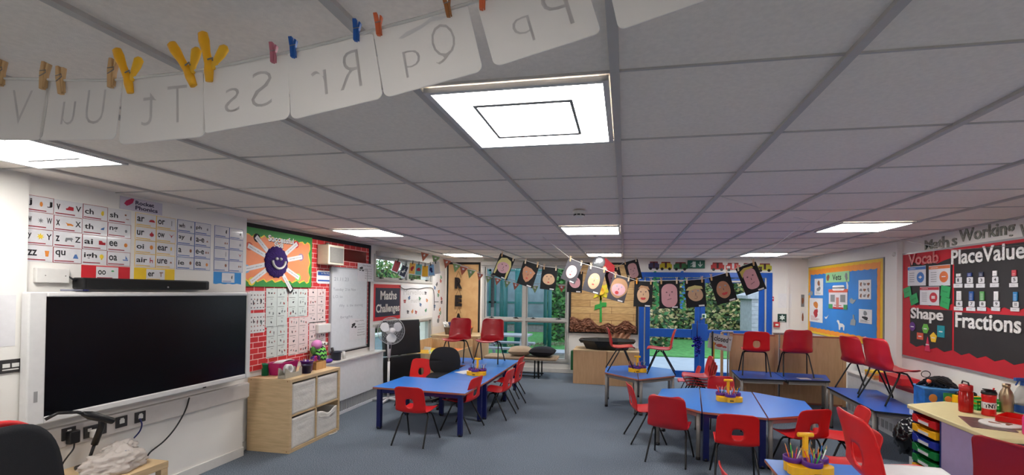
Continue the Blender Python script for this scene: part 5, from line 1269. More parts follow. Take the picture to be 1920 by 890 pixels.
# soft toy
t = thing('soft_toy', 'green and black zigzag plush monster with pink head on the radiator shelf', 'soft toy', M=TR(-3.84, 5.36, .758, 0, 1.2))
def zigmat():
    m = bpy.data.materials.new('zigzag_plush'); m.use_nodes = True; nt = m.node_tree; n = nt.nodes; b = n['Principled BSDF']; L = nt.links.new
    tc = n.new('ShaderNodeTexCoord'); mp = n.new('ShaderNodeMapping'); mp.inputs['Scale'].default_value = (1, 1, 1)
    sep = n.new('ShaderNodeSeparateXYZ'); pp = n.new('ShaderNodeMath'); pp.operation = 'PINGPONG'; pp.inputs[1].default_value = .02
    ad = n.new('ShaderNodeMath'); ad.operation = 'ADD'; md = n.new('ShaderNodeMath'); md.operation = 'PINGPONG'; md.inputs[1].default_value = .022
    gt = n.new('ShaderNodeMath'); gt.operation = 'GREATER_THAN'; gt.inputs[1].default_value = .012
    mx = n.new('ShaderNodeMix'); mx.data_type = 'RGBA'; mx.inputs[6].default_value = (*lin((120, 206, 90)), 1); mx.inputs[7].default_value = (*lin((24, 26, 48)), 1)
    L(tc.outputs['Object'], sep.inputs[0]); L(sep.outputs['Y'], pp.inputs[0]); L(sep.outputs['Z'], ad.inputs[0]); L(pp.outputs[0], ad.inputs[1]); L(ad.outputs[0], md.inputs[0]); L(md.outputs[0], gt.inputs[0]); L(gt.outputs[0], mx.inputs[0]); L(mx.outputs[2], b.inputs['Base Color'])
    b.inputs['Roughness'].default_value = .9; return m
MB().ball((0, 0, .10), .065, .085, .10, nu=20, nv=12).build('body', zigmat(), t)
hd = MB().ball((0, -.05, .215), .05, .065, .05, nu=18, nv=10).build('head', mat('plush_pink', (206, 130, 186), .9), t)
MB().ball((.04, -.01, .225), .022).ball((.045, .035, .215), .02).build('eye', SKIRT, hd); MB().ball((.06, -.008, .225), .008).ball((.064, .037, .215), .008).build('pupil', INK, hd)
MB().ball((0, -.105, .16), .02, .035, .045).build('arm', mat('plush_green', (70, 120, 50), .9), t)
MB().ball((.03, .11, .022), .035, .055, .022).ball((.03, -.11, .022), .035, .045, .022).ball((0, -.09, .055), .045, .035, .05).build('foot', mat('plush_purple', (96, 50, 160), .9), t)
tub(-3.87, 5.75, .062, .065, .115, mat('navy_pot', (26, 30, 54), .4), 'round navy pot of markers on the radiator shelf', z=.758)
tag(MB().tube([(-3.88, 5.72, .78), (-3.90, 5.70, .93)], .018, 10).build('board_rubber', BLKP), 'dark upright rubber standing in the navy pot', 'board rubber')
tag(MB().tube([(-3.83, 5.87, .758), (-3.83, 5.86, .86)], .02, 12).build('glue_stick', SKIRT), 'white glue stick beside the navy pot', 'glue stick')
tag(MB().box(-3.94, -3.935, 6.72, 6.86, .76, 1.12).build('clear_folder', PAPER), 'tall white folder leaning at the end of the radiator', 'folder')

# fan
t = thing('pedestal_fan', 'white pedestal fan with three blades beside the radiator cover', 'fan', M=TR(-3.55, 6.62, 0, R(46)))
FW_ = mat('fan_white', (216, 216, 218), .35); FG = mat('fan_grey', (196, 198, 202), .3)
zc = 1.10; Mh = Matrix.Translation((0, -.08, zc)) @ Matrix.Rotation(R(82), 4, 'X')
mb = MB(); 
for (rr_, zz) in ((.205, 0), (.205, .0), (.19, .035), (.15, .055), (.09, .065), (.05, .068), (.19, -.035), (.15, -.055), (.09, -.065)): mb.tube([(rr_*math.cos(a), rr_*math.sin(a), zz) for a in [2*PI*i/36 for i in range(36)]], .006 if abs(zz) < .001 else .0012, 5, closed=True, M=Mh)
for k in range(48):
    a = 2*PI*k/48; mb.tube([(r_*math.cos(a), r_*math.sin(a), z_) for r_, z_ in ((.045, .068), (.10, .064), (.16, .05), (.205, 0))], .0009, 4, M=Mh); 
    if k % 2 == 0: mb.tube([(r_*math.cos(a), r_*math.sin(a), z_) for r_, z_ in ((.045, -.068), (.10, -.064), (.16, -.05), (.205, 0))], .0009, 4, M=Mh)
mb.build('guard', FG, t)
for k in range(3):
    a0_ = 2*PI*k/3+.5
    def bl(u, v): r = .035+.145*v; a = a0_+(u-.5)*(1.35*math.sin(PI*(.18+.72*v))); return (r*math.cos(a), r*math.sin(a), .02*(u-.5)*2*(1-.3*v))
    MB().grid(bl, 10, 10, M=Mh).build('blade', FW_, t, solid=.002)
MB().lathe([(.001, .072), (.04, .07), (.045, .05), (.04, -.05), (.05, -.07), (.05, -.14), (.001, -.16)], 20, M=Mh).build('motor_housing', FW_, t)
MB().tube([(0, .02, zc-.42), (0, .01, zc-.25), (0, .005, zc-.08)], [.022, .030, .034], 12).build('neck', FW_, t)
MB().tube([(0, .02, .05), (0, .02, zc-.40)], .012, 10).build('pole', GREYM, t); MB().tube([(0, .02, .05), (0, .02, .62)], .018, 12).build('lower_tube', FW_, t)
mb = MB()
for k in range(4): a = PI/4+PI/2*k; mb.tube([(0, .02, .055), (.26*math.cos(a), .02+.26*math.sin(a), .02)], [.022, .016], 8)
mb.build('cross_base', FW_, t)
MB().box(-.012, .012, -.028, -.015, zc-.28, zc-.20).build('button_panel', BLKP, t)
# black mats leaning
t = thing('folded_mat', 'tall black folded play mat leaning by the left window behind the fan', 'mat', M=TR(-3.62, 7.32, 0, R(64)) @ Matrix.Rotation(R(-5), 4, 'X'))
MB().box(-.36, .36, 0, .055, .03, .62).box(-.36, .36, 0, .055, .635, 1.22).build('outer_panel', BLKP, t, bevel=.015, seg=3)
MB().box(-.345, .345, .06, .12, .03, .62).box(-.345, .345, .06, .12, .635, 1.20).build('inner_panel', BLKP, t, bevel=.015, seg=3)
# kinderbox with books
WB = BEECHH
t = thing('book_box', 'low wooden book box full of papers behind the left tables', 'book box', (-3.45, 8.45, 0))
MB().box(-.45, .45, -.55, -.53, 0, .58).box(-.45, .45, .53, .55, 0, .74).box(.43, .45, -.53, .53, 0, .62).box(-.45, -.43, -.53, .53, 0, .76).box(-.43, .43, -.53, .53, .28, .30).build('body', wood('pale_maple', (196, 160, 116), (212, 178, 134), (4, 4, 1)), t, bevel=.003)
g = random.Random(21)
for k in range(14):
    c = [(236, 232, 226), (238, 186, 60), (210, 208, 60), (120, 150, 200), (70, 150, 80), (226, 224, 230), (220, 120, 60)][k % 7]
    x = -3.45-.3+.1*(k % 7); y = 8.1+.34*(k//7)+g.uniform(-.05, .05)
    o = thing('picture_book', '%s book among those lying in the low wooden box, %s row' % (['white', 'amber', 'lime', 'pale blue', 'green', 'pale lilac', 'orange'][k % 7], ['front', 'back'][k//7]), 'book', M=TR(x, y, .50+.03*g.random(), R(g.uniform(-30, 30))) @ Matrix.Rotation(R(g.uniform(25, 60)), 4, 'X'))
    MB().box(-.09, .09, -.12, .12, 0, .002).box(-.09, .09, -.12, .12, .012, .014).box(-.09, -.087, -.12, .12, .002, .012).build('cover', mat('book_%s' % '_'.join(map(str, c)), c, .4), o)
    MB().box(-.086, .086, -.115, .115, .002, .012).build('pages', PAPER, o)
WICK = mat('wicker', (120, 92, 64), .8, var=.5, scale=60, bump=1, bscale=80)
def wicker(x, y, z, w, d, h, label, rz=0):
    t = thing('wicker_basket', label, 'basket', M=TR(x, y, z, rz))
    mb = MB()
    for k in range(int(h/.014)):
        zz = .007+.014*k; f = .9+.1*zz/h; P = []
        for (ax_, ay_, bx_, by_) in ((-w, -d, w, -d), (w, -d, w, d), (w, d, -w, d), (-w, d, -w, -d)):
            for i in range(8): s = i/8; o_ = .004*(1 if (i+k) % 2 else -1); P.append(((ax_+(bx_-ax_)*s)*f+(o_ if ax_ == bx_ else 0), (ay_+(by_-ay_)*s)*f+(o_ if ay_ == by_ else 0), zz))
        mb.tube(P, .007, 5, closed=True)
    mb.build('woven_sides', WICK, t); MB().box(-w*.9, w*.9, -d*.9, d*.9, 0, .006).build('basket_base', WICK, t)
    MB().tube([(-w, -d, h), (w, -d, h), (w, d, h), (-w, d, h)], .011, 6, closed=True).build('rim', WICK, t)
    return t
t = thing('low_cabinet', 'beech topped cabinet carrying the wicker basket in the left back corner', 'cabinet', (-3.42, 9.42, 0))
MB().box(-.50, .50, -.36, .42, 0, .79).build('body', BEECHH, t, bevel=.003); MB().box(-.52, .52, -.38, .43, .79, .81).build('top', BEECH, t, bevel=.003)
MB().box(-.48, -.01, -.372, -.36, .04, .76).box(.01, .48, -.372, -.36, .04, .76).build('door', BEECHH, t, bevel=.002)
wicker(-3.42, 9.30, .81, .26, .15, .14, 'brown wicker basket of magazines by the left window')
for k in range(6):
    t = thing('magazine', '%s magazine leaning in the wicker basket' % ['white', 'cream', 'navy', 'dark patterned', 'grey', 'pale'][k], 'magazine', M=TR(-3.62+.06*k, 9.30, .83, 0) @ Matrix.Rotation(R(-28), 4, 'Y'), group='magazines in the wicker basket')
    MB().box(0, .008, -.10, .10, 0, .26).build('pages', [PAPER, CANVAS, NAVY, mat('dark_print', (60, 70, 50), .5, var=.6, scale=40), PGR, PAPER][k], t); MB().box(-.001, .0, -.10, .10, 0, .26).build('cover', PAPER, t)
tag(MB().grid(crumple(-3.23, 9.30, .93, .09, .08, .07, 4.4, .3), 24, 14).build('orange_toy', mat('orange_plush', (232, 120, 44), .6)), 'crumpled orange packet at the right end of the wicker basket', 'packet')

# bench with cushions
t = thing('bench', 'low bench with beige padded top and black legs under the back window', 'bench', (-2.05, 9.30, 0))
BGE = mat('beige_fabric', (172, 150, 126), .9, bump=.2, bscale=200)
MB().box(-.74, .74, -.24, .24, .36, .42).build('padded_top', BGE, t, bevel=.025, seg=3)
for x in (-.62, .30, .38): MB().tube([(x, -.18, .36), (x, -.18, .0)], .014, 8).tube([(x, .18, .36), (x, .18, 0)], .014, 8).build('leg', BLKM, t)
MB().box(-.66, .42, -.19, -.16, .035, .055).box(-.66, .42, .16, .19, .035, .055).build('rail', BLKM, t)
def cushion(M, w, d, h, m, label):
    t = thing('cushion', label, 'cushion', M=M)
    def fn(sgn):
        def f(u, v):
            a, b = 2*u-1, 2*v-1; e = (1-abs(a)**2.6)*(1-abs(b)**2.6); pin = 1-.10*(abs(a)**4)*(1-abs(b)) ; return (w*a*(1-.07*(1-abs(b))*0+.0-.06*(1-b*b)*abs(a)**3*0), d*b, h/2+sgn*h/2*max(e, 0)**.5+.004*mn.noise(Vector((a*3, b*3, sgn))))
        return f
    MB().grid(fn(1), 18, 14).grid(lambda u, v: fn(-1)(1-u, v), 18, 14).build('cushion_cover', m, t)
    return t
cushion(TR(-2.08, 9.28, .425, R(6)), .24, .21, .19, BGE, 'beige square cushion lying on the bench')
cushion(TR(-1.62, 9.26, .425, R(-4)), .25, .20, .20, mat('black_cloth', (24, 22, 30), .9), 'black square cushion lying on the bench')
# tub cabinets
t = thing('storage_cabinet', 'beige wooden cabinet, left of the pair under the black tray', 'cabinet', (-.63, 9.12, 0))
MB().box(-.32, .31, -.31, .31, 0, .62).build('body', BEECHH, t, bevel=.003); MB().box(-.325, .315, -.315, .315, .62, .64).build('top', BEECH, t, bevel=.002)
t = thing('storage_cabinet', 'beige wooden cabinet, right of the pair under the black tray', 'cabinet', (-.02, 9.06, 0))
MB().box(-.29, .29, -.31, .31, 0, .62).build('body', BEECHH, t, bevel=.003); MB().box(-.295, .295, -.315, .315, .62, .64).build('top', BEECH, t, bevel=.002)
t = thing('tuff_tray', 'large black octagonal play tray on the beige cabinets', 'tray', (-.33, 9.12, .64))
oc = lambda r, rx=1.0: [(rx*r*math.cos(PI/8+PI/4*i), .62*r*math.sin(PI/8+PI/4*i)) for i in range(8)]
mb = MB(); n = 8; rings = [(.42, .0), (.52, .17), (.57, .18), (.58, .17), (.54, .12)]
for a in range(len(rings)-1):
    p0 = [(x, y, rings[a][1]) for x, y in oc(rings[a][0])]; p1 = [(x, y, rings[a+1][1]) for x, y in oc(rings[a+1][0])]
    mb.add(p0+p1, [[i, (i+1) % 8, (i+1) % 8+8, i+8] for i in range(8)])
mb.add([(x, y, .004) for x, y in oc(.40)], [list(range(8))]); mb.build('tray_body', BLKP, t, solid=.006)
tag(MB().box(-1.10, -1.02, 9.70, 9.86, .10, .50).build('fire_extinguisher_cover', mat('dark_green_box', (16, 84, 44), .5), bevel=.012), 'dark green upright case between the back window and the cabinets', 'case')

# wooden divider
def divider_panel(x0, y0, x1, y1, h, label):
    L_ = math.hypot(x1-x0, y1-y0); an = math.atan2(y1-y0, x1-x0)
    t = thing('room_divider', label, 'divider', M=TR(x0, y0, 0, an))
    MB().box(0, L_, -.012, .012, .03, h).build('board', BEECHH, t)
    MB().box(0, L_, -.02, .02, h, h+.025).box(0, L_, -.02, .02, .0, .03).build('rail', EDGE, t, bevel=.003)
    for x in (0, L_): MB().box(x-.025, x+.025, -.025, .025, 0, h+.03).build('post', BEECHH, t, bevel=.003)
    return t
divider_panel(1.72, 8.12, 2.40, 8.08, 1.06, 'beige wooden divider panel behind the dark blue tables, left part')
divider_panel(2.47, 8.08, 3.36, 8.02, 1.06, 'beige wooden divider panel behind the dark blue tables, right part')
mb = MB().box(1.56, 1.60, 8.10, 8.14, 0, 1.10)
tag(mb.build('wooden_post', BEECHH, bevel=.003), 'narrow wooden post between the closed sign and the divider', 'post')
for (x, lb) in ((1.66, 'left end'), (2.44, 'middle joint')):
    t = thing('divider_hinge', 'grey plastic hinge cap on the %s of the wooden divider' % lb, 'hinge', (x, 8.09, 1.06)); MB().box(-.09, .09, -.03, .03, .03, .06).build('cap', GREYM, t, bevel=.012, seg=3); MB().tube([(0, -.03, -1.0), (0, -.03, .04)], .012, 8).build('rod', GREYM, t)
# easel with closed sign
t = thing('easel_frame', 'dark easel edge with yellow side strip left of the closed sign', 'easel', (1.42, 8.0, 0))
MB().box(-.02, .0, -.02, .02, 0, 1.12).build('upright', BLKP, t); MB().box(.0, .02, -.02, .02, 0, .95).build('side_strip', mat('ochre_strip', (196, 150, 50), .5), t)
p = ony(1350, 641, 8.05)
t = thing('closed_sign', "small grey sign reading 'closed' with a crab drawing hanging on the divider", 'sign', M=back_frame(p, R(-9)))
w, h = .36, .25
MB().prism(rrect(-w/2, -h/2, w/2, h/2, .01), -.006, 0).build('plate', mat('sign_grey', (192, 196, 194), .5), t); part('border', GREYM, t, None, 0, .001, [rect(-w/2+.01, -h/2+.01, w/2-.01, -h/2+.014), rect(-w/2+.01, h/2-.014, w/2-.01, h/2-.01)])
text_part('lettering', 'closed', t, -.10, .01, .22, .085, INK, .002, .02); text_part('quote_marks', '"', t, -.15, .05, .03, .03, INK, .002); text_part('quote_marks', '"', t, .13, .05, .03, .03, INK, .002)
part('crab', mat('crab_red', (170, 80, 70), .6), t, None, 0, .002, [ell(0, -.055, .05, .03, 12, .1, 1), ell(-.085, -.05, .03, .028, 8, .3, 2), ell(.08, -.065, .03, .022, 8, .3, 3)])

# radiator box along the right wall with things on it
t = thing('radiator_cover', 'white boxed radiator cover along the right wall behind the raised chairs', 'radiator', (3.49, 5.50, 0))
MB().box(-.24, 0, 0, 2.15, 0, .60).build('casing', MATS['radiator_white'], t, bevel=.004); MB().box(-.26, 0, -.01, 2.16, .60, .62).build('top_shelf', SKIRT, t, bevel=.003)
mb = MB()
for k in range(21): mb.box(-.243, -.24, .08+.098*k, .14+.098*k, .06, .16)
mb.build('grille', MATS['grille_grey'], t)
def onC(px, py, z=.62): p = onz(px, py, z); return p.x, p.y
def boxy(name, cat, label, x, y, z, w, d, h, m, rz=0, lid=None, bev=.004):
    t = thing(name, label, cat, M=TR(x, y, z, rz)); MB().box(-w/2, w/2, -d/2, d/2, 0, h).build('body', m, t, bevel=bev)
    if lid: MB().box(-w/2-.005, w/2+.005, -d/2-.005, d/2+.005, h, h+.015).build('lid', lid, t, bevel=bev)
    return t
boxy('upright_card', 'card', 'small white upright card behind the raised chairs', 3.38, 7.55, .62, .03, .14, .14, SKIRT, bev=.01)
for k in range(4): boxy('story_book', 'book', '%s flat book in the pile behind the raised chairs' % ['tan', 'orange', 'wood brown', 'yellow'][k], 3.36, 7.05, .62+.025*k, .18, .30-.02*k, .024, [CORK, ORG, BEECHH, YP][k], R(4*k-6), bev=.002)
boxy('red_folder', 'folder', 'red box file behind the raised chairs on the white cover', 3.36, 6.55, .62, .20, .50, .12, RED)
boxy('story_book', 'book', 'long dark red book lying before the red box file', 3.30, 6.15, .62, .12, .40, .04, mat('maroon', (140, 30, 40), .5), R(5))
boxy('yellow_file', 'file', 'yellow magazine file beside the patterned book', 3.32, 5.86, .62, .14, .05, .17, mat('lemon_plastic', (240, 214, 70), .4))
boxy('picture_box', 'box', 'box with green and brown picture behind the chair seat', 3.36, 5.64, .62, .16, .20, .14, mat('picture_print', (140, 150, 96), .6, var=.6, scale=14))
# low side unit in the corner before the cream worktop
t = thing('low_cabinet', 'low white side unit between the right wall table and the cream worktop', 'cabinet', (3.18, 5.20, 0))
MB().box(-.28, .30, -.14, .26, 0, .62).build('body', MATS['radiator_white'], t, bevel=.004)
BUB = mat('sea_print', (40, 110, 190), .3, var=.5, scale=9)
t = boxy('storage_box', 'box', 'blue underwater print storage box by the right wall', 3.08, 5.30, .62, .34, .24, .20, BUB, R(-8), mat('pale_blue_lid', (90, 150, 210), .3))
MB().box(-.02, .075, -.124, -.12, .012, .18).build('green_panel', mat('leaf_print', (60, 150, 80), .4, var=.4, scale=12), t)
MB().box(.085, .165, -.124, -.12, .012, .18).build('navy_panel', NAVY, t)
MB().ball((.02, -.124, .12), .03, .003, .03).ball((-.10, -.122, .12), .035, .003, .04).ball((-.11, -.122, .05), .03, .003, .025).build('fish_print', ORG, t)
YARN = mat('black_yarn', (34, 30, 34), .95)
t = thing('yarn_ball', 'tangle of black and orange wool on top of the blue print box', 'wool', (3.06, 5.30, .835))
g = random.Random(8); mb = MB()
for k in range(16):
    ph = g.uniform(0, 6.28); rr_ = g.uniform(.05, .13); cz = g.uniform(.02, .07); mb.tube([(rr_*1.15*math.cos(a+ph), .075*math.sin(a), cz+.028*math.sin(2*a+ph)) for a in [2*PI*i/16 for i in range(16)]], .009, 5, closed=True)
mb.build('black_strands', YARN, t); mb = MB()
for k in range(4): mb.ball((-.10+.02*k, .02*k-.05, .06+.01*(k % 2)), .022, nu=8, nv=5)
mb.build('orange_bobble', mat('coral_wool', (240, 110, 80), .9), t)
tag(MB().tube([(2.96+.04*math.cos(a), 5.30, .955+.032*math.sin(a)) for a in [2*PI*i/20 for i in range(20)]], .004, 6, closed=True).build('wire_ring', BLKM), 'thin black wire loop above the wool tangle', 'ring')
# cream worktop on a tray unit
CREAM = mat('cream_laminate', (226, 212, 160), .4); LIL = mat('lilac_panel', (182, 164, 204), .5); NV = mat('navy_panel', (30, 52, 116), .45)
t = thing('worktop_unit', 'cream topped unit with a lilac panel and a column of coloured trays at the right', 'cabinet', (2.53, 3.0, 0))
top = [(0, 1.80), (0, .80), (.96, .80), (.96, 1.75), (.42, 2.02)]
MB().prism(top, .715, .75).build('worktop', CREAM, t, bevel=.008, seg=3)
MB().box(.03, .05, .82, 1.38, 0, .715).build('side_panel', LIL, t)
MB().box(.03, .42, 1.74, 1.76, 0, .715).box(.40, .42, 1.38, 1.74, 0, .715).box(.03, .42, 1.38, 1.40, 0, .715).box(.03, .42, 1.40, 1.74, 0, .05).build('tray_carcass', NV, t)
MB().box(.05, .94, .84, 1.36, 0, .70).build('cupboard_body', LIL, t)
TCOL = [('red', REDP), ('yellow', YEL), ('blue', mat('tray_blue', (30, 50, 160), .35)), ('green', mat('tray_green', (20, 130, 60), .35)), ('second green', MATS['tray_green']), ('lower yellow', YEL)]
for k, (nm, m) in enumerate(TCOL):
    z = .625-.085*k-(.01 if k > 3 else 0)
    tr = thing('storage_tray', '%s plastic tray with white label in the tray column at the right' % nm, 'tray', (2.53, 4.57, z))
    MB().box(.035, .36, -.155, .155, .0, .004).box(.035, .04, -.155, .155, .004, .045).box(.04, .36, -.155, -.15, .004, .055).box(.04, .36, .15, .155, .004, .055).box(.355, .36, -.15, .15, .004, .055).build('body', m, tr)
    MB().prism([(-.16, .0), (.16, 0), (.16, .062), (.11, .062), (.075, .038), (-.075, .038), (-.11, .062), (-.16, .062)], 0, .03, M=Matrix(((0, 0, -1, .035), (-1, 0, 0, 0), (0, 1, 0, 0), (0, 0, 0, 1)))).build('front_lip', m, tr, bevel=.004)
    MB().box(.002, .004, -.07, .07, .006, .030).build('label', PAPER, tr)
# black bag under the right table
t = thing('black_bag', 'shiny black bin bag hanging beside the tray column', 'bag', (2.68, 5.02, 0))
MB().grid(lambda u, v: (lambda q: (q[0], q[1], q[2]))(crumple(0, 0, .22, .12, .15, .16, 5.5, .25, 1.0)(u, v)), 36, 24).build('bag_body', mat('black_bin_bag', (16, 16, 20), .2), t)
# bottles
Zc = .75
def bottle(x, y, prof, m, label, lid=None, lidprof=None, z=Zc, n=22, name='water_bottle', s=1.3):
    t = thing(name, label, 'bottle', M=TR(x, y, z, 0, s)); MB().lathe(prof, n).build('body', m, t)
    if lidprof: MB().lathe(lidprof, n).build('cap', lid, t)
    return t
RCLR = clear_plastic('clear_red', (190, 30, 24), .7)
t = bottle(2.87, 4.60, [(.001, 0), (.036, .001), (.038, .01), (.038, .13), (.033, .135), (.033, .14), (.001, .14)], RCLR, 'transparent dark red tumbler bottle with black loop lid on the cream worktop', mat('red_cap', (190, 40, 44), .35), [(.034, .14), (.036, .142), (.036, .175), (.02, .18), (.001, .18)])
MB().tube([(.0, -.03, .175), (.0, -.02, .195), (.0, .03, .198), (.0, .038, .18)], .005, 6).build('carry_loop', BLKP, t)
t = bottle(2.98, 4.51, [(.001, 0), (.035, .001), (.037, .008), (.034, .03), (.034, .09), (.037, .12), (.037, .14), (.001, .14)], mat('bright_red_plastic', (214, 30, 28), .3), 'bright red sports bottle with white band lettered TNT on the cream worktop', BLKP, [(.038, .135), (.04, .14), (.036, .155), (.001, .158)])
MB().lathe([(.0352, .045), (.0358, .046), (.0358, .085), (.0352, .086)], 24).build('white_band', PAPER, t)
mb = MB()
vs, fs, x0, x1, y0, y1 = glyphs('TNT', .04)
tw = .060; q = []
for v in vs:
    a = ((v.x-x0)/(x1-x0)-.5)*tw/.0365; ang = R(250)+a; q.append((.0366*math.cos(ang), .0366*math.sin(ang), .052+(v.y-y0)/(y1-y0)*.025))
mb.add(q, fs); mb.build('lettering', INK, t)
MB().box(-.062, .02, -.012, .012, .157, .165, M=Matrix.Rotation(R(20), 4, 'Z') @ Matrix.Rotation(R(8), 4, 'Y')).build('spout_lid', BLKP, t, bevel=.003)
MB().tube([(.02, 0, .155), (.028, 0, .175)], .005, 6).build('spout', REDP, t)
bottle(3.22, 4.68, [(.001, 0), (.034, .001), (.036, .01), (.036, .11), (.03, .135), (.019, .155), (.018, .165), (.001, .165)], mat('bronze_metal', (172, 150, 122), .3, metal=.85), 'slim bronze metal bottle on the cream worktop', MATS['bronze_metal'], [(.02, .165), (.021, .17), (.021, .185), (.001, .187)])
CLR = clear_plastic('clear_plastic', (206, 206, 206), .35)
for k, (x, y, lb) in enumerate(((3.36, 4.70, 'clear spray bottle with blue trigger behind the bronze bottle'), (3.42, 4.52, 'second clear spray bottle with blue trigger, nearer the right edge'))):
    t = bottle(x, y, [(.001, 0), (.045, .001), (.046, .12), (.03, .16), (.014, .18), (.001, .18)], CLR, lb, BB, [(.016, .175), (.018, .18), (.016, .205), (.001, .206)], name='spray_bottle')
    MB().box(-.05, .02, -.012, .012, .205, .225).tube([(-.03, 0, .205), (-.045, 0, .175)], .005, 6).build('trigger', BB, t, bevel=.003)
    MB().lathe([(.0465, .0), (.0467, .05)], 20).build('lower_band', BB, t)
bottle(3.38, 4.28, [(.001, 0), (.036, .001), (.038, .01), (.038, .10), (.030, .13), (.018, .145), (.001, .146)], mat('purple_metal', (190, 60, 190), .3, metal=.5), 'bright purple bottle at the right edge', mat('purple_metal', (190, 60, 190)), [(.02, .145), (.021, .16), (.001, .165)])
bottle(2.86, 3.93, [(.001, 0), (.036, .001), (.038, .01), (.038, .09), (.030, .11), (.001, .112)], clear_plastic('clear_pink', (240, 70, 160), .6), 'clear pink cup at the right edge beside the red tray')
t = thing('plastic_basket', 'bright green plastic basket behind the TNT bottle', 'basket', (3.12, 4.76, Zc))
mb = MB()
for (x0, x1, y0, y1) in ((-.12, .12, -.085, -.08), (-.12, .12, .08, .085), (-.12, -.115, -.08, .08), (.115, .12, -.08, .08)):
    mb.box(x0, x1, y0, y1, 0, .02); mb.box(x0, x1, y0, y1, .065, .085); mb.box(x0, x1, y0, y1, .038, .048)
mb.box(-.12, .12, -.085, .085, 0, .004)
for k in range(12): mb.box(-.115+.02*k, -.108+.02*k, -.085, -.081, 0, .08)
mb.build('body', mat('lime_green_plastic', (24, 170, 60), .35), t)
t = thing('yellow_tub', 'yellow plastic tub with black items behind the dark red bottle', 'tub', (3.22, 5.16, .62))
MB().box(-.11, .11, -.07, .07, 0, .17).build('body', YEL, t, bevel=.008); MB().lathe([(.001, -.0705), (.02, -.0706)], 16, M=Matrix.Translation((-.06, 0, .10)) @ Matrix.Rotation(PI/2, 4, 'X')).build('badge', PAPER, t)
for k in range(5): tag(MB().ball((3.16+.03*k, 5.16, .80+.015*(k % 2)), .03, .03, .025, nu=9, nv=6).build('toy_wheel', BLKP), 'small black toy piece in the yellow tub', 'toy', 'black toy pieces in the yellow tub')
t = thing('plastic_tray', 'translucent red plastic tray at the right edge of the worktop', 'tray', M=TR(3.06, 4.22, Zc+.006, R(-50)))
TRD = clear_plastic('clear_bright_red', (230, 40, 40), .55)
mb = MB(); mb.box(-.16, .16, -.11, .11, 0, .004); mb.box(-.165, .165, -.115, -.108, .0, .05); mb.box(-.165, .165, .108, .115, 0, .05); mb.box(-.165, -.158, -.108, .108, 0, .05); mb.box(.158, .165, -.108, .108, 0, .05); mb.box(-.18, .18, -.13, -.115, .046, .05); mb.build('body', TRD, t)
t = thing('placemat', 'dark photographic placemat lying on the cream worktop', 'placemat', M=TR(2.76, 4.20, Zc, R(-20)))
MB().prism(rrect(-.13, -.19, .13, .19, .01), 0, .003).build('mat_sheet', mat('dark_photo_print', (104, 84, 82), .3, var=.5, scale=18), t)
t = thing('cloth_pouch', 'flat cream cloth pouch with a dark printed face drawing on the worktop', 'pouch', M=TR(2.86, 4.20, Zc+.003, R(-50)))
MB().prism(ell(0, 0, .12, .17, 26, .03, 3), 0, .012).build('cloth', CANVAS, t, bevel=.004)
part('drawing', PBR, t, None, .012, .0135, [ell(.0, .03, .035, .04, 12, .25, 1), ell(-.03, -.05, .03, .025, 10, .3, 4), ell(.045, -.02, .02, .03, 10, .3, 6)])

# pencil caddies
def caddy(x, y, z, s, rz, label, where_, seed, full=True):
    t = thing('pencil_caddy', label, 'caddy', M=TR(x, y, z, rz, s))
    cups = [(-.085, .035), (0, -.045), (.085, .035), (0, .065)]
    mb = MB()
    P = []
    for i in range(48):
        a = 2*PI*i/48; r = .115+.018*math.cos(3*a+PI/2); P.append((r*1.12*math.cos(a), r*.86*math.sin(a)))
    mb.prism(P, 0, .055, sm=False); mb.build('base', YEL, t, bevel=.004)
    for (cx_, cy_) in ((-.078, .03), (0, -.052), (.078, .03)):
        cp = MB().lathe([(.054, .0), (.055, .055), (.055, .068), (.050, .069), (.046, .02), (.001, .02)], 22, c=(cx_, cy_)).build('cup', YEL, t)
        MB().lathe([(.0555, .058), (.059, .060), (.059, .088), (.055, .092), (.049, .090), (.047, .03), (.001, .03)], 22, c=(cx_, cy_)).build('rim', PUR, cp)
    MB().box(-.014, .014, .02, .046, .03, .22).tube([(-.048, .033, .225), (.048, .033, .225)], .015, 12).build('handle', YEL, t, bevel=.003)
    MB().box(-.02, .02, -.116, -.112, .018, .028).build('badge', INK, t)
    k = 0
    for (cx_, cy_) in ((-.078, .03), (0, -.052), (.078, .03)):
        n = 7 if full else 4
        q = Matrix.Rotation(rz, 4, 'Z') @ Vector((cx_*s, cy_*s, 0))
        fill_pot(x+q.x, y+q.y, z+.04*s, .04*s, n, where_, seed+k, .82*s); k += 1
    return t
caddy(1.24, 3.48, TH, 1.08, R(8), 'large yellow and purple pencil caddy full of pens on the front table', 'the front table caddy', 31)
caddy(1.17, 5.60, TH, 1.0, R(4), 'yellow and purple pencil caddy on the middle right tables', 'the middle right caddy', 41)
caddy(.20, 7.32, TH, 1.0, R(0), 'yellow and purple pencil caddy between the two chairs on the hexagonal table', 'the hexagonal table caddy', 51, False)
caddy(-2.08, 6.42, TH, 1.0, R(-4), 'yellow and purple pencil caddy on the left tables', 'the left table caddy', 61, False)
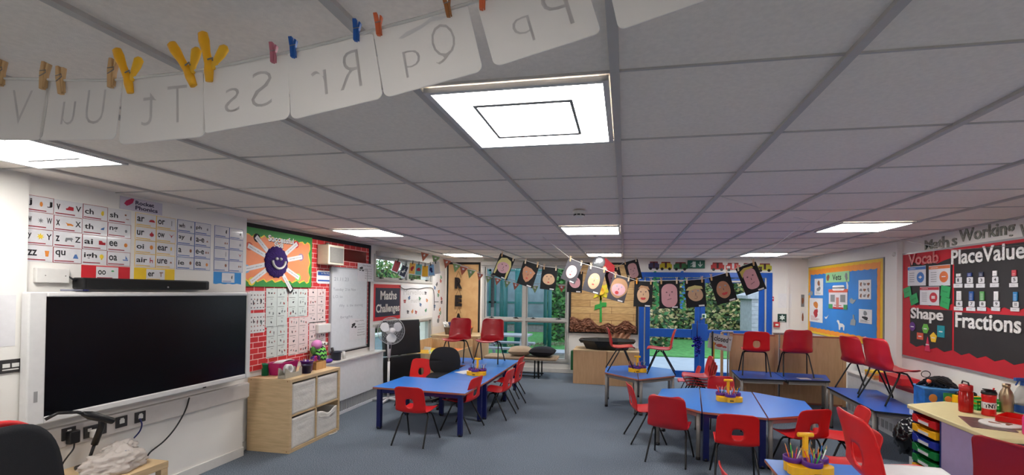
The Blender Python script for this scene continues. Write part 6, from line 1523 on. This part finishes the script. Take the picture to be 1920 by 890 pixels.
# papers on tables
def sheet(x, y, z, w, d, rz, label, m=PAPER, t_=.002):
    return tag(MB().box(-w/2, w/2, -d/2, d/2, 0, t_).build('paper_sheet', m, M=TR(x, y, z, rz)), label, 'paper')
sheet(-2.30, 6.62, TH, .22, .30, R(-30), 'white paper lying on the left tables behind the caddy')
sheet(2.56, 7.36, TH, .16, .12, R(10), 'small grey paper on the right divider table, left one')
sheet(2.76, 7.40, TH, .14, .12, R(-6), 'small grey paper on the right divider table, right one', PGR)
c_, s_ = math.cos(R(-62)), math.sin(R(-62))
tag(MB().grid(lambda u, v: (-.15+.34*u, -.17+.36*v, .374+.010*math.sin(4*u+2*v)+.006*u), 12, 12).build('paper_sheet', PAPER, M=Matrix.Translation((1.255, 2.42, TH+.002)) @ Matrix.Rotation(R(-91), 4, 'Z') @ Matrix.Translation((0, .05, 0)), solid=.003), 'white sheets lying on the seat of the nearest raised red chair', 'paper')
# timber picnic table seen behind the bench is outside

# ================================================================== PORTRAITS ON THE LINE
PINKC, TANC, BRNC, PALE, PKB = (214, 168, 178), (206, 166, 132), (176, 122, 92), (232, 200, 200), (180, 136, 138)
SK = {'pink': mat('skin_pink', (222, 176, 184), .7), 'tan': mat('skin_tan', (214, 176, 142), .7), 'brown': mat('skin_brown', (196, 142, 110), .7), 'pale': mat('skin_pale', (220, 188, 188), .7), 'dusky': mat('skin_dusky', (196, 152, 152), .7), 'rose': mat('skin_rose', (224, 168, 174), .7)}
HAIRY = mat('hair_yellow', (222, 210, 140), .7); HAIRB = mat('hair_brown', (186, 142, 106), .7); HAIRD = mat('hair_dark', (60, 36, 30), .8); HAIRG = mat('hair_gold', (214, 190, 96), .7)
LIP = mat('lip_red', (206, 70, 72), .6); DARK = mat('soft_dark', (112, 84, 88), .7); EYEB = mat('eye_blue', (140, 170, 196), .6)
GCARD = mat('charcoal_card', (72, 70, 76), .85)
W_, H_c = .21, .297
FL = {'egg': lambda s: ell(0, -.01, .068, .092, 26, .02, s), 'wide': lambda s: ell(0, -.01, .078, .075, 26, .03, s), 'big': lambda s: rrect(-.082, -.135, .082, .115, .075, 6), 'jag': lambda s: [(-.08, .05), (-.06, .09), (.02, .08), (.06, .055), (.085, .04), (.07, .01), (.065, -.02), (.03, -.08), (0, -.10), (-.04, -.07), (-.07, -.01)],
      'long': lambda s: rrect(-.065, -.11, .065, .11, .055, 6)}
def portrait(px, py, wpx, hpx, tilt, dist, skin, face, hair, mouth, label, card_m=BLACK, seed=1, yaw=0):
    p = at(px, py, dist); sc = hpx*dist/F_PX/H_c
    sc = max(.7, min(1.25, sc))
    M = back_frame(p, R(-tilt)) @ Matrix.Rotation(R(yaw), 4, 'Y') @ Matrix.Scale(sc, 4)
    t = thing('portrait_card', label, 'portrait', M=M)
    MB().prism(rect(-W_/2, -H_c/2, W_/2, H_c/2), -.0015, 0).build('card', card_m, t)
    z = 0
    if hair == 'long yellow': part('hair', HAIRY, t, [(-.095, -.12), (-.075, -.12), (-.06, .02), (.06, .02), (.07, -.14), (.09, -.14), (.095, .04), (.07, .10), (0, .125), (-.07, .10), (-.095, .03)], z, .0012)
    if hair == 'swept brown': part('hair', HAIRB, t, ell(.0, .01, .095, .125, 24, .05, 4), z, .0012)
    if hair == 'dark bob': part('hair', HAIRD, t, ell(0, .04, .09, .09, 20, .05, 2), z, .0012)
    part('face', SK[skin], t, FL[face](seed), z, .0024)
    if hair == 'yellow cap': part('hair', HAIRY, t, [(-.10, .04), (-.07, .075), (0, .09), (.07, .075), (.08, .045), (.0, .052), (-.06, .035)], z, .0034)
    if hair == 'side gold': part('hair', HAIRG, t, [(-.075, .03), (-.08, .10), (-.03, .125), (.05, .12), (.06, .10), (-.02, .10), (-.055, .07)], z, .0034)
    if hair == 'brown top': part('hair', HAIRB, t, [(-.06, .06), (-.03, .10), (.05, .09), (.07, .05), (.0, .075)], z, .0034)
    ex = .028; part('eye', EYEB if seed % 2 == 0 else DARK, t, None, z, .0034, [ell(-ex, .025, .009, .007, 10), ell(ex, .028, .009, .007, 10)])
    part('nose', DARK, t, [(-.004, -.015), (.006, -.015), (.004, .008), (0, .008)], z, .003)
    if mouth == 'lips': part('mouth', LIP, t, [(-.032, -.048), (-.012, -.038), (0, -.043), (.014, -.038), (.034, -.046), (.018, -.066), (-.014, -.067)], z, .0034)
    elif mouth == 'small': part('mouth', LIP, t, ell(0, -.05, .014, .008, 10), z, .0034)
    elif mouth == 'open': part('mouth', LIP, t, ell(-.01, -.05, .022, .020, 14), z, .0034)
    elif mouth == 'line': part('mouth', DARK, t, [(-.022, -.058), (.022, -.045), (.020, -.040), (-.022, -.053)], z, .0034)
    elif mouth == 'ring':
        part('mouth', DARK, t, [(.018*math.cos(a), -.04+.018*math.sin(a)) for a in [PI*1.2+PI*1.5*i/12 for i in range(13)]]+[(.014*math.cos(a), -.04+.014*math.sin(a)) for a in [PI*1.2+PI*1.5*(12-i)/12 for i in range(13)]], z, .0032)
    part('name_label', PAPER, t, rect(W_*.12, -H_c/2+.006, W_*.40, -H_c/2+.022), z, .0012)
    return t, M
PT = [ (944, 500, 33, 43, 22, 6.2, 'pink', 'wide', 'long yellow', 'ring', 'pink face with long yellow hair, leftmost portrait on black card', BLACK, 1),
 (990, 514, 33, 45, 17, 6.1, 'brown', 'jag', '', 'small', 'brown angular paper face with small red lips, second portrait from the left', BLACK, 2),
 (1029, 522, 33, 42, 6, 6.2, 'tan', 'wide', '', 'small', 'round tan paper face without hair, third portrait from the left', BLACK, 3),
 (1078, 528, 31, 40, 3, 6.6, 'rose', 'wide', '', '', 'pink face on black card mostly hidden behind the grey card', BLACK, 5),
 (1072, 508, 34, 41, 22, 5.8, 'pale', 'egg', '', 'small', 'small pale pink oval face on a tilted charcoal card', GCARD, 4),
 (1151, 524, 30, 42, -14, 6.7, 'rose', 'long', 'dark bob', 'line', 'dusky face with dark brown hair peeping out behind two other portraits', BLACK, 7),
 (1187, 507, 26, 38, -15, 6.8, 'dusky', 'long', '', 'line', 'dusky pink face with squared top on black card, highest of the middle cluster', BLACK, 9),
 (1114, 525, 37, 48, 15, 5.6, 'tan', 'egg', '', 'small', 'tan oval face with pale eyes on a charcoal card in the middle', GCARD, 6),
 (1160, 541, 38, 47, 15, 5.5, 'pink', 'wide', 'swept brown', 'open', 'pink face with sweeping light brown hair and open red mouth', GCARD, 8),
 (1206, 551, 40, 48, 2, 5.4, 'tan', 'egg', 'brown top', 'lips', 'tan face with curly top and big red lips above the door edge', BLACK, 11),
 (1255, 552, 42, 52, -2, 5.2, 'rose', 'big', '', 'line', 'very large rosy face filling its black card before the door', BLACK, 13),
 (1304, 550, 41, 51, -5, 5.1, 'tan', 'wide', 'yellow cap', 'ring', 'round tan face with flat yellow hair and curled nose', BLACK, 12),
 (1356, 541, 41, 53, -17, 5.0, 'brown', 'egg', '', 'lips', 'brownish oval face with red lips on a left leaning black card, second from the right', BLACK, 14),
 (1408, 522, 43, 54, -21, 4.8, 'rose', 'long', 'side gold', 'line', 'long pink face with gold side hair, rightmost portrait', BLACK, 15)]
PKEY = ['leftmost portrait with long yellow hair', 'brown angular portrait', 'third portrait from the left', 'half hidden pink portrait', 'pale oval portrait on charcoal card', 'hidden dark haired portrait', 'highest portrait with squared top', 'tan oval portrait on charcoal card', 'portrait with sweeping brown hair', 'curly topped portrait with big lips', 'very large rosy portrait', 'portrait with flat yellow hair', 'left leaning brownish portrait', 'rightmost long pink portrait']
PEGM = [PEGW, mat('pale_peg', (226, 206, 176), .5), mat('orange_peg', (240, 160, 50), .4)]
tops = []
for k, a in enumerate(PT):
    t, M = portrait(*a[:10], a[10], a[11], a[12])
    tops.append(M)
    for q, sx in enumerate((-1, 1)):
        pm = M @ Matrix.Translation((sx*W_*.38, H_c/2, .004)) @ Matrix.Rotation(R(a[4]*.6), 4, 'Z')
        peg_small(pm, PEGM[2] if (k == 9 and q == 0) else PEGM[(k+q) % 2], '%s peg at the %s corner of the %s' % (['wooden', 'pale'][(k+q) % 2] if not (k == 9 and q == 0) else 'orange plastic', ['left', 'right'][q], PKEY[k]), s=1.0)
def tp(k, sx): return tops[k] @ Vector((sx*W_*.38, H_c/2+.004, .002))
STR = mat('white_string', (222, 220, 216), .7)
def string(pts, lbl, r=.0022): return tag(MB().tube(pts, r, 5).build('string_line', STR), lbl, 'string')
string([onz(905, 462, CH), tp(0, -1), tp(0, 1), tp(1, -1), tp(1, 1), tp(2, -1), tp(2, 1), tp(3, -1), tp(3, 1), tp(5, -1), tp(5, 1), tp(6, -1), tp(6, 1)], 'string carrying the far row of portraits')
string([onz(1018, 444, CH), tp(4, -1), tp(4, 1), tp(7, -1), tp(7, 1), tp(8, -1), tp(8, 1), tp(9, -1), tp(9, 1), tp(10, -1), tp(10, 1), tp(11, -1), tp(11, 1), tp(12, -1), tp(12, 1), tp(13, -1), tp(13, 1), onz(1500, 425, CH)], 'white string carrying the near row of portraits')
string([onz(1350, 368, CH), at(1480, 405, 4.3), at(1600, 432, 4.15), at(1700, 452, 4.0), at(1790, 468, 3.95), onx(1920, 459, 3.42)], 'long thin white string crossing the ceiling to the maths board')
string([onz(1470, 478, CH), onz(1510, 425, CH-.004), onz(1560, 395, CH-.004)], 'short white string under the ceiling near the right panel light')
# santa hat decoration
p = at(1133, 497, 6.3)
t = thing('paper_santa_hat', 'red paper hat with silver foil disc and cream bobble behind the portraits', 'decoration', M=back_frame(p, R(-24)))
MB().prism([(-.03, -.13), (.16, -.02), (.13, .05), (-.03, .10)], -.002, .002).build('red_cone', RED, t)
MB().ball((-.08, .0, 0), .085, .10, .02, nu=18, nv=8).build('foil_disc', mat('silver_foil', (200, 204, 208), .3, metal=.8, bump=.6, bscale=30), t)
MB().ball((.03, -.05, .02), .035, .035, .02).build('bobble', CANVAS, t)
MB().tube([(0, .05, 0), Matrix.Rotation(R(24), 4, 'Z') @ Vector((0, CH-p.z, 0))], .001, 4).build('hanging_thread', SKIRT, t)
# hanging greenery and flower on the door glass
for k, (px, pw) in enumerate(((1230, 10), (1281, 9))):
    t = thing('paper_garland', ['green paper vine hanging before the left door pane', 'blue and green paper flower garland between two portraits'][k], 'garland', M=back_frame(ony(px, 545, 9.885), 0))
    g = random.Random(k+3); a_, b_ = MB(), MB()
    for j in range(26): (a_ if (k == 0 or j % 2) else b_).prism(ell(g.uniform(-.05, .05), .38-.03*j, .035, .025, 8, .2, j), g.uniform(-.01, .01), g.uniform(.012, .016))
    a_.build('leaves', PGN, t)
    if k: b_.build('petals', mat('petal_blue', (60, 130, 210), .5), t)

# ================================================================== LETTER LINE NEAR THE CAMERA
def dist_(px): return 1/((1/1.50)+((1/.93)-(1/1.50))*px/1130)
def quad_pt(q, u, v):
    (tl, tr, br, bl) = q
    x = (tl[0]*(1-u)+tr[0]*u)*v+(bl[0]*(1-u)+br[0]*u)*(1-v); y = (tl[1]*(1-u)+tr[1]*u)*v+(bl[1]*(1-u)+br[1]*u)*(1-v)
    return x, y
LW = paper_translucent('laminated_letter', (238, 236, 234), .5); FAINT = paper_translucent('faint_letter', (214, 212, 212), .5)
LC = [('Vv', [(-62, 146), (97, 150), (78, 263), (-75, 262)], 'half cut off white card with a faint Vv at the left edge'),
      ('Uu', [(90, 151), (230, 146), (217, 261), (72, 264)], 'white card with a faint Uu, second from the left'),
      ('Tt', [(231, 150), (380, 133), (385, 256), (223, 272)], 'white card with a faint Tt beside the yellow pegs'),
      ('Ss', [(383, 132), (540, 102), (543, 222), (380, 251)], 'white card with a faint Ss under the pink peg'),
      ('Rr', [(539, 100), (699, 62), (718, 184), (546, 225)], 'white card with a faint Rr under the blue pegs'),
      ('Qq', [(700, 58), (876, 6), (906, 133), (721, 184)], 'white card with a faint Qq and a painted white glint'),
      ('Pp', [(893, 3), (1088, -62), (1128, 62), (927, 126)], 'white card with a faint Pp at the top centre'),
      ('Oo', [(1130, -78), (1330, -150), (1366, -14), (1160, 58)], 'white card corner at the top right of the line')]
for nm, q, lb in LC:
    t = thing('letter_card', lb, 'letter card')
    O = at(*quad_pt(q, .5, .5), dist_(quad_pt(q, .5, .5)[0])); t.location = O
    def P3(u, v, off=0, q=q, O=O):
        x, y = quad_pt(q, u, v); d = dist_(x)+.015*math.sin(PI*u)*(1-v)-off; return at(x, y, d)-O
    NU, NV = 24, 18; vs = []; fs = []
    rr_ = .10
    def rc(u, v):   # rounded lower corners
        x = u; 
        a = .07; b = .10
        du = min(u, 1-u)
        if du < a and v < b:
            f = 1-math.sqrt(max(0, 1-((a-du)/a)**2)); vmin = b*f
            v = vmin+(b-vmin)*(v/b)
        if du < a and v > 1-b*.6:
            f = 1-math.sqrt(max(0, 1-((a-du)/a)**2)); vmax = 1-b*.35*f
            v = (1-b*.6)+(vmax-(1-b*.6))*((v-(1-b*.6))/(b*.6))
        return u, v
    US = [0, .004, .012, .025, .045, .07]+[.07+.86*i/14 for i in range(1, 14)]+[.93, .955, .975, .988, .996, 1]
    VS = [0, .02, .05, .10]+[.1+.84*i/10 for i in range(1, 10)]+[.94, .97, 1]
    for v in VS:
        for u in US: vs.append(P3(*rc(u, v)))
    n = len(US)
    for j in range(len(VS)-1):
        for i in range(n-1): fs.append((j*n+i, j*n+i+1, (j+1)*n+i+1, (j+1)*n+i))
    MB().add(vs, fs, 0, True).build('laminated_sheet', LW, t, solid=.0012)
    for ch, u0, uw, v0, vh in ((nm[0], .20, .24, .26, .56), (nm[1], .58, .17, .20 if nm[1] in 'qp' else .26, .38 if nm[1] != 't' else .50)):
        g_, f_, x0, x1, y0, y1 = glyphs(ch, -.018)
        # the letter shows through from the other face: capital ends up on the right, mirrored
        MB().add([P3(1-(u0+uw*(v.x-x0)/(x1-x0)), v0+vh*(v.y-y0)/(y1-y0), .0016) for v in g_], f_).build('faint_letter', FAINT, t)
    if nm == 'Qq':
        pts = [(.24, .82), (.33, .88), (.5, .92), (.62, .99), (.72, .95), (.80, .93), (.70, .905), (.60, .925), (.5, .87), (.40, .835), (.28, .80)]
        MB().add([P3(u*1.0, v-.03, .002) for u, v in pts], [list(range(len(pts)))]).build('painted_glint', PAPER, t)  # flat white patch, the highlight on the laminate painted as colour
sp = [(-40, 144), (0, 147), (77, 148), (110, 151), (160, 150), (209, 151), (240, 147), (337, 137), (381, 130), (440, 119), (505, 105), (543, 97), (640, 74), (698, 57), (800, 30), (863, 11), (897, 2), (1000, -30), (1110, -68), (1330, -140)]
string([at(x, y, dist_(x)-.004) for x, y in sp], 'twisted white string carrying the large letter cards', .0038)
# large yellow pegs and wooden ones
def big_peg(px, py, tilt, kind, lb, s=1.0):
    d = dist_(px)-.012
    M = Matrix.Translation(at(px, py, d)) @ Matrix((( RT.x, UP.x, -FW.x, 0), (RT.y, UP.y, -FW.y, 0), (RT.z, UP.z, -FW.z, 0), (0, 0, 0, 1))) @ Matrix.Rotation(R(tilt), 4, 'Z') @ Matrix.Scale(s, 4)
    t = thing('clothes_peg', lb, 'clothes peg', M=M)
    if kind == 'yellow':
        def arm(path, rr_, m): 
            return MB().tube([(x, y, 0) for x, y in path], rr_, 12)
        YG = mat('amber_peg', (255, 186, 24), .35); YG2 = mat('golden_peg', (255, 196, 40), .35)
        Mz = Matrix.Diagonal((1, 1, .6, 1))
        MB().tube([(.004, -.048, 0), (.0, -.02, 0), (-.002, 0, 0), (-.012, .03, 0), (-.022, .062, 0), (-.028, .083, 0), (-.029, .088, 0)], [.010, .013, .012, .011, .015, .013, .005], 12, M=Mz).build('front_prong', YG, t)
        MB().tube([(.008, -.012, .0), (.016, .008, 0), (.028, .03, 0), (.036, .048, 0), (.039, .056, 0)], [.008, .009, .013, .014, .006], 12, M=Mz).build('rear_prong', YG2, t)
        MB().tube([(.0, .008, .01), (.014, .014, .01), (.014, .006, .01)], .002, 6).build('spring', GREYM, t)
    elif kind == 'wood':
        MB().prism([(-.007, -.05), (.005, -.05), (.006, -.01), (.004, .035), (-.005, .035), (-.009, .0)], -.006, .006).build('prong', PEGW, t, bevel=.002)
        MB().prism([(.006, -.045), (.009, -.045), (.012, -.005), (.02, .028), (.012, .030), (.007, .0)], -.006, .006).build('prong', PEGW, t, bevel=.002)
        MB().tube([(-.006, .004, .0065), (.012, .008, .0065), (.012, .0, .0065), (-.006, -.012, .0065)], .0013, 5).build('spring', GREYM, t)
    else:
        m = {'pink': mat('pink_peg', (196, 116, 132), .5), 'blue': mat('blue_peg', (24, 92, 176), .5), 'orange': mat('coral_peg', (226, 110, 66), .5), 'brown': mat('brown_peg', (170, 110, 60), .5)}[kind]
        MB().prism([(-.006, -.024), (.002, -.026), (.003, .0), (.001, .026), (-.008, .026), (-.006, .0)], -.005, .005).build('prong', m, t, bevel=.001)
        MB().prism([(.003, -.024), (.006, -.024), (.007, .0), (.012, .016), (.007, .020), (.003, .0)], -.005, .005).build('prong', m, t, bevel=.001)
        MB().tube([(-.005, .002, .0055), (.009, .004, .0055)], .001, 5).build('spring', GREYM, t)
    return t
big_peg(1, 132, 0, 'wood', 'wooden peg cut off at the far left end of the letter line')
big_peg(82, 137, -4, 'wood', 'upright wooden peg on the Vv card, left of the pair', 1.0)
big_peg(112, 146, 6, 'wood', 'leaning wooden peg on the Uu card, right of the pair', 1.0)
big_peg(209, 132, -2, 'wood', 'wooden peg beside the first yellow peg', 1.0)
big_peg(240, 144, 4, 'yellow', 'leftmost large yellow plastic peg on the letter line', .95)
big_peg(353, 131, 14, 'yellow', 'middle large yellow plastic peg on the letter line', .95)
big_peg(393, 120, -6, 'yellow', 'rightmost large yellow plastic peg on the letter line', .95)
big_peg(512, 99, 2, 'pink', 'small dusky pink peg on the Ss card')
big_peg(549, 89, 4, 'blue', 'small blue peg at the corner between the Ss and Rr cards')
big_peg(668, 57, 0, 'blue', 'small blue peg on the right side of the Rr card')
big_peg(709, 46, 6, 'orange', 'small coral orange peg on the left corner of the Qq card')
big_peg(838, 10, 12, 'brown', 'small brown peg on the right side of the Qq card')
big_peg(904, -4, 0, 'orange', 'small coral peg at the top edge on the Pp card')

# ================================================================== OUTSIDE
def grassmat():
    m = mat('lawn_green', (70, 128, 62), .95, var=.35, scale=7, bump=.8, bscale=40); return m
GR = grassmat(); PAVE = mat('grey_paving', (150, 156, 166), .8, var=.08, scale=4); SOIL = mat('leaf_litter', (110, 96, 72), .95, var=.4, scale=9)
struct(MB().box(-.9, 6, 10.15, 13.6, -.2, -.06).box(-9, -.9, 10.15, 12.4, -.2, -.06).build('trim_2', PAVE))
tag(MB().box(-.9, 16, 13.6, 40, -.2, -.03).box(-18, -.9, 12.4, 40, -.2, -.03).box(-18, -4.3, -4, 12.4, -.2, -.03).build('lawn', GR), 'green lawn beyond the windows and the blue door', 'grass')['kind'] = 'stuff'
def leafy(name, label, x0, x1, y0, y1, h, n, cols, seed, top_wob=.2, s=.09, cat='hedge'):
    g = random.Random(seed)
    t = thing(name, label, cat, ((x0+x1)/2, (y0+y1)/2, 0)); W2, D2 = (x1-x0)/2, (y1-y0)/2
    mb = MB()
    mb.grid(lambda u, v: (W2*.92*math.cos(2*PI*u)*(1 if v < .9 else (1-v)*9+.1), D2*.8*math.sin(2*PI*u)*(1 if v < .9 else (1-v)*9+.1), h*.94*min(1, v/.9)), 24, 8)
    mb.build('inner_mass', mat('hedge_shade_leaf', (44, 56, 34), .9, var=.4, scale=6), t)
    for ci, c in enumerate(cols):
        mb = MB(); vs = []; fs = []
        for k in range(n):
            x = g.uniform(-W2, W2); f = g.random()
            if f < .8: y = -D2+g.gauss(0, .07); z = h*g.random()
            else: y = g.uniform(-D2, D2); z = h+g.gauss(0, top_wob*.4)
            z += top_wob*.3*math.sin(x*2.1+seed)*z/h; z = max(.02, z)
            a, b = g.uniform(0, 6.28), g.uniform(-.9, .9); u = Vector((math.cos(a), .35*math.sin(a), math.sin(b))).normalized(); w = u.cross(Vector((g.uniform(-.4, .4), -1, g.uniform(-.4, .4)))).normalized()
            q = s*g.uniform(.6, 1.3); c0 = Vector((x, y, z)); o = len(vs)
            vs += [c0-u*q, c0-w*q*.5, c0+u*q, c0+w*q*.5]; fs.append((o, o+1, o+2, o+3))
        mb.add(vs, fs); mb.build('foliage', c, t)
    return t
LF = [mat('leaf_olive', (112, 120, 62), .6), mat('leaf_green', (62, 98, 46), .6), mat('leaf_tan', (170, 150, 104), .6), mat('leaf_dark', (40, 62, 34), .7)]
LG = [mat('leaf_bright', (86, 142, 66), .6), mat('leaf_mid', (56, 104, 52), .6), mat('leaf_dark', (40, 62, 34))]
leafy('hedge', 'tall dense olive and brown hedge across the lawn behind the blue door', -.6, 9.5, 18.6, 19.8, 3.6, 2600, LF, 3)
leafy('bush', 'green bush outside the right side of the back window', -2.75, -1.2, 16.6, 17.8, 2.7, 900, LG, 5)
leafy('low_shrub', 'straggly dark shrub at the foot of the hedge by the left door pane', .0, 1.5, 15.6, 16.1, 1.1, 300, [LF[2], LF[3], LG[1]], 8)
hg = leafy('hedge', 'mixed green hedge outside the upper left windows', -9, 9, -.5, .5, 2.62, 2400, [LG[1], LF[0], LG[0]], 12); hg.rotation_euler = (0, 0, PI/2); hg.location = (-8.6, 15.0, 0)
g = random.Random(2)
mb = MB()
for k in range(900):
    x = g.uniform(-4.6, -1.2); y = 14.2+.5*(x+4.6)+g.gauss(0, .28); a = g.uniform(0, 6.28); q = g.uniform(.02, .05); mb.add([(x-q, y, -.02), (x, y-q*.6, .0+q*g.random()), (x+q, y, -.02+q*g.random()), (x, y+q*.6, .01)], [(0, 1, 2, 3)])
o = tag(mb.build('fallen_leaves', mat('pale_dead_leaf', (170, 160, 140), .8, var=.3)), 'drift of pale fallen leaves on the lawn outside the back window', 'leaves'); o['kind'] = 'stuff'
# shed
t = thing('playhouse', 'grey weathered timber playhouse outside the right door pane', 'shed', (4.35, 15.6, 0))
SHM = mat('weathered_timber', (150, 150, 156), .8, var=.15, scale=8)
mb = MB()
for k in range(13): mb.box(-.62, .75, -.72, -.70, .125*k, .125*k+.118, M=Matrix.Translation((0, -.006*(k % 2), 0)))
mb.box(-.62, .75, -.70, .7, 0, 1.62); mb.build('lap_walls', SHM, t); MB().prism([(-.75, 1.60), (.9, 1.60), (.9, 1.66), (.0, 1.95), (-.75, 1.70)], -.8, .8, M=Matrix.Rotation(PI/2, 4, 'X')).build('roof', SHM, t)
MB().box(-.42, -.38, -.74, -.72, .55, 1.25).box(-.12, -.08, -.74, -.72, .55, 1.25).box(-.42, -.08, -.74, -.72, 1.21, 1.25).box(-.42, -.08, -.74, -.72, .55, .59).build('window_trim', mat('pale_timber', (186, 186, 188), .7), t); MB().box(-.38, -.12, -.735, -.725, .59, 1.21).build('window_opening', BLKP, t)
tag(MB().tube([(4.6, 13.7, -.03), (4.6, 13.7, .25), (4.68, 13.7, .36), (4.82, 13.7, .36), (4.88, 13.7, .25), (4.88, 13.7, -.03)], .04, 10).build('playground_arch', SKIRT), 'small pale plastic arch outside in front of the playhouse', 'arch')
# canopy posts, fence and building
TEAL = mat('teal_post', (28, 92, 92), .45)
for k, (x, y) in enumerate(((-3.35, 12.9), (-2.92, 12.7), (-2.15, 13.4), (-3.9, 14.5), (-2.55, 15.0))):
    t = thing('canopy_post', 'teal steel canopy post outside the back window, %s' % ['far left of the left pane', 'thick one in the left pane', 'behind the right pane', 'distant at the left', 'distant behind the mullion'][k], 'post', (x, y, 0), group='teal canopy posts')
    MB().tube([(0, 0, -.1), (0, 0, 2.7)], .06 if k != 1 else .11, 12).build('shaft', TEAL, t); MB().tube([(0, 0, -.06), (0, 0, -.02)], .11, 12).build('base_plate', TEAL, t)
tag(MB().box(-6.5, -.6, 12.3, 16, 2.70, 2.80).build('canopy_roof', clear_plastic('canopy_sheet', (170, 190, 196), .3)), 'translucent canopy roof on the teal posts', 'canopy')
t = thing('building', 'school wing with teal framed glazing and grey brick beyond the back window', 'building', (-7, 20, 0))
MB().box(-.6, 6.0, 0, 6, -.03, 1.0).box(-.6, 6.0, 0, 6, 2.5, 3.4).box(-.6, 6.0, .3, 6, 1.0, 2.5).build('brick_wall', mat('grey_brick', (128, 120, 122), .8, var=.2, scale=12), t)
for k in range(5, 9):
    x = -7.4+1.45*k
    fr_ = MB(); fr_.box(x, x+.08, -.05, .02, .3, 2.7).box(x+1.2, x+1.28, -.05, .02, .3, 2.7).box(x, x+1.28, -.05, .02, 2.62, 2.7).box(x, x+1.28, -.05, .02, 1.2, 1.28).box(x, x+1.28, -.05, .02, .3, .38)
    w_o = fr_.build('window', TEAL, t); MB().box(x+.08, x+1.2, -.02, -.01, .38, 2.62).build('pane', mat('pale_glass_front', (92, 110, 122), .2, spec=.6, var=.25, scale=2), w_o)
t = thing('picnic_table', 'grey timber picnic table outside the back window', 'table', (-2.9, 11.3, -.06))
for k in range(5): MB().box(-.6, .6, -.33+.135*k, -.21+.135*k, .68, .72).build('top_plank', mat('weathered_timber', (150, 150, 156)), t)
MB().box(-.6, .6, -.75, -.52, .42, .46).build('seat_plank', MATS['weathered_timber'], t); MB().box(-.6, .6, .52, .75, .42, .46).build('seat_plank', MATS['weathered_timber'], t)
for x in (-.45, .45):
    MB().prism([(-.62, 0), (-.54, 0), (-.2, .68), (-.28, .68)], x-.03, x+.03, M=Matrix(((0, 0, 1, 0), (1, 0, 0, 0), (0, 1, 0, 0), (0, 0, 0, 1)))).build('leg', MATS['weathered_timber'], t); MB().prism([(.62, 0), (.54, 0), (.2, .68), (.28, .68)], x-.03, x+.03, M=Matrix(((0, 0, 1, 0), (1, 0, 0, 0), (0, 1, 0, 0), (0, 0, 0, 1)))).build('leg', MATS['weathered_timber'], t)
    MB().box(x-.03, x+.03, -.72, .72, .36, .42).build('cross_beam', MATS['weathered_timber'], t)
t = thing('raised_planter', 'low timber planter edge outside the right lower pane', 'planter', (-1.6, 11.4, -.06))
MB().box(-.5, .6, -.3, .3, 0, .30).build('box', mat('planter_timber', (160, 156, 144), .8, var=.2), t); MB().box(-.52, .62, -.32, .32, .30, .33).build('edge', MATS['weathered_timber'], t)
# parapet building glimpsed left outside
t = thing('garden_wall', 'pale rendered wall outside the lower left window', 'wall', (-6.2, 9.5, 0)); MB().box(-.1, .1, -5, 8, -.03, .55).build('wall_body', mat('pale_render', (150, 160, 176), .8), t); MB().box(-.14, .14, -5, 8, .55, .6).build('coping', SKIRT, t)

# tidy: every copied proto that was never placed
for i, u in enumerate(pused):
    if not u:
        for ch in list(PENC[i].children): bpy.data.objects.remove(ch)
        bpy.data.objects.remove(PENC[i])
